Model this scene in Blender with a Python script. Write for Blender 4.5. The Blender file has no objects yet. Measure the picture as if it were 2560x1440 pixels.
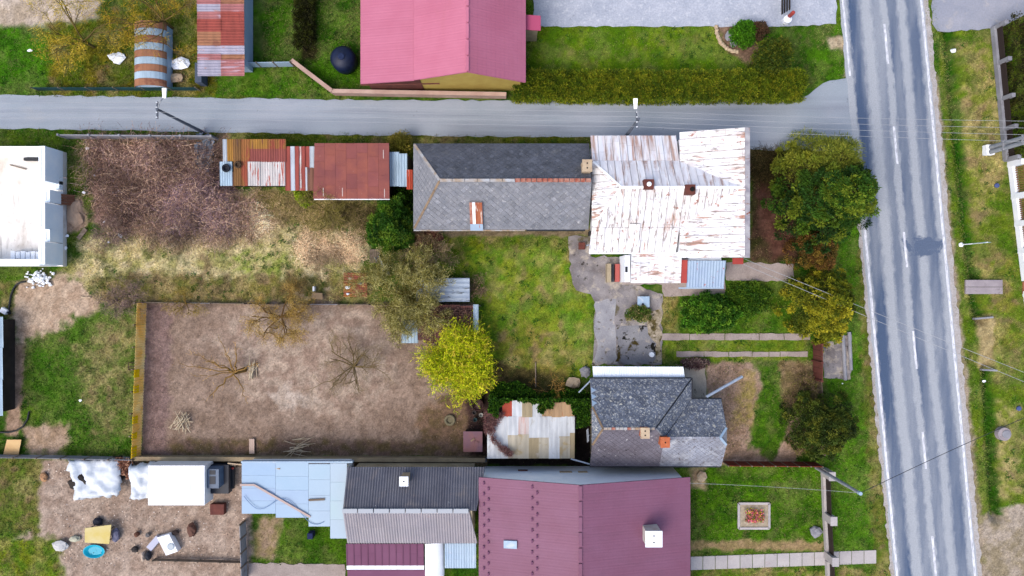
import bpy, bmesh, math, random
import numpy as np
from mathutils import Vector, Matrix

# ------------------------------------------------------------------ camera, world, sun, exposure
H, S = 55.0, 34.0                      # camera height in metres, photo pixels per metre on the ground
sc = bpy.context.scene
cam = bpy.data.cameras.new('camera'); camo = bpy.data.objects.new('camera', cam)
sc.collection.objects.link(camo); camo.location = (0, 0, H); camo.rotation_euler = (0, 0, 0)
cam.angle = 2 * math.atan(1280 / S / H); cam.clip_start = 1; cam.clip_end = 2000
sc.camera = camo
SUN_EL, SUN_AZ = 56.0, 228.0           # degrees; azimuth clockwise from north (image up)
w = bpy.data.worlds.new('World'); sc.world = w; w.use_nodes = True
nt = w.node_tree; bg = nt.nodes['Background']
sky = nt.nodes.new('ShaderNodeTexSky'); sky.sky_type = 'NISHITA'; sky.sun_disc = False
sky.sun_elevation = math.radians(SUN_EL); sky.sun_rotation = math.radians(SUN_AZ)
sky.dust_density = 3.5; sky.air_density = 1.0; sky.ozone_density = 0.0
nt.links.new(sky.outputs[0], bg.inputs[0]); bg.inputs[1].default_value = 0.15
sl = bpy.data.lights.new('sun', 'SUN'); slo = bpy.data.objects.new('sun', sl); sc.collection.objects.link(slo)
sl.energy = 0.85; sl.angle = math.radians(35); sl.color = (1.0, 0.97, 0.93)
az, el = math.radians(SUN_AZ), math.radians(SUN_EL)
sdir = Vector((math.sin(az) * math.cos(el), math.cos(az) * math.cos(el), math.sin(el)))
slo.rotation_euler = sdir.to_track_quat('Z', 'Y').to_euler(); slo.location = (0, 0, 80)
sc.view_settings.view_transform = 'Standard'; sc.view_settings.look = 'None'
sc.view_settings.exposure = 1.02; sc.view_settings.gamma = 1.0
sc.render.engine = 'CYCLES'
sc.cycles.max_bounces = 5; sc.cycles.diffuse_bounces = 3; sc.cycles.glossy_bounces = 2

# ------------------------------------------------------------------ helpers
R = random.Random(11); RNG = np.random.default_rng(11)
COL = sc.collection
EX = 1.9                              # picture value of a level surface = its albedo times this

def lin(v):
    v = v / 255.0
    return v / 12.92 if v <= 0.04045 else ((v + 0.055) / 1.055) ** 2.4
def C(r, g, b):
    return tuple(min(0.86, lin(x) / EX) for x in (r, g, b))
def W(r, g, b):                         # white paint and render keep their real reflectance
    return tuple(lin(x) * 0.86 for x in (r, g, b))
def P(px, py, z=0.0):
    k = (H - z) / (H * S)
    return Vector(((px - 1280) * k, (720 - py) * k, z))
def X(px, z=0.0): return (px - 1280) * (H - z) / (H * S)
def Y(py, z=0.0): return (720 - py) * (H - z) / (H * S)

class NB:
    """small node-tree writer"""
    def __init__(s, name):
        s.m = bpy.data.materials.new(name); s.m.use_nodes = True
        s.t = s.m.node_tree; s.n = s.t.nodes; s.b = s.n['Principled BSDF']
    def new(s, typ, **kw):
        n = s.n.new(typ)
        for k, v in kw.items(): setattr(n, k, v)
        return n
    def link(s, a, b): s.t.links.new(a, b)
    def pos(s):
        return s.new('ShaderNodeNewGeometry').outputs['Position']
    def noise(s, scale, detail=4, rough=0.6, dist=0.0, off=(0, 0, 0)):
        mp = s.new('ShaderNodeMapping'); s.link(s.pos(), mp.inputs[0])
        mp.inputs['Scale'].default_value = scale if isinstance(scale, tuple) else (scale,) * 3
        mp.inputs['Location'].default_value = off
        nz = s.new('ShaderNodeTexNoise'); s.link(mp.outputs[0], nz.inputs['Vector'])
        nz.inputs['Scale'].default_value = 1; nz.inputs['Detail'].default_value = detail
        nz.inputs['Roughness'].default_value = rough; nz.inputs['Distortion'].default_value = dist
        return nz.outputs['Fac']
    def rng(s, v, lo, hi, a=0.0, b=1.0):
        r = s.new('ShaderNodeMapRange'); s.link(v, r.inputs[0])
        for i, x in zip((1, 2, 3, 4), (lo, hi, a, b)): r.inputs[i].default_value = x
        return r.outputs[0]
    def math(s, op, a, b=None):
        n = s.new('ShaderNodeMath', operation=op)
        for i, x in enumerate((a, b)):
            if x is None: continue
            if isinstance(x, (int, float)): n.inputs[i].default_value = x
            else: s.link(x, n.inputs[i])
        return n.outputs[0]
    def mix(s, f, a, b, mode='MIX'):
        n = s.new('ShaderNodeMix', data_type='RGBA', blend_type=mode)
        if isinstance(f, (int, float)): n.inputs[0].default_value = f
        else: s.link(f, n.inputs[0])
        for i, x in ((6, a), (7, b)):
            if isinstance(x, tuple): n.inputs[i].default_value = (*x[:3], 1)
            else: s.link(x, n.inputs[i])
        return n.outputs[2]

def mat(name, base, var=None, layers=(), rough=0.85, bump=0.0, bscale=15.0, rand=0.0, spec=0.25,
        attr=False, grain=0.12, gscale=25.0, metal=0.0, transl=0.0):
    b = NB(name)
    if attr:
        a = b.new('ShaderNodeAttribute', attribute_name='Col'); col = a.outputs['Color']
    else:
        col = tuple(base)
    if var:
        col = b.mix(b.rng(b.noise(var[1], 5), 0.35, 0.65), col, tuple(var[0]))
    for i, L in enumerate(layers):        # (colour, scale, lo, hi[, detail, distortion, max])
        det = L[4] if len(L) > 4 else 5
        dis = L[5] if len(L) > 5 else 0.6
        mx = L[6] if len(L) > 6 else 1.0
        f = b.rng(b.noise(L[1], det, 0.62, dis, (i * 7.3 + 3, i * 3.1, i * 5.7)), L[2], L[3], 0, mx)
        col = b.mix(f, col, tuple(L[0]))
    if grain:
        g = b.rng(b.noise(gscale, 3, 0.7), 0.25, 0.75, 1 - grain, 1 + grain)
        vec = b.new('ShaderNodeCombineColor')
        for i in range(3): b.link(g, vec.inputs[i])
        col = b.mix(1.0, col, vec.outputs[0], 'MULTIPLY')
    if rand:
        oi = b.new('ShaderNodeObjectInfo')
        r = b.rng(oi.outputs['Random'], 0, 1, 1 - rand, 1 + rand)
        vec = b.new('ShaderNodeCombineColor')
        for i in range(3): b.link(r, vec.inputs[i])
        col = b.mix(1.0, col, vec.outputs[0], 'MULTIPLY')
    if isinstance(col, tuple): b.b.inputs['Base Color'].default_value = (*col[:3], 1)
    else: b.link(col, b.b.inputs['Base Color'])
    b.b.inputs['Roughness'].default_value = rough
    b.b.inputs['Metallic'].default_value = metal
    b.b.inputs['Specular IOR Level'].default_value = spec
    if bump:
        bn = b.new('ShaderNodeBump'); bn.inputs['Strength'].default_value = bump; bn.inputs['Distance'].default_value = 0.04
        b.link(b.noise(bscale, 5), bn.inputs['Height']); b.link(bn.outputs[0], b.b.inputs['Normal'])
    if transl:
        tr = b.new('ShaderNodeBsdfTranslucent'); mx = b.new('ShaderNodeMixShader'); mx.inputs[0].default_value = transl
        out = b.n['Material Output']
        if isinstance(col, tuple): tr.inputs[0].default_value = (*col[:3], 1)
        else: b.link(col, tr.inputs[0])
        b.link(b.b.outputs[0], mx.inputs[1]); b.link(tr.outputs[0], mx.inputs[2]); b.link(mx.outputs[0], out.inputs[0])
    return b.m

# ---- objects
def tag(o, label, cat=None, group=None, kind=None):
    o['label'] = label
    if cat: o['category'] = cat
    if group: o['group'] = group
    if kind: o['kind'] = kind
    return o
def thing(name, label, cat, loc=(0, 0, 0), group=None):
    o = bpy.data.objects.new(name, None); COL.objects.link(o); o.location = loc
    o.empty_display_size = 0.3
    return tag(o, label, cat, group)
def adopt(o, parent):
    if parent is not None:
        o.parent = parent
        if parent.type == 'EMPTY':
            o.matrix_parent_inverse = Matrix.Translation(-Vector(parent.location))
    return o
def link(name, me, m, parent=None):
    o = bpy.data.objects.new(name, me); COL.objects.link(o)
    if m and not me.materials: me.materials.append(m)
    return adopt(o, parent)

class MB:
    def __init__(s): s.v = []; s.f = []
    def add(s, vs, fs):
        n = len(s.v); s.v += [tuple(p) for p in vs]; s.f += [tuple(i + n for i in f) for f in fs]; return s
    def box(s, x0, x1, y0, y1, z0, z1):
        if x0 > x1: x0, x1 = x1, x0
        if y0 > y1: y0, y1 = y1, y0
        return s.add([(x0, y0, z0), (x1, y0, z0), (x1, y1, z0), (x0, y1, z0), (x0, y0, z1), (x1, y0, z1), (x1, y1, z1), (x0, y1, z1)],
                     [(3, 2, 1, 0), (4, 5, 6, 7), (0, 1, 5, 4), (1, 2, 6, 5), (2, 3, 7, 6), (3, 0, 4, 7)])
    def prism(s, pts, d):
        pts = [Vector(p) for p in pts]; d = Vector(d); n = len(pts)
        nrm = Vector((0, 0, 0))
        for i in range(n): nrm += pts[i].cross(pts[(i + 1) % n])
        if nrm.dot(d) < 0: pts.reverse()
        vs = pts + [p + d for p in pts]
        fs = [tuple(reversed(range(n))), tuple(range(n, 2 * n))] + [(i, (i + 1) % n, n + (i + 1) % n, n + i) for i in range(n)]
        return s.add(vs, fs)
    def bar(s, a, b, w, h=None, up=(0, 0, 1)):
        a = Vector(a); b = Vector(b); h = w if h is None else h
        t = (b - a).normalized(); up = Vector(up)
        if abs(t.dot(up)) > 0.95: up = Vector((0, 1, 0))
        sd = t.cross(up).normalized() * w / 2; u = sd.cross(t).normalized() * h / 2
        return s.prism([a - sd - u, a + sd - u, a + sd + u, a - sd + u], b - a)
    def tube(s, pts, r, n=8, cap=True):
        pts = [Vector(p) for p in pts]; k = len(pts); rs = r if isinstance(r, (list, tuple)) else [r] * k
        vs, fs = [], []
        for i, p in enumerate(pts):
            t = (pts[min(i + 1, k - 1)] - pts[max(i - 1, 0)]).normalized()
            a = t.orthogonal().normalized() if i == 0 else (a - t * a.dot(t)).normalized()
            c = t.cross(a)
            for j in range(n):
                q = 2 * math.pi * j / n; vs.append(p + (a * math.cos(q) + c * math.sin(q)) * rs[i])
        for i in range(k - 1):
            for j in range(n):
                fs.append((i * n + j, i * n + (j + 1) % n, (i + 1) * n + (j + 1) % n, (i + 1) * n + j))
        if cap: fs += [tuple(reversed(range(n))), tuple(range((k - 1) * n, k * n))]
        return s.add(vs, fs)
    def lathe(s, c, prof, n=20):
        c = Vector(c); vs, fs = [], []; k = len(prof)
        for (r, z) in prof:
            for j in range(n):
                q = 2 * math.pi * j / n; vs.append(c + Vector((r * math.cos(q), r * math.sin(q), z)))
        for i in range(k - 1):
            for j in range(n): fs.append((i * n + j, i * n + (j + 1) % n, (i + 1) * n + (j + 1) % n, (i + 1) * n + j))
        fs += [tuple(reversed(range(n))), tuple(range((k - 1) * n, k * n))]
        return s.add(vs, fs)
    def blob(s, c, r, seed=0, n=7, m=5, sq=(1, 1, 1), jit=0.25):
        rr = random.Random(seed); vs = [Vector(c) + Vector((0, 0, -r * sq[2]))]; fs = []
        for i in range(1, m):
            a = -math.pi / 2 + math.pi * i / m
            for j in range(n):
                q = 2 * math.pi * j / n; k = r * (1 + rr.uniform(-jit, jit))
                vs.append(Vector(c) + Vector((k * math.cos(a) * math.cos(q) * sq[0], k * math.cos(a) * math.sin(q) * sq[1], k * math.sin(a) * sq[2])))
        vs.append(Vector(c) + Vector((0, 0, r * sq[2])))
        for j in range(n):
            fs.append((0, 1 + (j + 1) % n, 1 + j))
            for i in range(m - 2):
                a0 = 1 + i * n; fs.append((a0 + j, a0 + (j + 1) % n, a0 + n + (j + 1) % n, a0 + n + j))
            fs.append((len(vs) - 1, 1 + (m - 2) * n + j, 1 + (m - 2) * n + (j + 1) % n))
        return s.add(vs, fs)
    def mesh(s, name):
        me = bpy.data.meshes.new(name); me.from_pydata(s.v, [], s.f); me.validate(); me.update(); return me
    def build(s, name, m, parent=None, smooth=False):
        me = s.mesh(name)
        if smooth: me.shade_smooth()
        return link(name, me, m, parent)

def np_mesh(name, V, F, cols=None):
    me = bpy.data.meshes.new(name); V = np.asarray(V, np.float32); F = np.asarray(F, np.int32); k = F.shape[1]
    me.vertices.add(len(V)); me.vertices.foreach_set('co', V.ravel())
    me.loops.add(F.size); me.loops.foreach_set('vertex_index', F.ravel())
    me.polygons.add(len(F)); me.polygons.foreach_set('loop_start', np.arange(0, F.size, k, dtype=np.int32))
    me.update(calc_edges=True)
    if cols is not None:
        a = me.attributes.new('Col', 'FLOAT_COLOR', 'POINT')
        a.data.foreach_set('color', np.concatenate([np.clip(cols, 0, 1), np.ones((len(V), 1))], 1).astype(np.float32).ravel())
    return me

def unit(a): return a / np.maximum(np.linalg.norm(a, axis=-1, keepdims=True), 1e-9)
def leaves(pos, dirs, L, W, cols):
    """leaf-sized quads; returns verts, quads, colours"""
    n = len(pos); d = unit(dirs); rnd = unit(RNG.normal(size=(n, 3))); sd = unit(np.cross(d, rnd))
    L = np.broadcast_to(np.asarray(L, float).reshape(-1, 1), (n, 1)); W = np.broadcast_to(np.asarray(W, float).reshape(-1, 1), (n, 1))
    a = pos; t = pos + d * L; m = pos + d * L * 0.5
    V = np.stack([a, m + sd * W / 2, t, m - sd * W / 2], 1).reshape(-1, 3)
    F = np.arange(4 * n).reshape(n, 4)
    return V, F, np.repeat(cols, 4, 0)
def merge(parts):
    V, F, Cc, o = [], [], [], 0
    for v, f, c in parts:
        V.append(v); F.append(f + o); Cc.append(c); o += len(v)
    return np.concatenate(V), np.concatenate(F), np.concatenate(Cc)
def tubes(segs, n=5, col=None):
    """segs: array of p0(3) p1(3) r0 r1 -> open tubes"""
    sg = np.asarray(segs, float); p0, p1, r0, r1 = sg[:, 0:3], sg[:, 3:6], sg[:, 6], sg[:, 7]
    d = unit(p1 - p0); ref = np.where(np.abs(d[:, 2:3]) > 0.9, np.array([[1., 0, 0]]), np.array([[0, 0, 1.]]))
    a = unit(np.cross(d, ref)); b = np.cross(d, a); V = []
    for p, r in ((p0, r0), (p1, r1)):
        for j in range(n):
            q = 2 * math.pi * j / n; V.append(p + (a * math.cos(q) + b * math.sin(q)) * r[:, None])
    V = np.stack(V, 1); k = len(sg); base = np.arange(k)[:, None] * 2 * n
    F = np.concatenate([base + np.array([[j, (j + 1) % n, n + (j + 1) % n, n + j]]) for j in range(n)], 0)
    Cc = np.repeat(np.broadcast_to(np.asarray(col, float), (k, 3)), 2 * n, 0) if col is not None else np.ones((k * 2 * n, 3))
    return V.reshape(-1, 3), F, Cc

# ---- value noise on arrays
_T = RNG.random((256, 256))
def vn(x, y):
    xi = np.floor(x).astype(int); yi = np.floor(y).astype(int); fx = x - xi; fy = y - yi
    fx = fx * fx * (3 - 2 * fx); fy = fy * fy * (3 - 2 * fy)
    g = lambda i, j: _T[i & 255, j & 255]
    return (g(xi, yi) * (1 - fx) + g(xi + 1, yi) * fx) * (1 - fy) + (g(xi, yi + 1) * (1 - fx) + g(xi + 1, yi + 1) * fx) * fy
def fbm(x, y, o=4):
    s, a, t = 0, 0.5, 0
    for i in range(o):
        s = s + a * vn(x * 2 ** i + 17.3 * i, y * 2 ** i + 9.1 * i); t += a; a *= 0.55
    return s / t

# ---- planes: clip convex polygons, roof pieces
def clip_half(poly, a, b, c):            # keep a*u+b*v<=c
    out = []
    for i in range(len(poly)):
        p, q = poly[i], poly[(i + 1) % len(poly)]
        dp, dq = a * p[0] + b * p[1] - c, a * q[0] + b * q[1] - c
        if dp <= 0: out.append(p)
        if (dp < 0 < dq) or (dq < 0 < dp):
            t = dp / (dp - dq); out.append((p[0] + (q[0] - p[0]) * t, p[1] + (q[1] - p[1]) * t))
    return out
def area2(p):
    return 0.5 * sum(p[i][0] * p[(i + 1) % len(p)][1] - p[(i + 1) % len(p)][0] * p[i][1] for i in range(len(p)))
def clip_rect(poly, u0, u1, v0, v1):
    for h in ((-1, 0, -u0), (1, 0, u1), (0, -1, -v0), (0, 1, v1)):
        if len(poly) < 3: return []
        poly = clip_half(poly, *h)
    return poly if len(poly) >= 3 and abs(area2(poly)) > 1e-4 else []
class Slope:
    """a plane polygon; u runs level across the slope, v runs up it"""
    def __init__(s, pts, across=None):
        s.p = [Vector(p) for p in pts]; n = Vector((0, 0, 0)); k = len(s.p)
        c = sum(s.p, Vector()) / k
        for i in range(k): n += (s.p[i] - c).cross(s.p[(i + 1) % k] - c)
        n.normalize()
        if n.z < 0: n = -n; s.p.reverse()
        s.n = n
        u = Vector((-n.y, n.x, 0)) if across is None else Vector(across)
        u = (u - n * u.dot(n)); s.u = u.normalized(); s.v = n.cross(s.u)
        s.o = c; s.q = [((p - c).dot(s.u), (p - c).dot(s.v)) for p in s.p]
        us = [q[0] for q in s.q]; vs = [q[1] for q in s.q]
        s.u0, s.u1, s.v0, s.v1 = min(us), max(us), min(vs), max(vs)
    def at(s, u, v, h=0.0): return s.o + s.u * u + s.v * v + s.n * h
    def slab(s, name, t, m, parent, lift=0.0):
        return MB().prism([p - s.n * (t - lift) for p in s.p], s.n * t).build(name, m, parent)
    def plate(s, poly, h0, t):
        mb = MB(); mb.prism([s.at(u, v, h0) for u, v in poly], s.n * t); return mb
    def inside(s, poly2):
        poly = poly2; q = s.q; k = len(q)
        sg = 1 if area2(q) > 0 else -1
        for i in range(k):
            a, b = q[i], q[(i + 1) % k]; nx, ny = (b[1] - a[1]) * sg, -(b[0] - a[0]) * sg
            if len(poly) < 3: return []
            poly = clip_half(poly, nx, ny, nx * a[0] + ny * a[1])
        return poly if len(poly) >= 3 and abs(area2(poly)) > 2e-3 else []
def panels(sl, parent, width, length, m, name='roof_panel', h0=0.012, t=0.02, gap=0.012, rib=0.045, seed=0, stagger=True, start=None):
    """strips running up the slope, each cut to lengths; every strip has a folded seam on one side"""
    rr = random.Random(seed); ms = m if isinstance(m, (list, tuple)) else [m]
    n = max(1, round((sl.u1 - sl.u0) / width)); wd = (sl.u1 - sl.u0) / n
    for i in range(n):
        a = sl.u0 + i * wd; b = a + wd
        v = sl.v0 - (rr.uniform(0, length) if stagger else 0)
        while v < sl.v1 - 1e-3:
            v2 = v + length * (rr.uniform(0.85, 1.15) if stagger else 1.0)
            poly = clip_rect(list(sl.q), a + gap / 2, b - gap / 2, v, v2 - gap / 2)
            if poly:
                mb = sl.plate(poly, h0 + rr.uniform(0, 0.008), t)
                if rib:
                    pr = clip_rect(list(poly), a + gap / 2 + 0.002, a + gap / 2 + 0.05, v, v2)
                    if pr: mb.prism([sl.at(u, w_, h0 + t - 0.002) for u, w_ in pr], sl.n * rib)
                mb.build(name, rr.choice(ms), parent)
            v = v2
def corr(sl, rect, amp, period, m, parent, name='roof_sheet', h0=0.03, along='v', t=0.006):
    """one corrugated sheet: rect in slope coordinates, waves across u (or across v)"""
    poly = clip_rect(list(sl.q), *rect)
    if not poly: return None
    mb = MB(); k = 0 if along == 'v' else 1
    lo, hi = min(q[k] for q in poly), max(q[k] for q in poly); st = period / 4
    i = math.floor(lo / st)
    while i * st < hi:
        a, b = max(lo, i * st), min(hi, (i + 1) * st); i += 1
        if b - a < 1e-4: continue
        sub = clip_rect(poly, a, b, -99, 99) if k == 0 else clip_rect(poly, -99, 99, a, b)
        if not sub: continue
        vs = [sl.at(u, v, h0 + amp * math.sin(2 * math.pi * (u, v)[k] / period)) for u, v in sub]
        if area2(sub) < 0: vs.reverse()
        mb.add(vs, [tuple(range(len(vs)))])
    o = mb.build(name, m, parent)
    sm = o.modifiers.new('thickness', 'SOLIDIFY'); sm.thickness = t; sm.offset = -1
    return o
_tilecache = {}
def tiles(sl, parent, a, m, budget, h0=0.012, sunk=None):
    """diamond slates; whole ones up to the budget are objects, the cut ones along the edges and the rest are one mesh"""
    rest = MB(); spots = []
    nj = int((sl.v1 - sl.v0) / a) + 3; ni = int((sl.u1 - sl.u0) / (2 * a)) + 3
    g = a * 0.945
    for j in range(-1, nj):
        for i in range(-1, ni):
            u = sl.u0 + 2 * a * i + (a if j % 2 else 0); v = sl.v0 + a * j
            poly = [(u, v - g), (u + g, v), (u, v + g), (u - g, v)]
            ins = sl.inside(poly)
            if not ins: continue
            full = len(ins) == 4 and abs(abs(area2(ins)) - 2 * g * g) < 1e-4
            if full: spots.append((u, v))
            else: rest.prism([sl.at(p[0], p[1], h0) for p in ins], sl.n * 0.012)
    R.shuffle(spots)
    key = (round(a, 3), m.name)
    if key not in _tilecache:
        tb = MB(); pts = [(0, -g), (g, 0), (0, g), (-g, 0)]
        tb.add([(x, y, 0.004 + 0.014 * (g - y) / (2 * g)) for x, y in pts] + [(x, y, -0.012) for x, y in pts],
               [(0, 1, 2, 3), (0, 4, 5, 1), (1, 5, 6, 2), (2, 6, 7, 3), (3, 7, 4, 0)])
        me = tb.mesh('slate_tile'); me.materials.append(m); _tilecache[key] = me
    me = _tilecache[key]
    rot = Matrix((sl.u, sl.v, sl.n)).transposed()
    for k, (u, v) in enumerate(spots):
        if k < budget:
            o = link('slate_tile', me, m, parent)
            rz = Matrix.Rotation(R.gauss(0, 0.012), 3, 'Z') @ Matrix.Rotation(R.gauss(0, 0.02), 3, 'X')
            o.matrix_basis = Matrix.Translation(sl.at(u, v, h0 + 0.006)) @ (rot @ rz).to_4x4()
        else:
            poly = [(u, v - g), (u + g, v), (u, v + g), (u - g, v)]
            rest.prism([sl.at(p[0], p[1], h0 + R.uniform(0, .004)) for p in poly], sl.n * 0.012)
    if rest.f:
        o = rest.build('slate_tiles_rest', m, parent); o['kind'] = 'stuff'
    return max(0, budget - len(spots))
def cap_line(name, a, b, w, h, m, parent, n=1, ms=None):
    a, b = Vector(a), Vector(b); k = 0
    for i in range(n):
        p, q = a.lerp(b, i / n + 0.004), a.lerp(b, (i + 1) / n - 0.004)
        MB().bar(p + Vector((0, 0, h / 2)), q + Vector((0, 0, h / 2)), w, h).build(name, (ms[i % len(ms)] if ms else m), parent)

# ------------------------------------------------------------------ the ground
GR1, GR2 = (92, 118, 30), (52, 92, 14)
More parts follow.
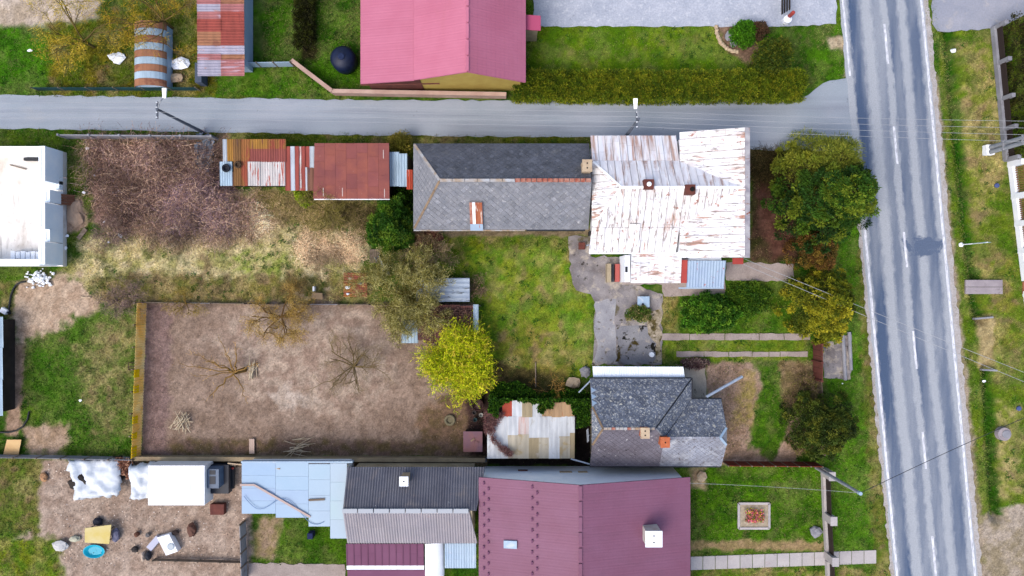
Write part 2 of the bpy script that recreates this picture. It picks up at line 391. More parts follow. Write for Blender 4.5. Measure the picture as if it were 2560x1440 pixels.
# polygon in photo pixels, colour a, colour b, noise size (m), edge softness px, edge raggedness px, grass density, grass height
REG = [
 ([(-400, -400), (250, -400), (250, 55), (120, 68), (-400, 66)], (212, 196, 180), (190, 172, 150), 1.2, 14, 14, .03, .05),
 ([(-400, 66), (130, 70), (150, 235), (-400, 238)], (78, 128, 10), (58, 104, 8), .8, 16, 14, 1, .10),
 ([(130, 66), (620, -40), (620, 240), (130, 240)], (130, 122, 30), (88, 104, 18), .9, 26, 22, 1, .14),
 ([(620, -200), (900, -200), (900, 210), (620, 230)], (72, 112, 10), (48, 86, 8), .9, 10, 10, 1, .12),
 ([(742, -200), (792, -200), (792, 150), (752, 155)], (46, 44, 18), (34, 34, 12), .5, 16, 8, .5, .1),
 ([(540, 170), (730, 166), (830, 236), (540, 242)], (74, 118, 14), (100, 122, 40), .6, 8, 8, 1, .12),
 ([(1320, 60), (1900, 60), (1920, 190), (1320, 180)], (108, 128, 18), (84, 116, 12), .9, 8, 6, 1, .07),
 ([(1786, 62), (1925, 62), (1925, 150), (1860, 160), (1815, 120)], (150, 124, 104), (120, 96, 80), .5, 10, 8, .15, .08),
 ([(1900, 62), (2112, 62), (2130, 190), (2040, 215), (1990, 250), (1900, 250)], (78, 120, 12), (56, 92, 14), .7, 8, 8, 1, .09),
 ([(2068, 92), (2108, 86), (2112, 120), (2078, 122)], (205, 188, 158), (190, 170, 140), .4, 8, 6, .1, .05),
 # verge south of the side street
 ([(520, 326), (1480, 335), (1480, 362), (520, 352)], (104, 108, 30), (78, 92, 20), .5, 4, 5, 1, .12),
 ([(-400, 322), (200, 324), (215, 372), (-400, 372)], (96, 120, 20), (62, 98, 14), .7, 8, 10, 1, .12),
 # by the unfinished building
 ([(150, 340), (235, 345), (235, 660), (150, 680)], (104, 118, 40), (62, 92, 24), .7, 14, 18, 1, .14),
 ([(160, 500), (205, 490), (218, 575), (160, 580)], (196, 166, 142), (170, 140, 118), .4, 10, 8, .1, .05),
 # thicket floor
 ([(215, 342), (560, 345), (600, 470), (640, 560), (480, 600), (330, 610), (240, 560)], (162, 130, 118), (128, 100, 90), .6, 26, 24, .35, .12),
 # rough meadow
 ([(215, 590), (330, 585), (480, 540), (620, 470), (900, 520), (930, 760), (350, 760), (215, 760), (170, 680)], (228, 212, 168), (184, 178, 112), .7, 26, 26, 1, .13),
 ([(330, 560), (620, 490), (720, 560), (600, 610), (420, 620)], (226, 200, 166), (202, 172, 140), .5, 26, 26, .9, .16),
 ([(740, 610), (900, 600), (905, 650), (760, 660)], (204, 178, 146), (176, 150, 116), .4, 20, 18, .9, .2),
 ([(560, 640), (700, 600), (760, 690), (600, 735)], (158, 164, 84), (214, 200, 146), .5, 30, 30, 1, .12),
 ([(640, 480), (960, 500), (930, 590), (700, 560)], (164, 146, 104), (130, 128, 62), .5, 24, 20, .9, .15),
 ([(230, 690), (900, 690), (900, 760), (230, 760)], (146, 140, 72), (176, 156, 108), .5, 16, 18, 1, .14),
 # paddock
 ([(360, 756), (1200, 756), (1215, 1142), (352, 1142)], (164, 142, 126), (146, 124, 108), .8, 4, 4, .015, .05),
 ([(520, 850), (620, 770), (900, 770), (1010, 900), (940, 1010), (760, 1040), (640, 980)], (192, 172, 154), (166, 142, 126), .55, 60, 46, .02, .05),
 ([(670, 985), (720, 965), (800, 1000), (760, 1020), (700, 1020)], (206, 190, 176), (186, 168, 152), .4, 14, 12, .01, .05),
 ([(1050, 1030), (1180, 960), (1190, 1140), (1040, 1140)], (112, 94, 66), (134, 108, 88), .5, 26, 22, .15, .06),
 ([(360, 1100), (1190, 1100), (1190, 1142), (360, 1142)], (128, 104, 90), (112, 96, 66), .5, 16, 10, .1, .06),
 ([(362, 760), (430, 760), (420, 1140), (356, 1140)], (146, 122, 116), (132, 108, 102), .5, 16, 10, .03, .06),
 # west garden
 ([(20, 700), (200, 690), (250, 760), (180, 850), (90, 880), (30, 860)], (206, 182, 158), (184, 158, 134), .5, 18, 18, .1, .06),
 ([(60, 860), (180, 800), (350, 770), (345, 1140), (180, 1136), (70, 1000)], (96, 122, 44), (70, 108, 22), .7, 16, 20, 1, .13),
 ([(180, 850), (340, 780), (340, 1080), (240, 1080), (200, 980)], (150, 146, 92), (104, 122, 54), .5, 28, 26, 1, .14),
 ([(22, 860), (62, 860), (48, 1090), (10, 1090)], (180, 152, 130), (156, 130, 108), .4, 8, 8, .1, .05),
 ([(60, 1062), (170, 1062), (160, 1136), (60, 1136)], (196, 170, 146), (172, 146, 120), .5, 16, 14, .2, .06),
 ([(0, 700), (40, 700), (30, 790), (0, 790)], (96, 112, 40), (130, 120, 70), .5, 8, 8, 1, .1),
 # middle lawn
 ([(1040, 585), (1425, 588), (1430, 700), (1482, 745), (1482, 905), (1440, 960), (1230, 965), (1190, 860), (1180, 700), (1060, 660)], (140, 146, 48), (98, 130, 30), .7, 10, 10, 1, .07),
 ([(1110, 586), (1425, 588), (1425, 620), (1300, 610), (1110, 640)], (82, 108, 26), (124, 128, 30), .5, 18, 16, 1, .12),
 ([(1225, 850), (1330, 800), (1440, 900), (1400, 960), (1240, 960)], (150, 140, 66), (118, 126, 40), .5, 30, 26, 1, .06),
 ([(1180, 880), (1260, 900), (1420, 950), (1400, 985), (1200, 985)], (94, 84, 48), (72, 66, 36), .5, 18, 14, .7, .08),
 # front gardens
 ([(1655, 700), (1990, 690), (2000, 840), (1655, 840)], (92, 120, 28), (66, 104, 18), .6, 6, 6, 1, .10),
 ([(1650, 845), (2020, 845), (2020, 905), (1650, 905)], (120, 132, 40), (94, 122, 30), .5, 6, 5, 1, .07),
 ([(1655, 740), (1695, 740), (1690, 832), (1655, 832)], (150, 136, 76), (120, 122, 50), .4, 12, 10, 1, .1),
 ([(1760, 905), (1990, 905), (2010, 1000), (1990, 1160), (1800, 1160)], (186, 158, 138), (164, 136, 114), .5, 8, 8, .05, .06),
 ([(1880, 905), (1945, 900), (1975, 960), (1970, 1060), (1930, 1150), (1870, 1120), (1885, 1020), (1900, 960)], (84, 118, 24), (60, 98, 16), .4, 10, 12, 1, .1),
 ([(1850, 940), (1895, 930), (1880, 1060), (1830, 1070)], (166, 150, 86), (184, 156, 120), .4, 16, 14, .4, .06),
 ([(1950, 905), (2040, 905), (2050, 1010), (1955, 1010)], (140, 118, 92), (108, 96, 60), .4, 10, 10, .7, .12),
 ([(1875, 372), (2000, 372), (1990, 600), (2000, 655), (1875, 655)], (86, 64, 50), (58, 58, 26), .7, 8, 8, .6, .10),
 ([(1890, 440), (1935, 460), (1960, 560), (1990, 640), (1940, 640), (1900, 560)], (112, 78, 66), (94, 62, 52), .5, 18, 12, .15, .06),
 # road verges
 ([(2050, 560), (2175, 560), (2230, 1440), (2235, 1700), (2060, 1700), (2060, 900)], (92, 130, 28), (72, 114, 20), .6, 8, 8, 1, .11),
 ([(2140, 640), (2172, 600), (2232, 1500), (2190, 1500)], (124, 124, 56), (98, 112, 38), .5, 12, 12, 1, .08),
 ([(2325, -300), (2700, -300), (2700, 1700), (2440, 1700)], (112, 126, 34), (84, 112, 22), .8, 6, 6, 1, .09),
 ([(2405, 120), (2490, 120), (2520, 420), (2440, 600), (2420, 420)], (178, 164, 104), (132, 134, 58), .6, 24, 20, 1, .09),
 ([(2420, 650), (2540, 640), (2545, 900), (2450, 900)], (140, 140, 56), (108, 124, 36), .5, 24, 24, 1, .09),
 ([(2440, 790), (2490, 790), (2486, 925), (2452, 925)], (186, 168, 122), (170, 150, 106), .4, 10, 8, .4, .06),
 ([(2500, 1000), (2550, 1010), (2540, 1250), (2490, 1250)], (180, 166, 112), (130, 134, 58), .5, 20, 16, .8, .07),
 ([(2440, 1300), (2560, 1260), (2700, 1260), (2700, 1700), (2440, 1700)], (186, 172, 156), (160, 146, 120), .7, 14, 12, .2, .05),
 ([(2318, 190), (2345, 190), (2470, 1440), (2440, 1440)], (176, 160, 140), (150, 140, 104), .5, 8, 7, .3, .05),
 ([(2120, 0), (2138, 0), (2145, 190), (2112, 190)], (168, 156, 138), (150, 140, 120), .5, 6, 5, .1, .05),
 ([(2362, 60), (2386, 60), (2436, 560), (2464, 795), (2440, 795), (2412, 560), (2380, 250)], (44, 92, 10), (62, 108, 14), .5, 10, 8, 1, .16),
 ([(2462, 925), (2486, 925), (2508, 1290), (2484, 1290)], (40, 84, 10), (58, 100, 14), .5, 10, 8, 1, .16),
 # south yards
 ([(100, 1150), (625, 1150), (640, 1700), (-400, 1700), (60, 1330)], (190, 170, 154), (168, 146, 130), .7, 14, 12, .04, .05),
 ([(-400, 1146), (100, 1150), (95, 1330), (-400, 1340)], (128, 126, 62), (104, 118, 44), .6, 14, 14, 1, .1),
 ([(-400, 1350), (150, 1350), (165, 1700), (-400, 1700)], (96, 122, 28), (128, 132, 30), .6, 18, 14, 1, .1),
 ([(640, 1280), (870, 1290), (870, 1408), (640, 1408)], (84, 118, 18), (62, 98, 12), .6, 8, 8, 1, .1),
 ([(640, 1290), (700, 1290), (680, 1400), (640, 1400)], (170, 146, 122), (150, 134, 90), .5, 14, 12, .4, .06),
 ([(1722, 1165), (2065, 1165), (2075, 1380), (1722, 1380)], (86, 124, 16), (60, 98, 12), .7, 6, 6, 1, .1),
 ([(1725, 1352), (2060, 1352), (2060, 1376), (1725, 1376)], (176, 150, 112), (150, 132, 90), .4, 8, 8, .3, .06),
 ([(1722, 1420), (2240, 1425), (2240, 1700), (1722, 1700)], (96, 122, 24), (150, 140, 80), .6, 8, 8, 1, .08),
 ([(1725, 1170), (1760, 1170), (1760, 1220), (1725, 1220)], (205, 180, 140), (190, 160, 130), .3, 14, 8, .2, .05),
 # bare ground against and under the buildings; near-black rows paint the gaps' shade
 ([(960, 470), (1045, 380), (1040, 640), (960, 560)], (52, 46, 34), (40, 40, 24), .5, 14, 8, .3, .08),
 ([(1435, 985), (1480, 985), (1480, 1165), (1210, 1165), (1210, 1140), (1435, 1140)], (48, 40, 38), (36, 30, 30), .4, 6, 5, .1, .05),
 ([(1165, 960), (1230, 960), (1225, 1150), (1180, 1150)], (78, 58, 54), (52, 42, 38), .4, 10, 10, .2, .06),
 ([(1030, 572), (1480, 572), (1480, 590), (1030, 590)], (150, 134, 108), (120, 106, 82), .4, 6, 5, .2, .05),
 ([(360, 1142), (1220, 1142), (1220, 1168), (360, 1168)], (150, 130, 108), (124, 110, 84), .4, 4, 4, .2, .05),
]
def poly_dist(px, py, poly):
    d = np.full(px.shape, 1e9); ins = np.zeros(px.shape, bool); n = len(poly)
    for i in range(n):
        x0, y0 = poly[i]; x1, y1 = poly[(i + 1) % n]; ex, ey = x1 - x0, y1 - y0
        t = np.clip(((px - x0) * ex + (py - y0) * ey) / (ex * ex + ey * ey + 1e-9), 0, 1)
        d = np.minimum(d, (px - x0 - t * ex) ** 2 + (py - y0 - t * ey) ** 2)
        if y0 != y1:
            c = ((y0 > py) != (y1 > py)) & (px < ex * (py - y0) / (y1 - y0) + x0); ins ^= c
    d = np.sqrt(d); return np.where(ins, d, -d)
def c3(c):
    r, g, b = c
    return np.array(C(r, g * 1.06 if g > r else g, b * .92 if g > r else b))   # young spring grass
def ground_look(x, y):
    px, py = x * S + 1280, 720 - y * S
    n1 = fbm(x / .9, y / .9, 4)[:, None]
    f = np.clip((n1 - .35) / .3, 0, 1)
    col = c3(GR1) * (1 - f) + c3(GR2) * f
    den = np.ones(len(x)); hg = np.full(len(x), .1)
    rag = fbm(x * 1.6 + 50, y * 1.6, 4) - .5
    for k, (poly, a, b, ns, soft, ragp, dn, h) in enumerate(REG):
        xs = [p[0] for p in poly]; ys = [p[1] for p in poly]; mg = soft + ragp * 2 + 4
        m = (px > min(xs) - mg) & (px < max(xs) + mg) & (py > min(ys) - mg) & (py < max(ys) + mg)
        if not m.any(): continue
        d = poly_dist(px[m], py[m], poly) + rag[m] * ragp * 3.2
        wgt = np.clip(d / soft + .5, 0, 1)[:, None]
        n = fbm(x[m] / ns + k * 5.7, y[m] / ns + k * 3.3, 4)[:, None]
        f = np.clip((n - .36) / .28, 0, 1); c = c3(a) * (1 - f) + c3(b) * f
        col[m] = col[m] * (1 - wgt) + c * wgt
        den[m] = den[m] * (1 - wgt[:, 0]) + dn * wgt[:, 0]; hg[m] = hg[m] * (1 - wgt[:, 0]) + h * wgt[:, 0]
    # straw, moss and darker growth run through every stretch of grass
    g = np.clip((den - .5) * 2, 0, 1); lush = np.clip((col[:, 1] / np.maximum(col[:, 0], 1e-4) - 1.15) / .6, 0, 1); g = g * (1 - .68 * lush)
    st = np.clip((fbm(x * .75 + 31, y * .75 + 4, 5) - .5) / .16, 0, 1) * g * .42
    col = col * (1 - st[:, None]) + np.array(C(196, 180, 124)) * st[:, None]
    dk = np.clip((fbm(x * 1.3 + 77, y * 1.3 + 21, 4) - .56) / .12, 0, 1) * g * .5
    col = col * (1 - dk[:, None]) + np.array(C(58, 92, 24)) * dk[:, None]
    br = np.clip((fbm(x * 1.1 + 9, y * 1.1 + 61, 4) - .6) / .1, 0, 1) * g * .6
    col = col * (1 - br[:, None]) + np.array(C(150, 124, 96)) * br[:, None]
    return col, den, hg
DITCH = [((2374, 60), (2392, 250)), ((2392, 250), (2424, 560)), ((2424, 560), (2452, 795)), ((2474, 925), (2496, 1290))]
def ditch_depth(x, y):
    px, py = x * S + 1280, 720 - y * S; z = np.zeros(len(x))
    for (a, b) in DITCH:
        ex, ey = b[0] - a[0], b[1] - a[1]
        t = np.clip(((px - a[0]) * ex + (py - a[1]) * ey) / (ex * ex + ey * ey), 0, 1)
        d = np.hypot(px - a[0] - t * ex, py - a[1] - t * ey)
        z = np.maximum(z, np.clip(1 - d / 26, 0, 1) ** 1.2)
    return z
def ground_z(x, y):
    return -0.045 + 0.05 * (fbm(x * .8, y * .8, 3) - .5) + 0.03 * (fbm(x * 5, y * 5, 2) - .5) - 0.75 * ditch_depth(x, y)
gx = np.concatenate([np.linspace(-700, -45, 14)[:-1], np.arange(-45, 45.01, .125), np.linspace(45, 700, 14)[1:]])
gy = np.concatenate([np.linspace(-700, -26, 14)[:-1], np.arange(-26, 26.01, .125), np.linspace(26, 700, 14)[1:]])
GX, GY = np.meshgrid(gx, gy); fx, fy = GX.ravel(), GY.ravel()
gcol, gden, ghgt = ground_look(fx, fy)
gz = ground_z(fx, fy)
spk = fbm(fx * 4.5, fy * 4.5, 3); gcol = gcol * (0.66 + 0.7 * spk)[:, None] * (1 + .07 * RNG.normal(size=len(spk)))[:, None]
nxg, nyg = len(gx), len(gy); ii = (np.arange(nyg - 1)[:, None] * nxg + np.arange(nxg - 1)[None, :]).ravel()
GF = np.stack([ii, ii + 1, ii + nxg + 1, ii + nxg], 1)
m_ground = mat('ground_soil', (.2, .2, .1), attr=True, rough=.95, bump=.6, bscale=8, grain=.42, gscale=9, spec=.1)
go = link('ground', np_mesh('ground', np.stack([fx, fy, gz], 1), GF, gcol), m_ground)
tag(go, 'grass and bare earth ground of the village plots', 'ground', kind='structure')

# ------------------------------------------------------------------ sheets: roads, yards, paths
def ragged(poly, step=14, jit=3.0, seed=1):
    rr = random.Random(seed); out = []; n = len(poly)
    for i in range(n):
        (x0, y0), (x1, y1) = poly[i], poly[(i + 1) % n]; k = max(1, int(math.hypot(x1 - x0, y1 - y0) / step))
        for j in range(k):
            t = j / k; q = jit if j else jit * .4
            out.append((x0 + (x1 - x0) * t + rr.uniform(-q, q), y0 + (y1 - y0) * t + rr.uniform(-q, q)))
    return out
def sheet(name, poly, z, m, label, jit=3.0, step=14, seed=1, cat=None, parent=None, t=0.10):
    pts = ragged(poly, step, jit, seed) if jit else poly
    bm = bmesh.new(); top = [bm.verts.new((X(p[0]), Y(p[1]), z)) for p in pts]; bot = [bm.verts.new((X(p[0]), Y(p[1]), z - t)) for p in pts]
    f = bm.faces.new(top); n = len(pts)
    for i in range(n): bm.faces.new((top[i], bot[i], bot[(i + 1) % n], top[(i + 1) % n]))
    bmesh.ops.recalc_face_normals(bm, faces=bm.faces[:]); bmesh.ops.triangulate(bm, faces=[f])
    me = bpy.data.meshes.new(name); bm.to_mesh(me); bm.free()
    if me.polygons and max(me.polygons, key=lambda p: p.area).normal.z < 0: me.flip_normals()
    o = link(name, me, m, parent)
    if parent is None: tag(o, label, cat or name.replace('_', ' '), kind='structure')
    return o

# main road: wheel tracks and tar are real colour differences of the worn surface
def road_material():
    b = NB('worn_asphalt'); sx = b.new('ShaderNodeSeparateXYZ'); b.link(b.pos(), sx.inputs[0])
    # distance in photo pixels from the centre line x = 2205 + 0.0935 y
    px = b.math('ADD', b.math('MULTIPLY', sx.outputs[0], S), 1280.0)
    py = b.math('SUBTRACT', 720.0, b.math('MULTIPLY', sx.outputs[1], S))
    t = b.math('SUBTRACT', px, b.math('ADD', b.math('MULTIPLY', py, 0.0935), 2205.0))
    wob = b.rng(b.noise((.05, .05, 1), 2), .3, .7, -5, 5)
    t2 = b.math('ADD', t, wob)
    t2 = b.math('ADD', t2, b.rng(b.noise((3, 1.2, 1), 4), .3, .7, -4, 4))
    rp = b.new('ShaderNodeValToRGB'); b.link(b.rng(t2, -130, 130, 0, 1), rp.inputs[0])
    el = rp.color_ramp.elements
    stops = [(-115, 0), (-92, 0.05), (-84, 1), (-64, 1), (-52, .1), (-36, .05), (-26, .7), (-12, .65), (-5, .1), (5, .12), (11, .85), (28, .8), (38, .1), (50, .12), (60, .8), (80, .85), (90, .12), (110, 0)]
    el[0].position = 0; el[0].color = (0, 0, 0, 1); el[1].position = 1; el[1].color = (0, 0, 0, 1)
    for s_, v in stops:
        e = el.new((s_ + 130) / 260); e.color = (v, v, v, 1)
    breakup = b.rng(b.noise((.8, .09, 1), 4, .55, .1), .32, .6, .5, 1.05)
    f = b.math('MULTIPLY', rp.outputs[0], breakup)
    # tar patch
    dx = b.math('DIVIDE', b.math('SUBTRACT', px, 2305.0), 52.0); dy = b.math('DIVIDE', b.math('SUBTRACT', py, 612.0), 24.0)
    dd = b.math('ADD', b.math('MULTIPLY', dx, dx), b.math('MULTIPLY', dy, dy))
    pn = b.math('ADD', dd, b.rng(b.noise(.9, 6, .7, 1.0), .35, .65, -1.2, 1.0))
    f = b.math('MAXIMUM', f, b.rng(pn, .4, 1.25, .9, 0))
    light, dark = C(190, 196, 204), C(76, 98, 132)
    col = b.mix(f, light, dark)
    g = b.rng(b.noise(13, 4, .85), .2, .8, .68, 1.32); cc = b.new('ShaderNodeCombineColor')
    for i in range(3): b.link(g, cc.inputs[i])
    col = b.mix(1.0, col, cc.outputs[0], 'MULTIPLY')
    b.link(col, b.b.inputs['Base Color']); b.b.inputs['Roughness'].default_value = .9
    return b.m
def rx(y, off): return 2205 + .0935 * y + off
m_road = road_material()
m_street = mat('side_street_asphalt', C(172, 184, 196), (C(186, 194, 206), .25), [(C(150, 160, 176), (.03, 1.6, 1), .5, .7, 5, .2, .6), (C(128, 134, 146), 2.2, .68, .72, 7, .4, .6), (C(146, 152, 168), (.08, .9, 1), .52, .75, 5, .3, .7), (C(200, 198, 196), (.15, .5, 1), .6, .8, 5, .5, .6)], rough=.9, grain=.14, gscale=14)
m_gravel = mat('shoulder_gravel', C(206, 202, 202), (C(186, 178, 172), 1.5), [(C(140, 128, 110), 5, .6, .72, 5)], rough=.95, grain=.25, gscale=9)
m_paint = mat('road_paint', W(214, 216, 224), None, [(C(190, 194, 206), (9, 2, 1), .42, .62, 6, .3, .9)], rough=.7, grain=.06)
m_conc = mat('old_concrete', C(178, 172, 172), (C(140, 136, 140), .7), [(C(120, 112, 112), .55, .46, .62, 8, .3, .8), (C(214, 202, 184), 1.3, .52, .66, 8, .3, .85), (C(104, 96, 60), 1.0, .56, .66, 9, .2, .85), (C(56, 50, 40), 1.8, .61, .66, 9, .2, .9)], rough=.95, grain=.2, gscale=12, bump=.2)
m_conc2 = mat('pink_concrete', C(194, 180, 174), (C(168, 154, 148), .8), [(C(130, 110, 100), 1.5, .62, .8, 5), (C(120, 120, 50), 2.5, .66, .74, 5)], rough=.95, grain=.2, gscale=10)
m_moss = mat('mossy_concrete', C(164, 164, 168), (C(138, 138, 146), .7), [(C(206, 194, 178), 1.2, .58, .7, 8, .1), (C(78, 66, 26), .8, .56, .62, 9, .1), (C(28, 26, 20), 1.1, .6, .64, 9, .1)], rough=.95, grain=.22, gscale=12)
m_pave = mat('pale_paving', C(206, 212, 226), (C(186, 194, 210), .9), [(C(226, 230, 240), 3, .55, .7, 5), (C(160, 164, 176), 4.5, .64, .72, 4)], rough=.9, grain=.2, gscale=7)
m_walk = mat('pavement_slabs', C(214, 208, 206), (C(196, 190, 192), .8), [(C(206, 170, 160), (.6, 2, 1), .62, .8, 4, .5, .6)], rough=.9, grain=.12, gscale=10, rand=.06)

mr = sheet('main_road', [(rx(-400, -108), -400), (rx(-400, 104), -400), (rx(1900, 104), 1900), (rx(1900, -104), 1900)], .012, m_road, 'worn two lane asphalt road with dark wheel tracks', jit=2.2, step=22)
sheet('side_street', [(-500, 232), (0, 237), (420, 243), (800, 249), (1270, 251), (1700, 250), (1975, 252), (2020, 238), (2058, 208), (2130, 192), (2145, 250), (2158, 380), (2060, 378), (1960, 376), (1880, 374), (1800, 352), (1480, 344), (800, 336), (420, 328), (0, 321), (-500, 318)], .006, m_street, 'plain pale asphalt side street joining the main road', jit=2.5, step=18)
for sd, nm in ((-1, 'west'), (1, 'east')):
    a, b = (-96, -113) if sd < 0 else (98, 117)
    ys = (560, 1900) if sd < 0 else (-400, 1900)
    sheet('road_shoulder', [(rx(ys[0], a), ys[0]), (rx(ys[0], b), ys[0]), (rx(ys[1], b), ys[1]), (rx(ys[1], a), ys[1])], .003, m_gravel, f'pale gravel shoulder along the {nm} edge of the main road', jit=3.0, step=9, seed=sd + 5, cat='shoulder')
rm = thing('road_markings', 'white painted dashes and edge lines on the main road', 'road marking', (X(2270), Y(720), .016)); rm['kind'] = 'structure'
def strip(y0, y1, off, wpx, name='edge_line', n=1):
    for i in range(n):
        a, b = y0 + (y1 - y0) * i / n, y0 + (y1 - y0) * (i + 1) / n
        mb = MB(); z = .0165
        mb.add([(X(rx(a, off - wpx / 2)), Y(a), z), (X(rx(a, off + wpx / 2)), Y(a), z), (X(rx(b, off + wpx / 2)), Y(b), z), (X(rx(b, off - wpx / 2)), Y(b), z)], [(3, 2, 1, 0)])
        mb.build(name, m_paint, rm)
for y0, y1 in ((-190, -90), (60, 160), (316, 410), (580, 668), (828, 922), (1080, 1172), (1340, 1440), (1600, 1700)): strip(y0, y1, 0, 5.5, 'centre_dash')
strip(575, 1900, -97, 6); strip(-400, 1900, 98, 6); strip(-400, 190, -98, 5)

sheet('gravel_drive', [(1318, -400), (2105, -400), (2090, 60), (1960, 66), (1335, 66)], .006, m_pave, 'pale grey gravel yard beside the pink roofed house', jit=2, cat='yard')
sheet('paved_apron', [(2318, -400), (2900, -400), (2900, 30), (2560, 38), (2500, 72), (2345, 78), (2330, 60)], .007, mat('grey_apron', C(182, 184, 196), (C(160, 166, 182), .5), [(C(206, 200, 196), 1, .55, .75)], grain=.15, gscale=8), 'grey paved apron across the road in the top right corner', jit=3, cat='yard')
sheet('concrete_yard', [(1422, 590), (1480, 590), (1476, 640), (1570, 645), (1572, 708), (1655, 735), (1655, 912), (1478, 912), (1486, 860), (1484, 800), (1490, 760), (1478, 735), (1440, 725), (1428, 690)], .008, m_conc, 'cracked grey concrete yard between the white roofed house and the small slate house', jit=4, cat='yard')
sheet('concrete_slab', [(1556, 712), (1655, 712), (1660, 742), (1812, 738), (1812, 700), (1556, 704)], .014, m_conc2, 'concrete walk along the south wall of the white roofed house', jit=2.5, cat='path')
sheet('mossy_slab', [(1542, 822), (1590, 812), (1640, 826), (1646, 870), (1636, 906), (1580, 910), (1536, 904), (1545, 860)], .016, m_moss, 'dark mossy concrete patch at the foot of the yard', jit=6, cat='slab', seed=4)
sheet('worn_strip', [(1489, 752), (1538, 748), (1540, 820), (1545, 908), (1488, 908), (1492, 850), (1486, 800)], .013, mat('worn_strip_concrete', C(186, 186, 190), (C(160, 160, 168), .8), [(C(216, 204, 190), 1.5, .55, .68, 8, .2, .9), (C(120, 112, 104), 2.5, .6, .66, 8, .2)], grain=.2, gscale=11), 'paler worn concrete strip running down the yard', jit=5, cat='path', seed=8)
sheet('rubble_edge', [(1618, 775), (1652, 772), (1654, 905), (1634, 908), (1642, 860), (1616, 815)], .02, mat('rubble_moss', C(206, 192, 172), (C(150, 138, 112), 1.6), [(C(96, 84, 40), 1.6, .5, .58, 9, .2), (C(50, 44, 30), 2.6, .57, .62, 9, .2)], grain=.3, gscale=9, bump=.4), 'pale rubble and moss along the east side of the yard', jit=7, cat='rubble', seed=9)
sheet('front_walk', [(1815, 656), (1985, 660), (1985, 704), (1815, 700)], .012, m_conc2, 'grey concrete walk from the white roofed house to the street fence', jit=2.5, cat='path')
for k, (y0, y1, xs) in enumerate(((834, 850, (1652, 1724, 1812, 1898, 1960, 2026)), (879, 892, (1690, 1760, 1822, 1880, 1922, 1950, 2020)))):
    for j in range(len(xs) - 1):
        pass
    pth = thing('garden_path', ('concrete path strip beside the round green bush' if k == 0 else 'southern narrower concrete path strip of the front garden'), 'path', (X(1830), Y((y0 + y1) / 2), 0)); pth['kind'] = 'structure'
    for j in range(len(xs) - 1):
        sheet('path_slab', [(xs[j] + 1, y0 + R.uniform(-1, 1)), (xs[j + 1] - 1, y0 + R.uniform(-1, 1)), (xs[j + 1] - 1, y1), (xs[j] + 1, y1)], .014 + .004 * (j % 2), m_conc2, '', jit=1.2, seed=j + 30 * k, parent=pth)
sheet('gate_walk', [(2050, 858), (2100, 850), (2128, 836), (2128, 950), (2060, 946)], .008, m_conc, 'worn concrete crossing between the brown gate and the road', jit=4, cat='path')
sw = thing('pavement', 'pale slab pavement crossing the bottom right lawn', 'pavement', (X(1970), Y(1395), 0)); sw['kind'] = 'structure'
xs = list(range(1726, 2222, 31))
for j in range(len(xs) - 1):
    yo = -18 * (xs[j] - 1726) / 500
    sheet('paving_slab', [(xs[j] + .8, 1392 + yo), (xs[j + 1] - .8, 1391 + yo), (xs[j + 1] - .8, 1424 + yo), (xs[j] + .8, 1425 + yo)], .012 + .003 * (j % 3), m_walk, '', jit=0, parent=sw)
sheet('south_yard_slab', [(622, 1408), (862, 1412), (862, 1700), (622, 1700)], .008, m_conc2, 'pinkish concrete yard at the bottom edge', jit=3, cat='yard')
tp = sheet('stepping_slab', [(1712, 918), (1762, 918), (1766, 1000), (1714, 1002)], .09, mat('cracked_slab', C(206, 196, 180), (C(176, 166, 152), .8), [(C(60, 54, 40), (3, 1.2, 1), .62, .68, 6, 1.2)], grain=.15, gscale=10), 'cracked pale concrete slab east of the white canopy', jit=2, cat='slab', t=.14)

# ------------------------------------------------------------------ shared materials for buildings
RUST, RUST2, RED = C(172, 96, 62), C(138, 70, 52), C(188, 74, 52)
m_wallw = mat('white_render', W(240, 243, 248), (W(226, 232, 242), .8), [(W(200, 196, 188), 2.5, .62, .8)], grain=.06)
m_wallb = mat('beige_render', C(206, 190, 160), (C(176, 160, 132), 1), [(C(120, 108, 90), 2, .6, .8)], grain=.12)
m_dark = mat('dark_timber', C(62, 54, 50), (C(42, 36, 34), 1), grain=.2)
m_timber = mat('weathered_timber', C(158, 142, 124), (C(124, 108, 94), (1, 6, 1)), grain=.2, rand=.12)
m_gut = mat('dark_gutter', C(44, 48, 56), None, rough=.6, grain=.1)
m_pipe = mat('pale_blue_pipe', C(178, 194, 214), (C(158, 174, 198), 2), rough=.5, grain=.06)
def slate(name, a, b, lich, dark, whites=.60):
    return mat(name, C(*a), (C(*b), 1.4), [(C(*lich), 5.0, whites, whites + .05, 4, .4, .9), (C(*dark), 7.0, .66, .72, 4), (C(*lich), .8, .6, .8, 5, .5, .45)], rough=.9, rand=.22, grain=.25, gscale=14)
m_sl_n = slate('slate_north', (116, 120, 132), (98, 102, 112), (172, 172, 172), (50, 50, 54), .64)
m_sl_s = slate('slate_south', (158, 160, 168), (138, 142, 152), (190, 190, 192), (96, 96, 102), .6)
m_lichen = mat('slate_lichen', C(128, 136, 152), (C(106, 114, 132), 1.4), [(C(206, 208, 206), 7.5, .545, .60, 4, .3, .85), (C(226, 224, 212), 3.6, .63, .66, 4, .3, .95), (C(52, 56, 68), 9, .6, .66, 4, .3, .8)], rough=.9, rand=.2, grain=.25, gscale=14)
m_frost = mat('slate_pale', C(172, 178, 194), (C(150, 152, 164), .7), [(C(116, 110, 112), 6, .58, .64, 4), (C(208, 212, 220), 1.2, .5, .7), (C(56, 56, 64), 5, .7, .73)], grain=.25, gscale=16, rand=.12)
m_under = mat('roof_underlay', C(188, 186, 186), None, [(C(110, 110, 116), 6, .5, .7)], grain=.2)
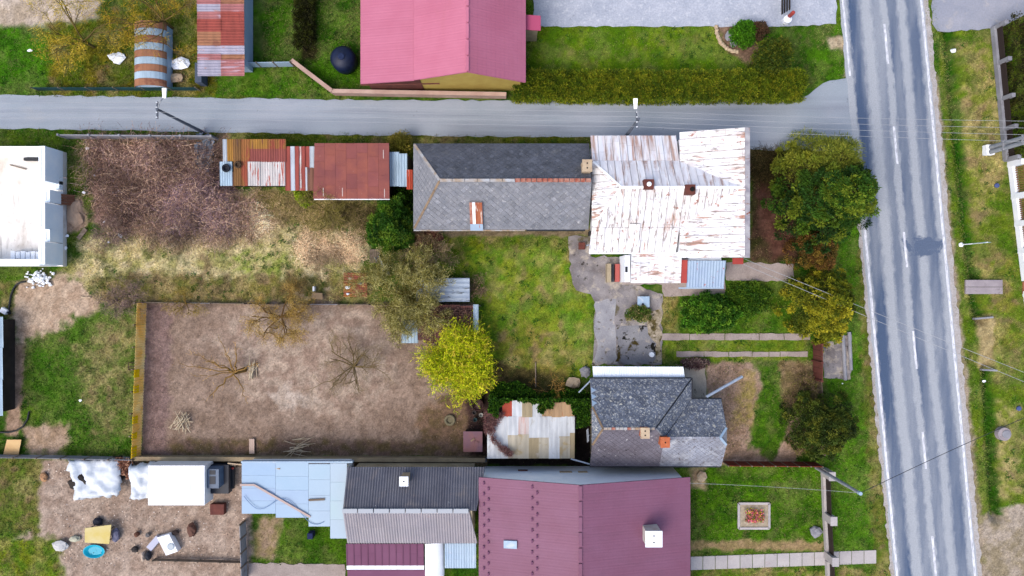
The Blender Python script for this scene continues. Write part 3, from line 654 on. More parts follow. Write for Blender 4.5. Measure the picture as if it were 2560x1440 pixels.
def white_roof(name, sc1, rust_lo, base=(252, 252, 252)):
    return mat(name, W(236, 236, 236), (W(214, 216, 222), (1.2, 1.2, 1)), [(W(196, 200, 210), sc1, .48, .7, 6, .3, .85), (C(196, 140, 112), tuple(x * 1.3 for x in sc1), rust_lo, rust_lo + .09, 8, .4, .85), (C(224, 200, 182), .55, .48, .7, 7, .3, .55), (C(182, 112, 80), 1.7, .60, .67, 9, .3, .85), (C(150, 134, 126), tuple(x * 3.2 for x in sc1), .55, .62, 7, .3, .75)], rough=.75, grain=.05, rand=.04)
m_wv = white_roof('flaking_white_vertical', (2.4, .45, .45), .565)
m_wh = white_roof('flaking_white_across', (.45, 2.2, .45), .54)
m_wr = mat('rusted_white', W(222, 224, 234), (W(236, 232, 232), (3, .4, .4)), [(C(206, 150, 118), (2.4, .22, .22), .46, .62, 6, .3, .85), (W(206, 210, 222), (6, .6, .6), .6, .7, 5)], grain=.08, rand=.06)
m_wr2 = mat('half_rusted_white', W(230, 230, 234), (W(212, 208, 214), (3, .5, .5)), [(C(206, 160, 138), (3, .4, .4), .52, .64, 6, .3, .75), (W(250, 250, 250), (5, .5, .5), .6, .66, 5)], grain=.08, rand=.06)
m_white = mat('white_metal', W(252, 252, 252), (W(236, 240, 246), 1), [(C(186, 150, 130), 3, .68, .74, 5)], grain=.04)
m_bluew = mat('pale_blue_metal', C(176, 204, 232), (C(192, 216, 238), .5), [(C(214, 226, 240), 1.5, .58, .7), (C(160, 176, 204), (.4, 4, 1), .62, .75, 4, .3, .5)], rough=.5, grain=.05)
m_bluer = mat('blue_metal_rust_spots', C(182, 206, 230), (C(170, 192, 222), 1), [(RED, (3.2, 1.3, 1.3), .64, .68, 5, .6)], rough=.6, grain=.06)
m_redp = mat('red_paint_sheet', C(196, 78, 70), (C(178, 66, 60), 1), [(C(216, 160, 150), 5, .66, .7)], rough=.6, grain=.08)
m_brownv = mat('brown_vent', C(126, 72, 62), (C(104, 58, 52), 2), grain=.1)
m_hole = mat('hole_black', C(22, 20, 20), grain=.2)  # near-black paints the darkness inside the flues and the vent hole
m_brick = mat('chimney_brick', C(222, 128, 84), (C(200, 104, 64), 3), [(C(230, 200, 150), 5, .6, .68)], grain=.2)
m_cream = mat('cream_chimney', C(226, 204, 172), (C(204, 178, 150), 2), [(C(150, 100, 80), 4, .6, .7)], grain=.15)
m_ridge_r = mat('ridge_red', C(178, 92, 72), (C(206, 158, 140), 3), grain=.2)
m_ridge_p = mat('ridge_pale', C(206, 210, 216), (C(186, 160, 130), 1.5), grain=.15)
m_ridge_t = mat('ridge_tan', C(166, 142, 116), (C(136, 116, 96), 2), grain=.2)

def chimney(parent, x, y, w, d, z0, z1, m, cap=None, holes=1, name='chimney'):
    o = MB().box(x - w / 2, x + w / 2, y - d / 2, y + d / 2, z0, z1).build(name, m, parent)
    MB().box(x - w / 2 - .05, x + w / 2 + .05, y - d / 2 - .05, y + d / 2 + .05, z1 - .1, z1 + .002).build('chimney_cap', cap or m, o)
    for i in range(holes):
        yy = y + (i - (holes - 1) / 2) * d * .45
        MB().lathe((x, yy, z1 - .02), [(.055, 0), (.055, .03), (.045, .031), (.045, .025)], 10).build('flue', m_hole, o)
    return o

# ------------------------------------------------------------------ house with the white flaking metal roof
wh = thing('white_roof_house', 'large house with flaking white metal roof showing rust streaks', 'house', (10, 6, 0))
SLW = dict(N_low=[(5.42, 8.62, 4.3), (11.35, 8.62, 4.3), (11.35, 10.53, 3.2), (5.42, 10.53, 3.2)],
           N_up=[(5.45, 8.6, 4.31), (7.15, 6.6, 6.0), (15.25, 6.6, 6.0), (11.36, 8.6, 4.31)],
           hip=[(5.45, 8.6, 4.31), (5.42, 4.12, 4.31), (7.15, 6.6, 6.0)],
           S_up=[(5.42, 4.12, 4.31), (7.15, 6.6, 6.0), (15.25, 6.6, 6.0), (11.36, 4.12, 4.31)],
           S_low=[(5.3, 2.45, 3.2), (5.42, 4.1, 4.3), (11.35, 4.1, 4.3), (11.35, 2.45, 3.2)],
           wing_n=[(11.36, 8.62, 4.33), (15.25, 6.62, 6.02), (15.25, 10.5, 6.02), (11.36, 10.55, 4.33)],
           wing_s=[(11.36, 4.1, 4.33), (11.36, 2.05, 4.33), (15.25, 2.0, 6.02), (15.25, 6.58, 6.02)])
m_deck = mat('seam_rust', C(150, 118, 104), (C(110, 92, 88), 2), grain=.2)
mats_w = dict(N_low=m_wr, N_up=m_wr2, hip=m_wh, S_up=m_wv, S_low=m_wv, wing_n=m_wh, wing_s=m_wh)
for i, (k, pts) in enumerate(SLW.items()):
    s_ = Slope(pts); s_.slab('roof_deck', .10, m_deck, wh)
    panels(s_, wh, .5, 1.9, mats_w[k], seed=40 + i, gap=.03)
# walls under the roof
MB().prism([(5.75, 2.85, 0), (11.6, 2.85, 0), (11.6, 10.2, 0), (5.75, 10.2, 0)], (0, 0, 3.05)).build('wall', m_wallw, wh)
MB().prism([(5.75, 4.4, 3.04), (5.75, 8.3, 3.04), (5.75, 8.3, 4.2), (5.75, 4.4, 4.2)], (.3, 0, 0)).build('west_wall', m_wallw, wh)
MB().prism([(11.5, 2.3, 0), (15.3, 2.3, 0), (15.3, 2.3, 5.85), (11.5, 2.3, 4.2)], (0, 7.9, 0)).build('wing_wall', m_wallw, wh)
MB().prism([(15.26, 1.98, 6.05), (15.62, 1.98, 5.9), (15.62, 1.98, 5.8), (15.26, 1.98, 5.92)], (0, 8.54, 0)).build('verge', mat('patched_verge', C(236, 232, 232), (C(186, 178, 186), (1, 1.6, 1)), [(RUST, (1, 2.2, 1), .62, .68, 4)], grain=.08), wh)
for a, b in (((11.4, 8.58, 4.40), (15.2, 6.62, 6.08)), ((11.4, 4.14, 4.40), (15.2, 6.58, 6.08))):
    MB().bar(a, b, .42, .03).build('valley_flashing', m_wh, wh)
cap_line('ridge_cap', (7.1, 6.6, 6.0), (15.2, 6.6, 6.0), .16, .07, m_white, wh, 5)
cap_line('hip_cap', (5.5, 8.55, 4.36), (7.15, 6.6, 6.02), .12, .06, m_white, wh)
cap_line('hip_cap', (5.5, 4.17, 4.36), (7.15, 6.6, 6.02), .12, .06, m_white, wh)
for (px, py, hole) in ((1623, 460, m_white), (1727, 473, m_hole)):
    x, y = X(px, 6.4), Y(py, 6.4)
    v = MB().box(x - .32, x + .32, y - .32, y + .32, 5.3, 6.35).build('vent_box', m_brownv, wh)
    MB().lathe((x + (0 if hole is m_white else .1), y, 6.34), [(.15, 0), (.15, .12), (.1, .16)], 12).build('vent_cap', hole, v)
hz = X(1585, 4.3)
MB().prism([(hz - .35, 3.0, 3.65), (hz + .35, 3.0, 3.65), (hz + .35, 4.3, 4.56), (hz - .35, 4.3, 4.56)], (0, 0, .14)).build('roof_hatch', m_wv, wh)
# porch
po = Slope([(8.3, 2.5, 3.12), (11.78, 2.5, 3.12), (11.78, .35, 2.75), (8.3, .35, 2.75)]); po.slab('porch_deck', .08, m_white, wh)
panels(po, wh, .58, .9, m_wh, name='porch_panel', seed=60)
MB().box(8.55, 11.6, .6, 2.84, 0, 2.7).build('porch_wall', m_wallw, wh)
MB().box(7.9, 8.28, .42, 2.3, 0, 2.6).build('porch_pier', m_wallw, wh)
MB().box(7.93, 8.1, 1.1, 1.5, 1.2, 2.62).build('porch_window', m_gut, wh)
rs = Slope([(11.8, 1.95, 2.95), (12.22, 1.95, 2.95), (12.22, .35, 2.72), (11.8, .35, 2.72)]); rs.slab('red_strip', .05, m_redp, wh)
aw = Slope([(12.24, 1.9, 2.9), (14.9, 1.9, 2.9), (14.85, .05, 2.5), (12.24, .05, 2.5)]); aw.slab('awning_deck', .06, m_bluew, wh)
for i in range(3): corr(aw, (aw.u0 + i * .89, aw.u0 + (i + 1) * .89 - .01, -9, 9), .018, .2, m_bluer, wh, 'awning_sheet')
MB().box(11.7, 14.87, -.05, .04, 2.44, 2.52).build('awning_gutter', m_bluew, wh)
MB().box(12.4, 14.7, .5, 2.35, 0, 2.45).build('awning_wall', m_wallw, wh)
MB().box(14.85, 15.55, 1.6, 2.02, 4.6, 4.72).build('red_patch', m_redp, wh)
MB().box(5.35, 11.3, 2.36, 2.45, 3.08, 3.2).build('gutter', m_white, wh)
MB().tube([P(1484, 608, 3.2), P(1466, 614, 3.1)], .04).build('water_spout', m_pipe, wh)
dr = MB().box(X(1514), X(1524), Y(706), Y(660), 0, .85).build('door_leaf', m_wallb, wh)
MB().box(7.0, 7.45, .45, 1.75, 0, .35).build('cellar_hatch', mat('dark_hatch', C(82, 86, 96), grain=.15), wh)
MB().box(7.52, 7.85, .45, 1.75, 0, .5).build('step_box', mat('faded_red', C(206, 110, 104), grain=.1), wh)

# ------------------------------------------------------------------ long house with the diamond slate roof
lh = thing('slate_house', 'long house with grey diamond slate hip roof and red ridge tiles', 'house', (-1, 7, 0))
xl, xr, yn, ys_, ze, zr, yr = -6.85, 5.32, 10.05, 4.08, 2.9, 5.3, 7.15; xh = -4.8
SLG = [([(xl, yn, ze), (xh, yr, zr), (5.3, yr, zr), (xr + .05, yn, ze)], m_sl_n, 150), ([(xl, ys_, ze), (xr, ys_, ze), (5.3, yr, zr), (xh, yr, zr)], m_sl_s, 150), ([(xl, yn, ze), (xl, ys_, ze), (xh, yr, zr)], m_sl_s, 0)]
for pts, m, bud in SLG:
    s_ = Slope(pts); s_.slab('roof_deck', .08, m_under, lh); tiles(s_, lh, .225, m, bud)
MB().prism([(-6.5, 4.42, 0), (5.3, 4.42, 0), (5.3, 9.72, 0), (-6.5, 9.72, 0)], (0, 0, 2.85)).build('wall', m_wallb, lh)
cap_line('ridge_tile', (xh, yr, zr), (.2, yr, zr), .2, .08, m_ridge_p, lh, 6)
cap_line('ridge_tile', (.2, yr, zr), (5.25, yr, zr), .24, .09, m_ridge_r, lh, 14)
cap_line('hip_tile', (xl + .05, yn - .06, ze + .02), (xh, yr, zr), .17, .06, m_ridge_p, lh, 5)
cap_line('hip_tile', (xl + .05, ys_ + .06, ze + .02), (xh, yr, zr), .15, .05, m_ridge_t, lh, 5)
chimney(lh, X(1468, 5.9), Y(414, 5.9), .55, .7, 3.6, 5.95, m_cream, m_cream, 2)
MB().tube([(1.0, ys_ - .06, ze - .05), (5.1, ys_ - .06, ze - .05)], .06, 8).build('gutter', m_gut, lh)
MB().tube([(xl, ys_ - .06, ze - .05), (.9, ys_ - .06, ze - .05)], .05, 8).build('gutter', m_ridge_p, lh)
dsl = Slope([(X(1175, 3.6), ys_ - .02, 3.0), (X(1207, 3.6), ys_ - .02, 3.0), (X(1207, 3.6), 5.85, 4.42), (X(1175, 3.6), 5.85, 4.42)])
ds = dsl.slab('dormer', .24, m_ridge_p, lh, lift=.10)
wd = dsl.u1 - dsl.u0
for i, (a, b, m) in enumerate(((0, .22, m_ridge_r), (.22, .45, m_white), (.45, 1, mat('rust_streak_sheet', C(196, 120, 84), (C(160, 84, 60), (5, .6, .6)), [(C(236, 222, 210), (8, 1, 1), .6, .65)], grain=.1)))):
    dsl.plate([(dsl.u0 + a * wd, dsl.v0 + .55), (dsl.u0 + b * wd - .01, dsl.v0 + .55), (dsl.u0 + b * wd - .01, dsl.v1), (dsl.u0 + a * wd, dsl.v1)], .11, .02).build('dormer_sheet', m, ds)
dsl.plate([(dsl.u0, dsl.v0), (dsl.u1, dsl.v0), (dsl.u1, dsl.v0 + .54), (dsl.u0, dsl.v0 + .54)], .105, .02).build('dormer_sheet', m_bluer, ds)

# ------------------------------------------------------------------ small house with the lichened slate roof
sh = thing('small_slate_house', 'small house with lichen speckled slate roof and two chimneys', 'house', (10, -9.4, 0))
A = dict(N1=([(5.43, -6.32, 2.9), (12.48, -6.32, 2.9), (9.58, -9.36, 5.2), (6.06, -9.36, 5.2), (5.43, -8.04, 4.2)], m_lichen, 210),
         W=([(5.43, -8.04, 4.2), (6.06, -9.36, 5.2), (5.43, -10.68, 4.2)], m_lichen, 0),
         E1=([(12.48, -6.32, 2.9), (12.48, -7.75, 2.9), (10.26, -10.07, 4.66), (9.58, -9.36, 5.2)], m_lichen, 30),
         N2=([(12.48, -7.75, 2.9), (14.57, -7.75, 2.9), (14.57, -9.46, 4.2), (14.0, -10.07, 4.66), (10.26, -10.07, 4.66)], m_lichen, 60),
         E2=([(14.57, -9.46, 4.2), (14.0, -10.07, 4.66), (14.57, -10.68, 4.2)], m_sl_s, 0),
         SA=([(5.43, -12.4, 2.9), (10.26, -12.4, 2.9), (10.26, -10.07, 4.66), (9.58, -9.36, 5.2), (6.06, -9.36, 5.2), (5.43, -10.68, 4.2)], mat('slate_mauve', C(132, 128, 140), (C(112, 106, 116), .8), [(C(206, 204, 206), 4.5, .64, .68, 4), (C(52, 48, 54), 6.5, .63, .68, 4)], rand=.2, grain=.3, gscale=16), 0),
         SB=([(10.26, -12.4, 2.9), (14.57, -12.4, 2.9), (14.57, -10.68, 4.2), (14.0, -10.07, 4.66), (10.26, -10.07, 4.66)], m_frost, 0))
for k, (pts, m, bud) in A.items():
    s_ = Slope(pts); s_.slab('roof_deck', .08, m_under if k in ('N1', 'N2', 'E1') else m, sh); tiles(s_, sh, .225, m, bud)
MB().prism([(5.75, -12.1, 0), (5.75, -6.7, 0), (5.75, -6.7, 2.85), (5.75, -8.2, 4.0), (5.75, -10.5, 4.0), (5.75, -12.1, 2.85)], (4.0, 0, 0)).build('wall', m_wallb, sh)
MB().box(9.76, 12.18, -12.08, -6.68, 0, 2.8).build('wall', m_wallb, sh)
MB().prism([(12.2, -12.1, 0), (12.2, -8.1, 0), (12.2, -8.1, 2.85), (12.2, -9.6, 4.0), (12.2, -10.5, 4.0), (12.2, -12.1, 2.85)], (2.1, 0, 0)).build('wall', m_wallb, sh)
cap_line('ridge_tile', (6.1, -9.36, 5.2), (9.5, -9.36, 5.2), .16, .06, m_ridge_p, sh, 13, [m_ridge_p, m_ridge_p, m_ridge_r, m_ridge_p])
cap_line('ridge_tile', (10.3, -10.07, 4.66), (13.95, -10.07, 4.66), .14, .05, m_frost, sh, 6)
cap_line('hip_tile', (5.45, -8.06, 4.22), (6.06, -9.36, 5.2), .13, .06, m_ridge_t, sh, 2)
cap_line('hip_tile', (5.45, -10.66, 4.22), (6.06, -9.36, 5.2), .13, .06, m_ridge_t, sh, 2)
cap_line('hip_tile', (14.55, -9.48, 4.22), (14.0, -10.07, 4.66), .15, .06, m_bluew, sh, 2)
cap_line('hip_tile', (14.55, -10.66, 4.22), (14.0, -10.07, 4.66), .15, .06, m_bluew, sh, 2)
cap_line('hip_tile', (9.58, -9.36, 5.2), (10.26, -10.07, 4.66), .1, .05, m_sl_s, sh)
MB().bar((12.46, -7.75, 2.93), (10.28, -10.05, 4.68), .16, .02).build('valley_gutter', m_gut, sh)
MB().bar((12.46, -6.36, 2.96), (9.6, -9.3, 5.2), .09, .03).build('hip_strip', m_gut, sh)
chimney(sh, X(1612, 5.6), Y(1082, 5.6), .5, .62, 4.0, 5.75, m_brick, m_cream, 2)
chimney(sh, X(1663, 5.4), Y(1106, 5.4), .52, .6, 3.6, 5.45, m_brick, m_brick, 1)
MB().tube([(5.4, -6.27, 2.86), (12.5, -6.27, 2.86)], .055).build('gutter', m_gut, sh)
MB().tube([(12.55, -6.27, 2.86), (12.55, -7.7, 2.86)], .05).build('gutter', m_gut, sh)
MB().tube([(12.55, -7.7, 2.86), (14.6, -7.7, 2.86)], .055).build('gutter', m_gut, sh)
MB().tube([(5.4, -12.46, 2.86), (14.55, -12.46, 2.86)], .05).build('gutter', m_gut, sh)
for a, b in (((1766, 992, 2.85), (1856, 941, 2.7)), ((1476, 952, 2.85), (1447, 981, 2.7)), ((1474, 1160, 2.85), (1427, 1147, 2.7))):
    MB().tube([P(*a), P(*b)], .10 if a[0] == 1766 else .055, 10).build('water_spout', m_pipe, sh)
cn = Slope([(X(1483, 2.5), Y(946, 2.6), 2.62), (X(1711, 2.5), Y(946, 2.6), 2.62), (X(1709, 2.5), Y(917, 2.4), 2.4), (X(1482, 2.5), Y(916, 2.4), 2.4)])
co = cn.slab('canopy', .04, m_wallw, sh)
n = 8
for i in range(n):
    a = cn.u0 + (cn.u1 - cn.u0) * i / n; b = cn.u0 + (cn.u1 - cn.u0) * (i + 1) / n - .01
    corr(cn, (a, b, -9, 9), .01, .12, mat('canopy_sheet_white', W(236, 242, 250), (W(222, 230, 242), 1), rough=.5, grain=.04) if i == 0 else bpy.data.materials['canopy_sheet_white'], co, 'canopy_sheet', h0=.015)
for px in (1490, 1560, 1635, 1702): MB().tube([(X(px, 0) * .97, Y(916, 2.4) - .1, 0), (X(px, 0) * .97, Y(916, 2.4) - .1, 2.4)], .04).build('canopy_post', m_timber, sh)
fl = Slope(A['N1'][0])
for i in range(3): fl.plate([(fl.u1 - .02, fl.v0 + .7 + i * .5), (fl.u1 - .36, fl.v0 + .92 + i * .5), (fl.u1 - .02, fl.v0 + 1.16 + i * .5)], .03, .02).build('patch_sheet', m_bluew, sh)

# ------------------------------------------------------------------ purple roofed house at the bottom
m_pur = mat('purple_metal_tile', C(150, 100, 128), (C(144, 92, 118), .5), [(C(136, 92, 116), (.25, 1.2, 1), .55, .75, 5, .3, .6), (C(170, 124, 150), 3, .66, .8, 5, .3, .4)], rough=.6, grain=.08, gscale=14, rand=.02)
ph = thing('purple_roof_house', 'house with plum purple metal tile roof and white north wall', 'house', (4.8, -18, 0))
PL, PR, PM, PZ, PZR, PT, PB = -2.25, 12.1, 4.45, 4.2, 6.25, -12.85, -25.0
m_step = m_pur
def metal_tile(sl, parent, m, name='roof_panel', width=1.1, step=.35):
    """pressed metal tile panels: shallow waves across and small steps up the slope"""
    n = max(1, round((sl.u1 - sl.u0) / width)); wd = (sl.u1 - sl.u0) / n
    k = int((sl.v1 - sl.v0) / step) + 1
    for i in range(n):
        a, b = sl.u0 + i * wd, sl.u0 + (i + 1) * wd; nu = 12; mb = MB(); vs = []; fs = []
        us = [a + (b - a) * j / nu for j in range(nu + 1)]
        rows = []
        for r in range(k):
            v0, v1 = sl.v0 + r * step, min(sl.v1, sl.v0 + (r + 1) * step)
            rows += [(v0, .030), (v1, .018)]
        for (v, h) in rows:
            for j, u in enumerate(us): vs.append(sl.at(u, v, h + .004 * math.cos(2 * math.pi * (u - a) / (b - a) * 5)))
        w_ = nu + 1
        for r in range(len(rows) - 1):
            for j in range(nu): fs.append((r * w_ + j, r * w_ + j + 1, (r + 1) * w_ + j + 1, (r + 1) * w_ + j))
        mb.add(vs, fs); mb.build(name, m, parent)
for pts in ([(PL, PT, PZ), (PL, PB, PZ), (PM, PB, PZR), (PM, PT, PZR)], [(PM, PT, PZR), (PM, PB, PZR), (PR, PB, PZ), (PR, PT, PZ)]):
    s_ = Slope(pts); s_.slab('roof_deck', .12, m_pur, ph); metal_tile(s_, ph, m_pur)
MB().prism([(PL + .25, PT - .25, 0), (PR - .35, PT - .25, 0), (PR - .35, PT - .25, 4.1), (PM, PT - .25, PZR - .15), (PL + .25, PT - .25, 4.1)], (0, -11.6, 0)).build('wall', m_wallw, ph)
cap_line('ridge_tile', (PM, PT, PZR), (PM, PB, PZR), .22, .09, m_pur, ph, 12)
MB().box(X(1295), X(1318), PT - .27, PT - .2, 1.2, 1.5).build('wall_vent', m_brownv, ph)
for i, (a, b) in enumerate(((1395, 1425), (1440, 1462))):
    MB().box(X(a), X(b), PT - .27, PT - .2, 1.6, 2.0).build('window', m_cream, ph)
slp = Slope([(PL, PT, PZ), (PL, PB, PZ), (PM, PB, PZR), (PM, PT, PZR)])
sg = MB().box(-.1, .1, -.05, .05, 0, .09).mesh('snow_guard'); sg.materials.append(mat('snow_guard_plum', C(130, 82, 114)))
for cx, cnt in ((X(1215, 4.4), 24), (X(1336, 5.2), 24)):
    for i in range(cnt):
        x = cx + (.16 if i % 2 else -.16); y = PT - .35 - i * .36
        zz = PZ + (x - PL) / (PM - PL) * (PZR - PZ)
        o = link('snow_guard', sg, None, ph); o.matrix_basis = Matrix.Translation((x, y, zz + .06)) @ Matrix.Rotation(math.pi / 2, 4, 'Z')
chimney(ph, X(1632, 6.1), Y(1343, 6.1), 1.0, .95, 4.6, 6.5, mat('painted_chimney', C(232, 228, 222), (C(214, 196, 186), 2), grain=.08), m_wallw, 2)
MB().prism([(X(1259, 4.9), Y(1352, 4.9), 4.72), (X(1292, 4.9), Y(1350, 4.9), 5.0), (X(1292, 4.9), Y(1369, 4.9), 5.0), (X(1259, 4.9), Y(1371, 4.9), 4.72)], (0, 0, .16)).build('skylight', m_bluew, ph)

# ------------------------------------------------------------------ pink roofed house at the top
m_pink = mat('pink_metal', C(218, 130, 158), (C(210, 120, 148), .4), [(C(206, 120, 140), (1.2, .25, 1), .55, .75, 5, .3, .5)], rough=.55, grain=.06, rand=.02)
kh = thing('pink_roof_house', 'house with bright pink metal roof and yellow gable', 'house', (-4, 19, 0))
KT, KB = 27.0, 14.15
for pts in ([(-2.93, KB, 6.0), (-2.93, KT, 6.0), (.93, KT, 3.5), (.93, KB, 3.5)], [(-6.66, KB, 4.1), (-6.66, KT, 4.1), (-2.93, KT, 6.0), (-2.93, KB, 6.0)], [(-10.5, KB, 3.1), (-10.5, KT, 3.1), (-6.67, KT, 4.0), (-6.67, KB, 4.0)]):
    s_ = Slope(pts); s_.slab('roof_deck', .1, m_pink, kh); metal_tile(s_, kh, m_pink)
MB().prism([(-6.4, KB + .35, 0), (.6, KB + .35, 0), (.6, KB + .35, 3.4), (-2.93, KB + .35, 5.8), (-6.4, KB + .35, 4.0)], (0, 11.5, 0)).build('wall', mat('yellow_render', C(222, 196, 104), (C(206, 176, 90), 1), grain=.06), kh)
MB().box(-10.2, -6.42, KB + .3, KT - .6, 0, 3.0).build('annex_wall', m_brownv, kh)
cap_line('ridge_tile', (-2.93, KB, 6.0), (-2.93, KT, 6.0), .2, .08, m_pink, kh, 12)
MB().tube([(-10.5, KB - .05, 3.05), (-5.0, KB - .05, 3.4)], .05).build('gutter', m_brownv, kh)
s_ = Slope([(.95, Y(75, 3), 3.1), (2.0, Y(75, 3), 2.9), (2.0, Y(38, 3), 2.9), (.95, Y(38, 3), 3.1)]); s_.slab('porch_roof', .1, mat('pink_porch', C(206, 92, 130), grain=.05), kh)
MB().box(.62, 1.8, Y(75, 3) + .2, Y(38, 3) - .2, 0, 2.8).build('porch_wall', m_wallb, kh)

# ------------------------------------------------------------------ grey corrugated annex
ch = thing('corrugated_annex', 'grey corrugated gable roof annex beside the purple roofed house', 'annex', (-7, -15, 0))
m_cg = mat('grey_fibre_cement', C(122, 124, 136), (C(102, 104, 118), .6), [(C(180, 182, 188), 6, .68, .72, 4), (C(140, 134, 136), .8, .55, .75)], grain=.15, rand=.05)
m_cg2 = mat('sunlit_fibre_cement', C(182, 176, 182), (C(168, 164, 174), .7), [(C(190, 160, 156), 2, .66, .8)], grain=.12, rand=.04)  # south slope's sunlit tone painted into the sheet colour
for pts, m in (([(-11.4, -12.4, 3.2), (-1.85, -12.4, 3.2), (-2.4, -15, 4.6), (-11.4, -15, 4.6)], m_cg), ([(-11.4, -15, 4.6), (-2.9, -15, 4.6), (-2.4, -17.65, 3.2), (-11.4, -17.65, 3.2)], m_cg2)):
    s_ = Slope(pts); s_.slab('roof_deck', .06, m, ch)
    n = 10; wd = (s_.u1 - s_.u0) / n
    for i in range(n):
        vm = (s_.v0 + s_.v1) / 2
        for a, b in ((s_.v0, vm), (vm, s_.v1)): corr(s_, (s_.u0 + i * wd, s_.u0 + (i + 1) * wd - .01, a, b - .01), .03, .18, m, ch, h0=.04)
cap_line('ridge_cap', (-11.45, -15, 4.63), (-2.9, -15, 4.63), .3, .09, mat('pale_ridge', C(200, 206, 214), grain=.08), ch, 8)
MB().prism([(-11.1, -12.7, 0), (-11.1, -17.4, 0), (-11.1, -17.4, 3.1), (-11.1, -15, 4.5), (-11.1, -12.7, 3.1)], (8.4, 0, 0)).build('wall', m_wallb, ch)
chimney(ch, X(1010, 4.7), Y(1203, 4.7), .5, .55, 3.2, 4.8, m_cream, m_wallw, 1)

# ------------------------------------------------------------------ flat pale blue roof
fb = thing('blue_flat_shed', 'shed with stepped flat pale blue sheet roof', 'shed', (-15.5, -14.5, 0))
for i, (x0, x1, y0, y1, z) in enumerate(((605, 690, 1156, 1284, 2.6), (690, 772, 1156, 1294, 2.63), (772, 826, 1160, 1316, 2.66), (826, 868, 1158, 1346, 2.69))):
    a, b = P(x0, y0, z), P(x1 - .5, y1, z)
    n = 4
    for j in range(n):
        ya = a.y + (b.y - a.y) * j / n; yb = a.y + (b.y - a.y) * (j + 1) / n
        MB().prism([(a.x, ya, z), (b.x, ya, z), (b.x, yb + .01, z), (a.x, yb + .01, z)], (0, 0, .05)).build('roof_sheet', mat(f'blue_sheet_{i}{j}', C(170 + 7 * i + R.randint(-4, 4), 200 + 6 * i + R.randint(-4, 4), 234), (C(178 + 6 * i, 208 + 4 * i, 238), .4), rough=.5, grain=.04), fb)
MB().box(X(612, 2.6), X(866, 2.6), Y(1280, 2.6), Y(1162, 2.6), 0, 2.58).build('wall', m_wallw, fb)
MB().box(X(605, 2.6), X(882, 2.7), Y(1156, 2.6), Y(1152, 2.6), 2.3, 2.78).build('parapet', m_bluew, fb)
for nm, a, b, lab in (('trim_board', (636, 1212), (776, 1292), 'long pale board laid askew on the flat blue roof'), ('short_plank', (772, 1250), (812, 1248), 'short grey plank on the flat blue roof'), ('pink_batten', (600, 1212), (636, 1212), 'short pink batten at the west edge of the flat blue roof')):
    tag(MB().bar(P(*a, 2.74) + Vector((0, 0, .03)), P(*b, 2.74) + Vector((0, 0, .03)), .14, .05).build(nm, m_timber if 'plank' in nm else mat(nm, C(214, 190, 182), grain=.1)), lab, 'plank')
tag(MB().tube([P(610 + i * 8, 1240 + 22 * math.sin(i * .36) + i * 2.2, 2.74) + Vector((0, 0, .03)) for i in range(26)], .02, 6).build('hose', mat('blue_hose', C(130, 160, 206))), 'pale blue hose curling over the flat blue roof', 'hose')

# ------------------------------------------------------------------ small roofs at the bottom edge
lp = thing('purple_lean_to', 'low purple lean-to roof with white edging at the bottom edge', 'lean-to', (-8, -18.8, 0))
m_pur2 = mat('purple_sheet', C(140, 92, 122), (C(132, 84, 114), .6), grain=.05, rand=.03)
a, b = P(866, 1358, 2.6), P(1060, 1412, 2.4)
s_ = Slope([(a.x, a.y, 2.7), (b.x, a.y, 2.7), (b.x, b.y, 2.5), (a.x, b.y, 2.5)]); s_.slab('roof_deck', .06, m_pur2, lp); panels(s_, lp, .5, 3, m_pur2, seed=3)
MB().box(a.x, b.x, b.y - .3, b.y - .02, 2.3, 2.5).build('edge_board', m_wallw, lp)
MB().box(a.x + .1, b.x - .1, b.y + .1, a.y, 0, 2.42).build('wall', m_wallb, lp)
c2 = P(866, 1424, 2.2)
s_ = Slope([(a.x, c2.y, 2.3), (b.x + .2, c2.y, 2.3), (b.x + .2, c2.y - 3, 2.0), (a.x, c2.y - 3, 2.0)]); s_.slab('lower_roof', .06, m_pur2, lp)
MB().box(a.x + .1, b.x - .1, c2.y - 2.8, c2.y - .1, 0, 1.95).build('lower_wall', m_wallb, lp)
wc = MB(); prof = []
for i in range(9):
    q = math.pi / 2 * i / 8; prof.append((X(1064, 2.6) + 1.25 * math.sin(q), 2.9 - .7 * (1 - math.cos(q))))
wc.prism([(prof[0][0], Y(1356, 2.6), 1.9)] + [(p[0], Y(1356, 2.6), p[1]) for p in prof] + [(prof[-1][0], Y(1356, 2.6), 1.9)], (0, -2.6, 0))
tag(wc.build('white_canopy', m_wallw), 'curved white canopy beside the low purple lean-to', 'canopy')
bc = thing('blue_carport', 'pale blue corrugated canopy against the purple roofed house', 'canopy', (-4, -18.6, 0))
s_ = Slope([(X(1112, 2.4), Y(1357, 2.4), 2.5), (X(1190, 2.4), Y(1357, 2.4), 2.5), (X(1190, 2.4), Y(1420, 2.4), 2.4), (X(1112, 2.4), Y(1420, 2.4), 2.4)], across=(1, 0, 0)); s_.slab('roof_deck', .05, m_bluew, bc)
for i in range(3): corr(s_, (s_.u0 + i * .72, s_.u0 + i * .72 + .71, -9, 9), .015, .18, m_bluew, bc)
for px in (1116, 1186):
    for py in (1360, 1416): MB().tube([P(px, py, 2.4) * 1 - Vector((0, 0, 2.4)), P(px, py, 2.4)], .04).build('post', m_timber, bc)

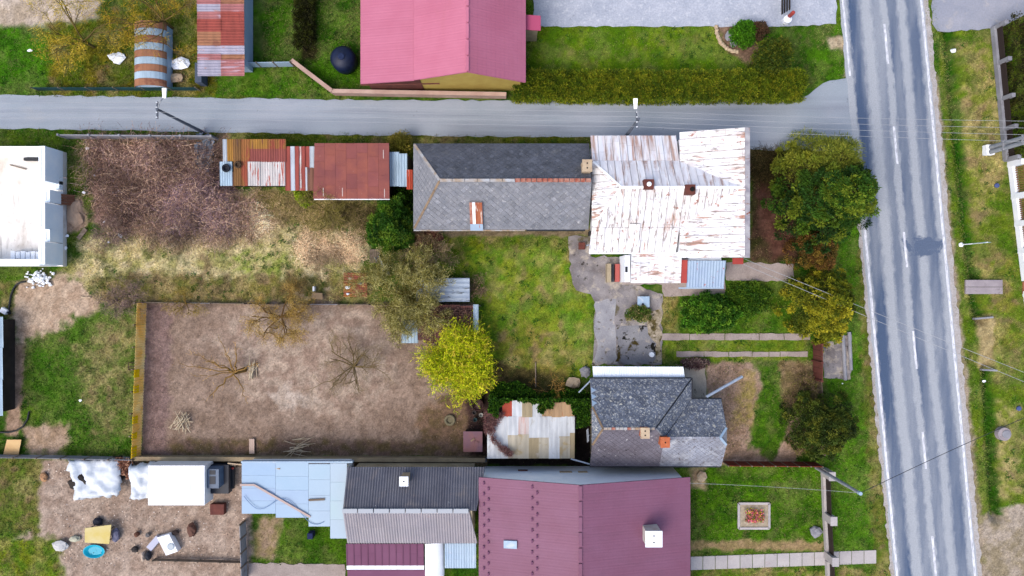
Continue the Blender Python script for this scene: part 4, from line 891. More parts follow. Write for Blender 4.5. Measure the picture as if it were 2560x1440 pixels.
# ------------------------------------------------------------------ unfinished white building at the left edge
ub = thing('unfinished_building', 'roofless white block building under construction at the left edge', 'building', (-36, 5.8, 0))
m_block = mat('white_block', W(246, 248, 250), (W(228, 234, 242), 1.2), [(C(190, 198, 210), 6, .68, .72)], grain=.05)
m_blocke = mat('white_block_wall', W(238, 246, 252), (W(222, 236, 248), .8), [(C(150, 164, 180), 9, .72, .75)], grain=.05)
xo, xi, yt, yb = -32.75, -33.2, 9.95, 1.58
MB().box(-50, xo, yb, yt, -.1, .45).build('floor_slab', mat('pale_floor', W(214, 208, 200), (W(232, 230, 226), .3), [(C(204, 186, 166), .5, .5, .75, 7, .3, .8), (C(180, 174, 168), (3, .4, 1), .55, .7, 6, .2, .6), (C(150, 144, 138), 4, .64, .7, 6, .2, .6)], grain=.06), ub)
def seg(y0, y1, z, inset=0.0):
    yy = sorted((Y(y0, z), Y(y1, z)))
    w_ = MB().box(xi, xo + .003, yy[0], yy[1], .45, z).build('wall_segment', m_blocke, ub)
    MB().box(xi + .2, xi + .24, yy[0] + .15, yy[1] - .15, z - .01, z + .006).build('block_joint', mat('joint_grey', C(196, 196, 200)) if 'joint_grey' not in bpy.data.materials else bpy.data.materials['joint_grey'], w_)
for y0, y1, z in ((365, 452, 2.55), (452.5, 473, .9), (474, 505, 2.0), (506, 572, 2.55), (573, 604, 2.0), (605, 661, 2.55)): seg(y0, y1, z)
MB().box(-50, xi - .005, yt - .45, yt, .45, 2.5).build('wall_segment', m_block, ub)
MB().box(-50, xi - .005, yb, yb + .45, .45, 2.5).build('wall_segment', m_block, ub)
for i in range(8):
    x = -35.9 + i * .36; st = thing('block_stack', ('leftmost', 'second', 'third', 'fourth', 'fifth', 'sixth', 'seventh', 'rightmost')[i] + ' stack of white blocks inside the south wall of the unfinished building', 'blocks', (x, 2.25, .45), 'block stacks')
    for j in range(3): MB().box(x - .15, x + .15, 2.1 + R.uniform(-.04, .04), 2.62 + R.uniform(-.04, .04), .46 + j * .26, .70 + j * .26).build('block', m_block, st)
tag(MB().bar(P(25, 412, .5) + Vector((0, 0, .03)), P(66, 423, .5) + Vector((0, 0, .03)), .08, .05).build('timber_prop', m_timber), 'thin timber lying on the floor of the unfinished building', 'timber')
tag(MB().box(X(62, .6), X(102, .6), Y(402, .6), Y(395, .6), .45, .75).build('formwork_board', m_gut), 'dark board on the floor below the north wall of the unfinished building', 'board')
rp_ = thing('plank_ramp', 'brown wooden plank ramp leaning on the white unfinished wall', 'ramp', (-32, 6.3, 0))
for i in range(4):
    y = Y(488, .5) - i * .20
    MB().bar((X(138, .9), y, .95), (X(186, .05), y - .03, .03), .18, .04).build('plank', mat('brown_plank', C(142, 96, 72), (C(120, 78, 60), (1, 6, 1)), grain=.15, rand=.12) if i == 0 else bpy.data.materials['brown_plank'], rp_)

# ------------------------------------------------------------------ row of rusty sheds by the side street
def cmat(name, c, r=None, lo=.55, sc=(5, .6, .6), mx=.9):
    if name in bpy.data.materials: return bpy.data.materials[name]
    return mat(name, C(*c), (C(*(max(0, int(v * .88)) for v in c)), (2, .5, .5)), [(r, sc, lo, lo + .07, 5, .4, mx)] if r else (), grain=.1, rand=.04)
mY = cmat('ochre_rust', (186, 136, 62), C(150, 96, 70)); mYB = cmat('brown_ochre', (154, 112, 66), C(116, 82, 70)); mM = cmat('mauve_rust', (166, 92, 84), C(140, 76, 78), .6)
mWR = cmat('white_red_rust', (238, 232, 230), C(200, 80, 52), .55, (6, .8, .8)); mLB = cmat('light_blue_sheet', (196, 222, 242)); mRD = cmat('red_oxide', (178, 88, 78), C(150, 72, 66), .6)
mYR = cmat('ochre_to_red', (176, 116, 66), C(168, 84, 66), .5, (2, 1, 1)); mNW = cmat('narrow_white', (214, 224, 236)); mBR = cmat('brown_red', (138, 96, 78), C(110, 76, 80), .55)
def flat_roof_thing(name, label, x0, x1, y0, y1, z, sheets, wallm, cat='shed', drop=.25, amp=.02, per=.17, along='v', wall=True, fall=.15):
    t = thing(name, label, cat, ((X(x0) + X(x1)) / 2, (Y(y0) + Y(y1)) / 2, 0))
    a, b = P(x0, y0, z), P(x1, y1, z)
    if wall: MB().box(a.x + drop, b.x - drop, b.y + drop, a.y - drop, 0, z - fall - .08).build('wall', wallm, t)
    for i, (sx0, sx1, sy0, sy1, m) in enumerate(sheets):
        p, q = P(sx0, sy0, z), P(sx1, sy1, z)
        zt = lambda y: z - fall * (a.y - y) / (a.y - b.y)
        s_ = Slope([(p.x, p.y, zt(p.y)), (q.x, p.y, zt(p.y)), (q.x, q.y, zt(q.y)), (p.x, q.y, zt(q.y))], across=(1, 0, 0))
        corr(s_, (-99, 99, -99, 99), amp, per, m, t, 'roof_sheet', h0=.02 + .022 * (i % 3), along=along)
    return t
sA = flat_roof_thing('ochre_shed', 'shed with ochre, mauve and white rusted corrugated sheets', 552, 714, 349, 465, 2.3,
    [(557, 568, 348, 405, mNW), (567.5, 584, 348, 403, mY), (583.5, 602, 348, 464, mYB), (601.5, 626, 348, 464, mYR), (625, 670, 348, 372, mY), (669, 715, 348, 372, mYR), (625, 670, 370, 405, mM), (669, 715, 370, 405, mM), (619, 650, 404, 464, mWR), (649, 681, 404, 464, mWR), (680, 712, 404, 464, mWR), (549, 580, 404, 464, mLB), (580, 602, 430, 464, mBR)], m_dark)
sB = flat_roof_thing('striped_shed', 'narrow shed between with red and white striped sheets', 714, 786, 366, 475, 2.25,
    [(712, 727, 366, 476, mRD), (726, 737, 366, 476, mNW), (736, 748, 366, 476, mRD), (747, 753, 366, 476, mWR), (752, 763, 366, 476, mRD), (762, 768, 418, 476, mNW), (762, 775, 366, 420, mRD), (774, 787, 366, 420, mNW), (767, 787, 419, 476, mBR)], m_dark, per=.4, amp=.025)
sC = thing('red_sheet_shed', 'shed roofed with overlapping dull red metal sheets', 'shed', (X(880), Y(425), 0))
a, b = P(787, 358, 2.65), P(974, 497, 2.5)
m_rs = [mat(f'dull_red_sheet_{i}', C(160 + 6 * i, 92 + 4 * i, 88 - 2 * i), (C(146, 84, 82), .8), [(C(180, 96, 70), 1.2, .6, .8, 5, .5, .6), (C(214, 176, 160), 7, .7, .73, 4)], grain=.1, rand=.07) for i in range(3)]
s_ = Slope([(a.x, a.y, 2.7), (b.x, a.y, 2.7), (b.x, b.y, 2.5), (a.x - .15, b.y, 2.5)], across=(1, 0, 0)); s_.slab('roof_deck', .05, m_rs[0], sC)
for i in range(7):
    u0 = s_.u0 + .1 + (s_.u1 - s_.u0 - .1) * i / 7; u1 = u0 + (s_.u1 - s_.u0 - .1) / 7 - .012; v = s_.v0; j = 0
    off = (.0, .45, .75, .2, .6, .35, .1)[i]
    while v < s_.v1 - .02:
        v2 = min(s_.v1, v + (off + .5 if j == 0 else 1.05)); j += 1
        p = clip_rect(list(s_.q), u0, u1, v, v2 - .015)
        if p:
            mb = s_.plate(p, .006 + .012 * (j % 2), .012); mb.build('roof_sheet', R.choice(m_rs), sC)
        v = v2
m_edge = mat('pale_edge_streak', C(226, 206, 200), grain=.1)
for (u, v) in ((.13, .12), (.92, .8), (.38, .12), (.93, .1)):
    uu = s_.u0 + u * (s_.u1 - s_.u0); vv = s_.v0 + v * (s_.v1 - s_.v0); s_.plate([(uu, vv - .3), (uu + .05, vv - .3), (uu + .05, vv + .3), (uu, vv + .3)], .032, .004).build('worn_edge', m_edge, sC)
MB().box(a.x + .25, b.x - .2, b.y + .25, a.y - .2, 0, 2.42).build('wall', m_dark, sC)
MB().box(a.x - .1, b.x, b.y - .06, b.y - .005, 2.38, 2.47).build('edge_board', m_wallw, sC)
sD = flat_roof_thing('blue_lean_to', 'small pale blue corrugated lean-to with a red end sheet', 976, 1030, 380, 470, 2.1, [(974, 998, 380, 465, mLB), (997, 1018, 384, 466, mLB), (1016, 1031, 424, 473, cmat('red_orange_sheet', (214, 92, 66), C(236, 200, 190), .62))], m_dark, per=.2, amp=.025)
# tyres on the ochre shed
def tyre(name, label, c, r, m, hub=None):
    t = thing(name, label, 'tyre', c); n = 22; vs, fs = [], []; k = 10
    for i in range(n):
        q = 2 * math.pi * i / n
        for j in range(k):
            w_ = 2 * math.pi * j / k; rr = r * .76 + r * .24 * math.cos(w_); vs.append(Vector(c) + Vector((rr * math.cos(q), rr * math.sin(q), .09 + .085 * math.sin(w_))))
    for i in range(n):
        for j in range(k): fs.append((i * k + j, ((i + 1) % n) * k + j, ((i + 1) % n) * k + (j + 1) % k, i * k + (j + 1) % k))
    MB().add(vs, fs).build('tread', m, t, True)
    MB().lathe(Vector(c) + Vector((0, 0, .02)), [(r * .55, 0), (r * .58, .05), (r * .5, .052), (r * .48, .01)], 18).build('bead', m, t)
    return t
m_tyre = mat('tyre_rubber', C(34, 40, 52), None, rough=.8, grain=.2)
tyre('tyre_weight', 'black tyre lying on the light blue sheet of the ochre shed', P(567, 421, 2.28) + Vector((0, 0, .05)), .30, m_tyre)
tyre('tyre_weight', 'brown dusty tyre lying on the rusted brown sheet', P(596.5, 412.5, 2.28) + Vector((0, 0, .06)), .25, mat('dusty_rubber', C(84, 66, 48), grain=.2))

# ------------------------------------------------------------------ coop, patched shed and other outbuildings
mSt = mat('streaked_blue_grey', C(198, 214, 232), (C(176, 192, 214), 1), [(C(74, 70, 52), (1.2, 5, 1), .56, .66, 5, .6, .9)], grain=.12)
cp = flat_roof_thing('small_coop', 'low coop with wavy blue white corrugated roof under the budding tree', 1062, 1174, 697, 754, 1.5, [(1040, 1110, 696, 755, mSt), (1108, 1174, 695, 754, mSt)], m_dark, per=.34, amp=.05, along='u')
mRB = mat('leafy_rust', C(128, 82, 74), (C(104, 70, 66), .8), [(C(70, 52, 50), 3, .5, .7, 5), (C(150, 150, 166), 1, .62, .7, 5)], grain=.2)
c2_ = flat_roof_thing('rusty_coop', 'rusty coop roof with pale blue edges buried in leaves', 1003, 1196, 762, 858, 1.7, [(1003, 1045, 800, 858, mLB), (1044, 1100, 764, 850, mRB), (1099, 1150, 762, 824, mRB), (1149, 1185, 764, 824, mRB), (1183, 1196, 761, 822, mLB), (1130, 1196, 822, 850, mLB), (1060, 1131, 824, 858, mRB)], m_dark, per=.22)
mT = cmat('tan_sheet', (190, 174, 140), C(206, 196, 180), .55, (1, 2, 1)); mCr = cmat('cream_sheet', (214, 206, 186), C(190, 172, 134), .55, (1, 1.4, 1)); mPkr = cmat('pink_white_sheet', (238, 224, 220), C(226, 190, 180), .5)
mWs = cmat('white_old_sheet', (236, 242, 248), C(204, 204, 200), .6, (2, 1, 1)); mOt = cmat('orange_tan', (206, 172, 134), C(190, 128, 92), .6)
shs = [(1256, 1281, 1003, 1043, cmat('red_white_sheet', (206, 92, 70), C(230, 190, 180), .58)), (1280, 1306, 1001, 1042, mWs), (1305, 1331, 1003, 1043, mT), (1330, 1356, 1002, 1043, mWs), (1355, 1380, 1010, 1043, mOt), (1379, 1404, 1006, 1043, mOt), (1403, 1436, 1005, 1042, mOt)]
xs_ = [1218, 1244, 1269, 1295, 1321, 1346, 1372, 1398, 1424, 1436]
for i in range(9):
    ym = 1042 + (60, 58, 46, 45, 54, 52, 54, 50, 40)[i]
    shs += [(xs_[i], xs_[i + 1] + 1, 1041, ym, mWs if i not in (3,) else mPkr), (xs_[i], xs_[i + 1] + 1, ym - 1, 1147, (mWs, mWs, mCr, mCr, mT, mCr, mWs, mCr, mT)[i])]
ps = flat_roof_thing('patched_shed', 'low shed roofed with patched white, cream and tan metal sheets', 1219, 1435, 1003, 1147, 2.1, shs, m_dark, per=.38, amp=.012)
hut = thing('brown_hut', 'small brown flat topped hut in the paddock corner', 'hut', (X(1181), Y(1103), 0))
p, q = P(1158, 1079, 1.3), P(1206, 1130, 1.3)
lid = MB().box(p.x, q.x, q.y, p.y, 1.2, 1.26).build('roof', mat('mauve_brown_sheet', C(126, 98, 116), (C(146, 104, 104), .9), [(C(84, 62, 66), 2, .6, .75)], grain=.12), hut)
bv = lid.modifiers.new('round', 'BEVEL'); bv.width = .12; bv.segments = 3; bv.affect = 'VERTICES'
MB().box(p.x + .1, q.x - .1, q.y + .1, p.y - .1, 0, 1.19).build('wall', m_dark, hut)
tag(MB().bar(P(1177, 1103, 1.3), P(1186, 1096, 1.3), .1, .08).build('loose_brick', m_ridge_t), 'small stone holding down the brown hut roof', 'stone')
gs = thing('grille_pallet', 'blue grey slatted pallet below the brown hut', 'pallet', (X(1195), Y(1148), 0))
for i in range(9): MB().box(X(1180 + i * 4.3), X(1182.2 + i * 4.3), Y(1155), Y(1142), .1, .16).build('slat', mat('blue_grey_slat', C(122, 136, 156), rand=.15) if i == 0 else bpy.data.materials['blue_grey_slat'], gs)
# top left sheds
mB1 = cmat('rust_band', (186, 130, 98), C(150, 96, 76), .55, (1, 2, 1)); mB2 = cmat('lilac_band', (196, 192, 212), C(190, 140, 130), .6, (1, 2, 1)); mB3 = cmat('rose_band', (196, 128, 128), C(206, 176, 190), .55, (.6, 4, 1))
shs = []; yy = -60
for i, (h_, m) in enumerate(((40, mB2), (30, mB3), (18, mB2), (20, mB3), (30, mRD), (34, mB1), (22, mB2), (14, mB3), (40, mB2))):
    m2 = (mB2, mB1, mB3)[i % 3]
    shs += [(492, 552, yy, yy + h_ + 1, m), (551, 610, yy, yy + h_ + 1, (m2 if i not in (3, 4, 5) else mRD))]; yy += h_
flat_roof_thing('banded_shed', 'rust and lilac banded metal shed at the top left', 490, 612, -70, 165, 2.4, shs, m_bluew, per=.2, along='u')
ar = thing('arched_shed', 'narrow arched shed with alternating rust and pale blue bands', 'shed', (X(370), Y(130), 0))
ax, ar_r = X(368, 1.5), 1.15; ytop, ybot = Y(52, 1.6), Y(214, 1.6); nb = 9
for i in range(nb):
    y0, y1 = ytop + (ybot - ytop) * i / nb, ytop + (ybot - ytop) * (i + 1) / nb + .02; vs, fs = [], []
    for yv in (y0, y1):
        for j in range(13):
            q = math.pi * j / 12; vs.append((ax + ar_r * math.cos(q), yv, .9 + .8 * math.sin(q)))
    for j in range(12): fs.append((j, j + 1, 14 + j, 13 + j))
    o = MB().add(vs, fs).build('roof_band', (mLB if i % 2 else mB1), ar); sm = o.modifiers.new('t', 'SOLIDIFY'); sm.thickness = .02
MB().box(ax - ar_r, ax + ar_r, ybot + .1, ytop - .1, 0, .92).build('wall', m_bluew, ar)
# grey sheet along the west edge
we = flat_roof_thing('edge_shed', 'pale blue sheet roof just entering at the left edge', -120, 9, 792, 1040, 1.6, [(-120, 8, 792, 870, mLB), (-120, 6, 868, 950, mLB), (-120, 5, 948, 1040, mLB)], m_dark, per=.3)

# ------------------------------------------------------------------ fences and walls
def fence(name, label, pts, h, panel, m, post=None, ph=None, pw=.14, th=.06, pm=None, cat='fence', cap=None, pname='panel', z0=0.0, rows=1):
    """pts in photo pixels on the ground; panels between posts, each its own part"""
    t = thing(name, label, cat, P(*pts[0]))
    for si, (a, b) in enumerate(zip(pts[:-1], pts[1:])):
        A_, B_ = P(*a), P(*b); L = (B_ - A_).length; n = max(1, round(L / panel))
        for i in range(n):
            p, q = A_.lerp(B_, i / n), A_.lerp(B_, (i + 1) / n); d = (q - p).normalized() * .01
            for r in range(rows):
                za, zb = z0 + (h - z0) * r / rows, z0 + (h - z0) * (r + 1) / rows - (.012 if rows > 1 else 0)
                MB().bar(p + d + Vector((0, 0, (za + zb) / 2)), q - d + Vector((0, 0, (za + zb) / 2)), th, zb - za).build(pname, m[(i + r) % len(m)] if isinstance(m, list) else m, t)
            if post:
                MB().box(p.x - pw / 2, p.x + pw / 2, p.y - pw / 2, p.y + pw / 2, 0, ph or h + .1).build('post', pm or m_timber, t)
        if post and si == len(pts) - 2: MB().box(B_.x - pw / 2, B_.x + pw / 2, B_.y - pw / 2, B_.y + pw / 2, 0, ph or h + .1).build('post', pm or m_timber, t)
        if cap:
            MB().bar(A_ + Vector((0, 0, h + .03)), B_ + Vector((0, 0, h + .03)), cap[0], .06).build('coping', cap[1], t)
    return t
m_cfen = mat('grey_concrete_fence', C(176, 178, 186), (C(150, 150, 160), 1), [(C(110, 104, 100), 3, .62, .75)], grain=.12, rand=.05)
m_tan = mat('tan_concrete', C(186, 168, 134), (C(160, 140, 112), 1), [(C(96, 88, 56), 2.5, .62, .75)], grain=.15, rand=.05)
m_pbeige = mat('pink_beige_wall', C(222, 190, 174), (C(202, 166, 152), 1), [(C(140, 128, 80), 2.5, .66, .76)], grain=.1, rand=.05)
m_yel = mat('yellow_plastic', W(255, 226, 10), (W(250, 214, 10), 2), grain=.08, transl=.4)
m_ybe = mat('straw_corrugated', W(246, 222, 150), (W(238, 200, 110), .8), [(W(250, 238, 196), .4, .45, .65, 3)], grain=.1, rand=.05, transl=.5)
fence('street_fence', 'grey concrete panel fence between the side street and the thicket', [(172, 346), (545, 349)], 1.3, 2.0, m_cfen, True, 1.4, .14, .07, m_cfen)
# translucent corrugated paddock fence with yellow bands
yf = thing('corrugated_fence', 'straw coloured corrugated fence with bright yellow patches west of the paddock', 'fence', P(358, 945))
A_, B_ = P(366, 756), P(352, 1138); n = 14
def wavy(p, q, z0, z1, m, name, lean=.25, amp=.025, off=0.0):
    mb = MB(); d = (q - p); L = d.length; t_ = d / L; nn = Vector((t_.y, -t_.x, 0)); k = int(L / .05); vs, fs = [], []
    for i in range(k + 1):
        s_ = L * i / k; o_ = nn * (amp * math.sin(2 * math.pi * s_ / .2) + off)
        vs += [p + t_ * s_ + o_ + Vector((0, 0, z0)), p + t_ * s_ + o_ - Vector((lean, 0, 0)) + Vector((0, 0, z1))]
    for i in range(k): fs.append((2 * i, 2 * i + 2, 2 * i + 3, 2 * i + 1))
    o = mb.add(vs, fs).build(name, m, yf); sm = o.modifiers.new('t', 'SOLIDIFY'); sm.thickness = .015; return o
for i in range(n): wavy(A_.lerp(B_, i / n + .001), A_.lerp(B_, (i + 1) / n - .001), .0, 1.15, m_ybe, 'corrugated_panel', .12)
for y0, y1 in ((920, 940), (958, 978), (1034, 1053), (1075, 1092), (1108, 1138)):
    wavy(A_.lerp(B_, (y0 - 756) / 382), A_.lerp(B_, min(1, (y1 - 756) / 382)), .62, 1.2, m_yel, 'yellow_patch', .09, .025, .02)
for i in range(8): p = A_.lerp(B_, i / 7); MB().box(p.x - .34, p.x - .26, p.y - .04, p.y + .04, 0, 1.2).build('post', m_timber, yf)
fence('paddock_rail', 'thin weathered plank edging along the north side of the paddock', [(366, 756), (700, 760), (1000, 762), (1200, 764)], .55, 2.4, [m_timber, m_cfen, m_timber, m_dark], True, .7, .08, .04)
fence('paddock_wall', 'low tan concrete wall along the south side of the paddock', [(348, 1141), (1214, 1144)], .75, 2.2, m_tan, None, cap=(.3, m_tan), cat='wall', th=.18)
fence('yard_rail', 'grey wire and post fence at the bottom left garden boundary', [(-60, 1136), (112, 1138), (348, 1143)], 1.0, 1.6, m_cfen, True, 1.1, .09, .03)
fence('roadside_wall', 'pink beige low wall in front of the pink roofed house', [(738, 160), (838, 236), (1266, 244)], .95, 1.7, m_pbeige, None, cap=(.28, m_pbeige), cat='wall', th=.2)
fence('blue_fence', 'pale blue sheet fence east of the banded shed', [(612, 168), (736, 166)], 1.1, 1.2, m_bluew, True, 1.2, .08, .04)
fence('teal_fence', 'dark teal mesh fence along the top left verge', [(95, 226), (500, 226)], .8, 2.0, mat('teal_mesh', C(24, 84, 90), (C(16, 60, 62), 1), grain=.1), True, .9, .06, .03)
fence('rust_fence', 'rust brown board fence south of the front garden', [(1806, 1153), (2036, 1155)], 1.5, .9, mat('rust_boards', C(150, 66, 46), (C(126, 54, 40), (4, 1, 1)), grain=.12, rand=.08), True, 1.55, .08, .04)
m_fb = mat('black_mesh', C(58, 46, 44), grain=.15)
ff = fence('front_fence', 'dark fence on a pale plinth beside the bottom right lawn', [(2058, 1176), (2062, 1290), (2068, 1390), (2074, 1560)], 1.2, 1.5, m_fb, None, th=.03, z0=.42)
for (a, b) in (((2056, 1176), (2060, 1290)), ((2060, 1290), (2066, 1390)), ((2066, 1400), (2072, 1560))): MB().bar(P(*a) + Vector((0, 0, .2)), P(*b) + Vector((0, 0, .2)), .26, .42).build('plinth', m_walk, ff)
for (px, py) in ((2058, 1178), (2062, 1287), (2066, 1386)):
    o = MB().box(X(px) - .2, X(px) + .2, Y(py) - .28, Y(py) + .28, 0, 1.5).build('pillar', m_walk, ff)
    MB().box(X(px) - .24, X(px) + .24, Y(py) - .32, Y(py) + .32, 1.5, 1.58).build('pillar_cap', m_walk, o)
rf = fence('east_fence', 'grey plinth fence with pale posts against the dark hedge at the right edge', [(2483, 72), (2500, 250), (2514, 400)], 1.0, 2.2, m_fb, True, 1.5, .28, .04, m_cfen, z0=.4)
MB().bar(P(2481, 70) + Vector((0, 0, .2)), P(2512, 402) + Vector((0, 0, .2)), .3, .42).build('plinth', m_cfen, rf)
gf = thing('grille_fence', 'white plinth and pillar fence with brown slat grilles at the right edge', 'fence', P(2530, 560))
m_slat = mat('brown_slat', C(176, 138, 88), (C(146, 108, 66), 2), grain=.12, rand=.1)
line = lambda y: 2519 + (y - 410) * (2566 - 2519) / 390
for (y0, y1) in ((412, 492), (492, 560), (560, 628), (628, 702), (735, 810)):
    a, b = P(line(y0), y0), P(line(y1), y1)
    MB().bar(a + Vector((.15, 0, .25)), b + Vector((.15, 0, .25)), .34, .5).build('plinth', m_wallw, gf)
    MB().box(a.x - .05, a.x + .36, a.y - .2, a.y + .2, 0, 1.55).build('pillar', m_wallw, gf)
    n = 13
    for i in range(n):
        p = a.lerp(b, (i + 1) / (n + 1)); MB().box(p.x + .14, p.x + .18, p.y - .035, p.y + .035, .5, 1.42).build('slat', m_slat, gf)
    for zz in (.6, 1.35): MB().bar(a + Vector((.2, 0, zz)), b + Vector((.2, 0, zz)), .04, .05).build('rail', m_slat, gf)
MB().box(X(2556), X(2700), Y(734), Y(704), .0, .05).build('gate_sill', mat('sill_red', C(176, 110, 84), grain=.15), gf)
gt = thing('brown_gate', 'tall brown metal gate between the yellow green conifer and the crossing', 'gate', P(2032, 900))
m_gate = mat('brown_gate_metal', C(126, 72, 62), (C(108, 60, 54), 1.5), [(C(84, 50, 50), 5, .6, .7)], grain=.15, rand=.05)
for i in range(6):
    y0, y1 = 858 + i * 14.5, 858 + (i + 1) * 14.5 - .6
    MB().box(X(2031), X(2031) + .05, Y(y1), Y(y0), .08, 1.75).build('board', m_gate, gt)
for yy in (857, 901, 946): MB().box(X(2030) - .06, X(2030) + .1, Y(yy) - .06, Y(yy) + .06, 0, 1.8).build('gate_post', m_gate, gt)
fence('garden_front_fence', 'low weathered fence south of the brown gate', [(2040, 948), (2046, 1010), (2048, 1130)], 1.0, 1.4, m_timber, True, 1.1, .09, .035)
cr = thing('culvert_rail', 'grey concrete pipe pieces beside the crossing near the road', 'pipe', P(2110, 900))
for dx, y0, y1 in ((0, 838, 950), (16, 830, 925)): MB().tube([P(2106 + dx, y0) + Vector((0, 0, .08)), P(2112 + dx * .9, y1) + Vector((0, 0, .08))], .13, 10).build('pipe', m_cfen, cr)

# ------------------------------------------------------------------ poles, lamp heads, wires
m_pole = mat('concrete_pole', C(176, 182, 190), (C(150, 156, 166), 2), grain=.1)
m_pdark = mat('dark_pole', C(104, 112, 126), grain=.12)
m_lamp = mat('lamp_white', W(246, 250, 248), rough=.4, grain=0)
def street_lamp(label, px, py, h, arm):
    b = P(px, py); t = thing('street_lamp', label, 'street lamp', b, 'street lamps on the side street')
    MB().tube([b, b + Vector((0, 0, h))], [.13, .08], 10).build('pole', m_pdark, t)
    top = b + Vector((0, 0, h)); e = top + Vector(arm)
    MB().tube([top - Vector((0, 0, .1)), top.lerp(e, .6) + Vector((0, 0, .15)), e], .035, 6).build('arm', m_pole, t)
    hd = MB().prism([e + Vector((-.1, -.1, -.05)), e + Vector((.1, -.1, -.05)), e + Vector((.14, .55, -.05)), e + Vector((-.14, .55, -.05))], (0, 0, .12)).build('lamp_head', m_lamp, t)
    MB().bar(top + Vector((-.1, -.55, -.3)), top + Vector((-.1, .55, -.3)), .1, .1).build('cross_arm', m_pdark, t)
    for i in range(4): MB().lathe(top + Vector((-.1, -.48 + i * .32, -.25)), [(.04, 0), (.05, .06), (.02, .12)], 8).build('insulator', m_wallw, t)
    return top
L1 = street_lamp('street lamp leaning over the side street above the thicket', 508, 331, 7.2, (.55, .75, .1))
L2 = street_lamp('street lamp above the side street behind the white roofed house', 1556, 352, 7.2, (-.25, .7, .1))
bp = thing('double_pole', 'twin concrete utility pole rising at the right edge', 'utility pole', P(2466, 377))
for dy in (-.17, .17): b = P(2466, 377) + Vector((0, dy, 0)); MB().tube([b, b + Vector((0, 0, 8.5))], [.17, .13], 10).build('pole', m_pole, bp)
MB().box(P(2466, 377).x - .3, P(2466, 377).x + .3, P(2466, 377).y - .36, P(2466, 377).y + .36, 0, .5).build('footing', m_wallw, bp)
for z in (2, 4, 6, 8): c = P(2466, 377); MB().box(c.x - .17, c.x + .17, c.y - .34, c.y + .34, z, z + .15).build('brace', m_cfen, bp)
fp = thing('concrete_pole', 'single grey concrete utility pole by the bottom right lawn', 'utility pole', P(2041, 1169)); b = P(2041, 1169)
MB().tube([b, b + Vector((0, 0, 6.8))], [.14, .10], 10).build('pole', m_pole, fp)
MB().tube([b + Vector((0, 0, 6.7)), b + Vector((0, 0, 7.0))], .12, 10).build('pole_cap', m_bluew, fp)
sp = thing('road_sign', 'thin road sign post standing in the right verge', 'road sign', P(2402, 612)); b = P(2402, 612)
MB().tube([b, b + Vector((0, 0, 3.1))], .035, 8).build('post', m_wallw, sp)
MB().lathe(b - Vector((0, 0, .02)), [(.16, 0), (.16, .09), (.1, .12)], 12).build('footing', m_wallw, sp)
MB().bar(b + Vector((.06, 0, 1.7)), b + Vector((.06, 0, 3.0)), .5, .03, up=(0, 1, 0)).build('sign_plate', mat('sign_back', C(150, 190, 206), rough=.4), sp)
m_wire = mat('pale_wire', C(186, 190, 196), grain=0); m_wire2 = mat('dark_wire', C(60, 64, 72), grain=0)
def wire(label, a, b, sag=.35, r=.011, m=None, group=None):
    a, b = Vector(a), Vector(b); pts = [a.lerp(b, i / 14) - Vector((0, 0, sag * 4 * (i / 14) * (1 - i / 14))) for i in range(15)]
    tag(MB().tube(pts, r, 5).build('overhead_wire', m or m_wire), label, 'wire', group)
ordn = ('northernmost', 'second', 'third', 'southernmost'); RP = P(2900, 330, 7.5)
for i in range(4):
    dy = .48 - i * .32; o = Vector((-.1, dy, -.14))
    wire(f'{ordn[i]} of the four wires spanning the side street west of the white roof', L1 + o, L2 + o, group='side street wires')
    wire(f'{ordn[i]} of the four wires running from the lamp across the main road', L2 + o, Vector((RP.x, RP.y + dy * 1.5, 7.0)), .5, group='side street wires')
    wire(f'{ordn[i]} of the four wires leaving the top left frame edge', Vector((-60, L1.y + dy, 7.0)), L1 + o, group='side street wires')
for i, n_ in enumerate(('upper', 'lower')):
    wire(f'{n_} of two wires from the white roof across the main road', (15.4 - .2 * i, 2.1 - .3 * i, 4.4), P(2760, 1010 + 26 * i, 7.5), .4, .014, group='house wires')
wire('dark wire from the concrete pole across the main road', b_ := P(2041, 1169) + Vector((0, 0, 6.9)), P(2760, 960, 7.2), .3, .02, m_wire2)
wire('faint wire from the concrete pole to the purple roofed house', P(2041, 1169) + Vector((0, 0, 6.8)), (12.0, -13.2, 4.4), .25, .01)

# ------------------------------------------------------------------ things in the yards
def stone(name, label, px, py, r, m, z=0.0, sq=(1, 1, .6), cat='stone', group=None, seed=None):
    return tag(MB().blob(P(px, py, z) + Vector((0, 0, r * sq[2] * .6)), r, seed if seed is not None else int(px * 7 + py)).build(name, m) if sq == (1, 1, 1) else MB().blob(P(px, py, z) + Vector((0, 0, r * sq[2] * .6)), r, seed if seed is not None else int(px * 7 + py), sq=sq).build(name, m), label, cat, group)
m_slab = mat('culvert_slab', C(190, 180, 184), (C(168, 158, 164), 1), [(C(130, 118, 120), 3, .6, .75)], grain=.15)
for i, (y0, y1) in enumerate(((700, 717), (718, 735))):
    tag(MB().box(X(2411), X(2503), Y(y1), Y(y0), .02, .16 + .01 * i).build('culvert_slab', m_slab), ('northern' if i == 0 else 'southern') + ' of two concrete slabs bridging the ditch', 'slab', 'ditch slabs')
tag(MB().bar(P(2434, 797), P(2480, 793), .12, .35).build('culvert_headwall', m_cfen), 'concrete headwall at the end of the northern ditch', 'headwall')
tag(MB().bar(P(2452, 924), P(2490, 926), .12, .35).build('culvert_headwall', m_cfen), 'concrete headwall where the southern ditch begins', 'headwall')
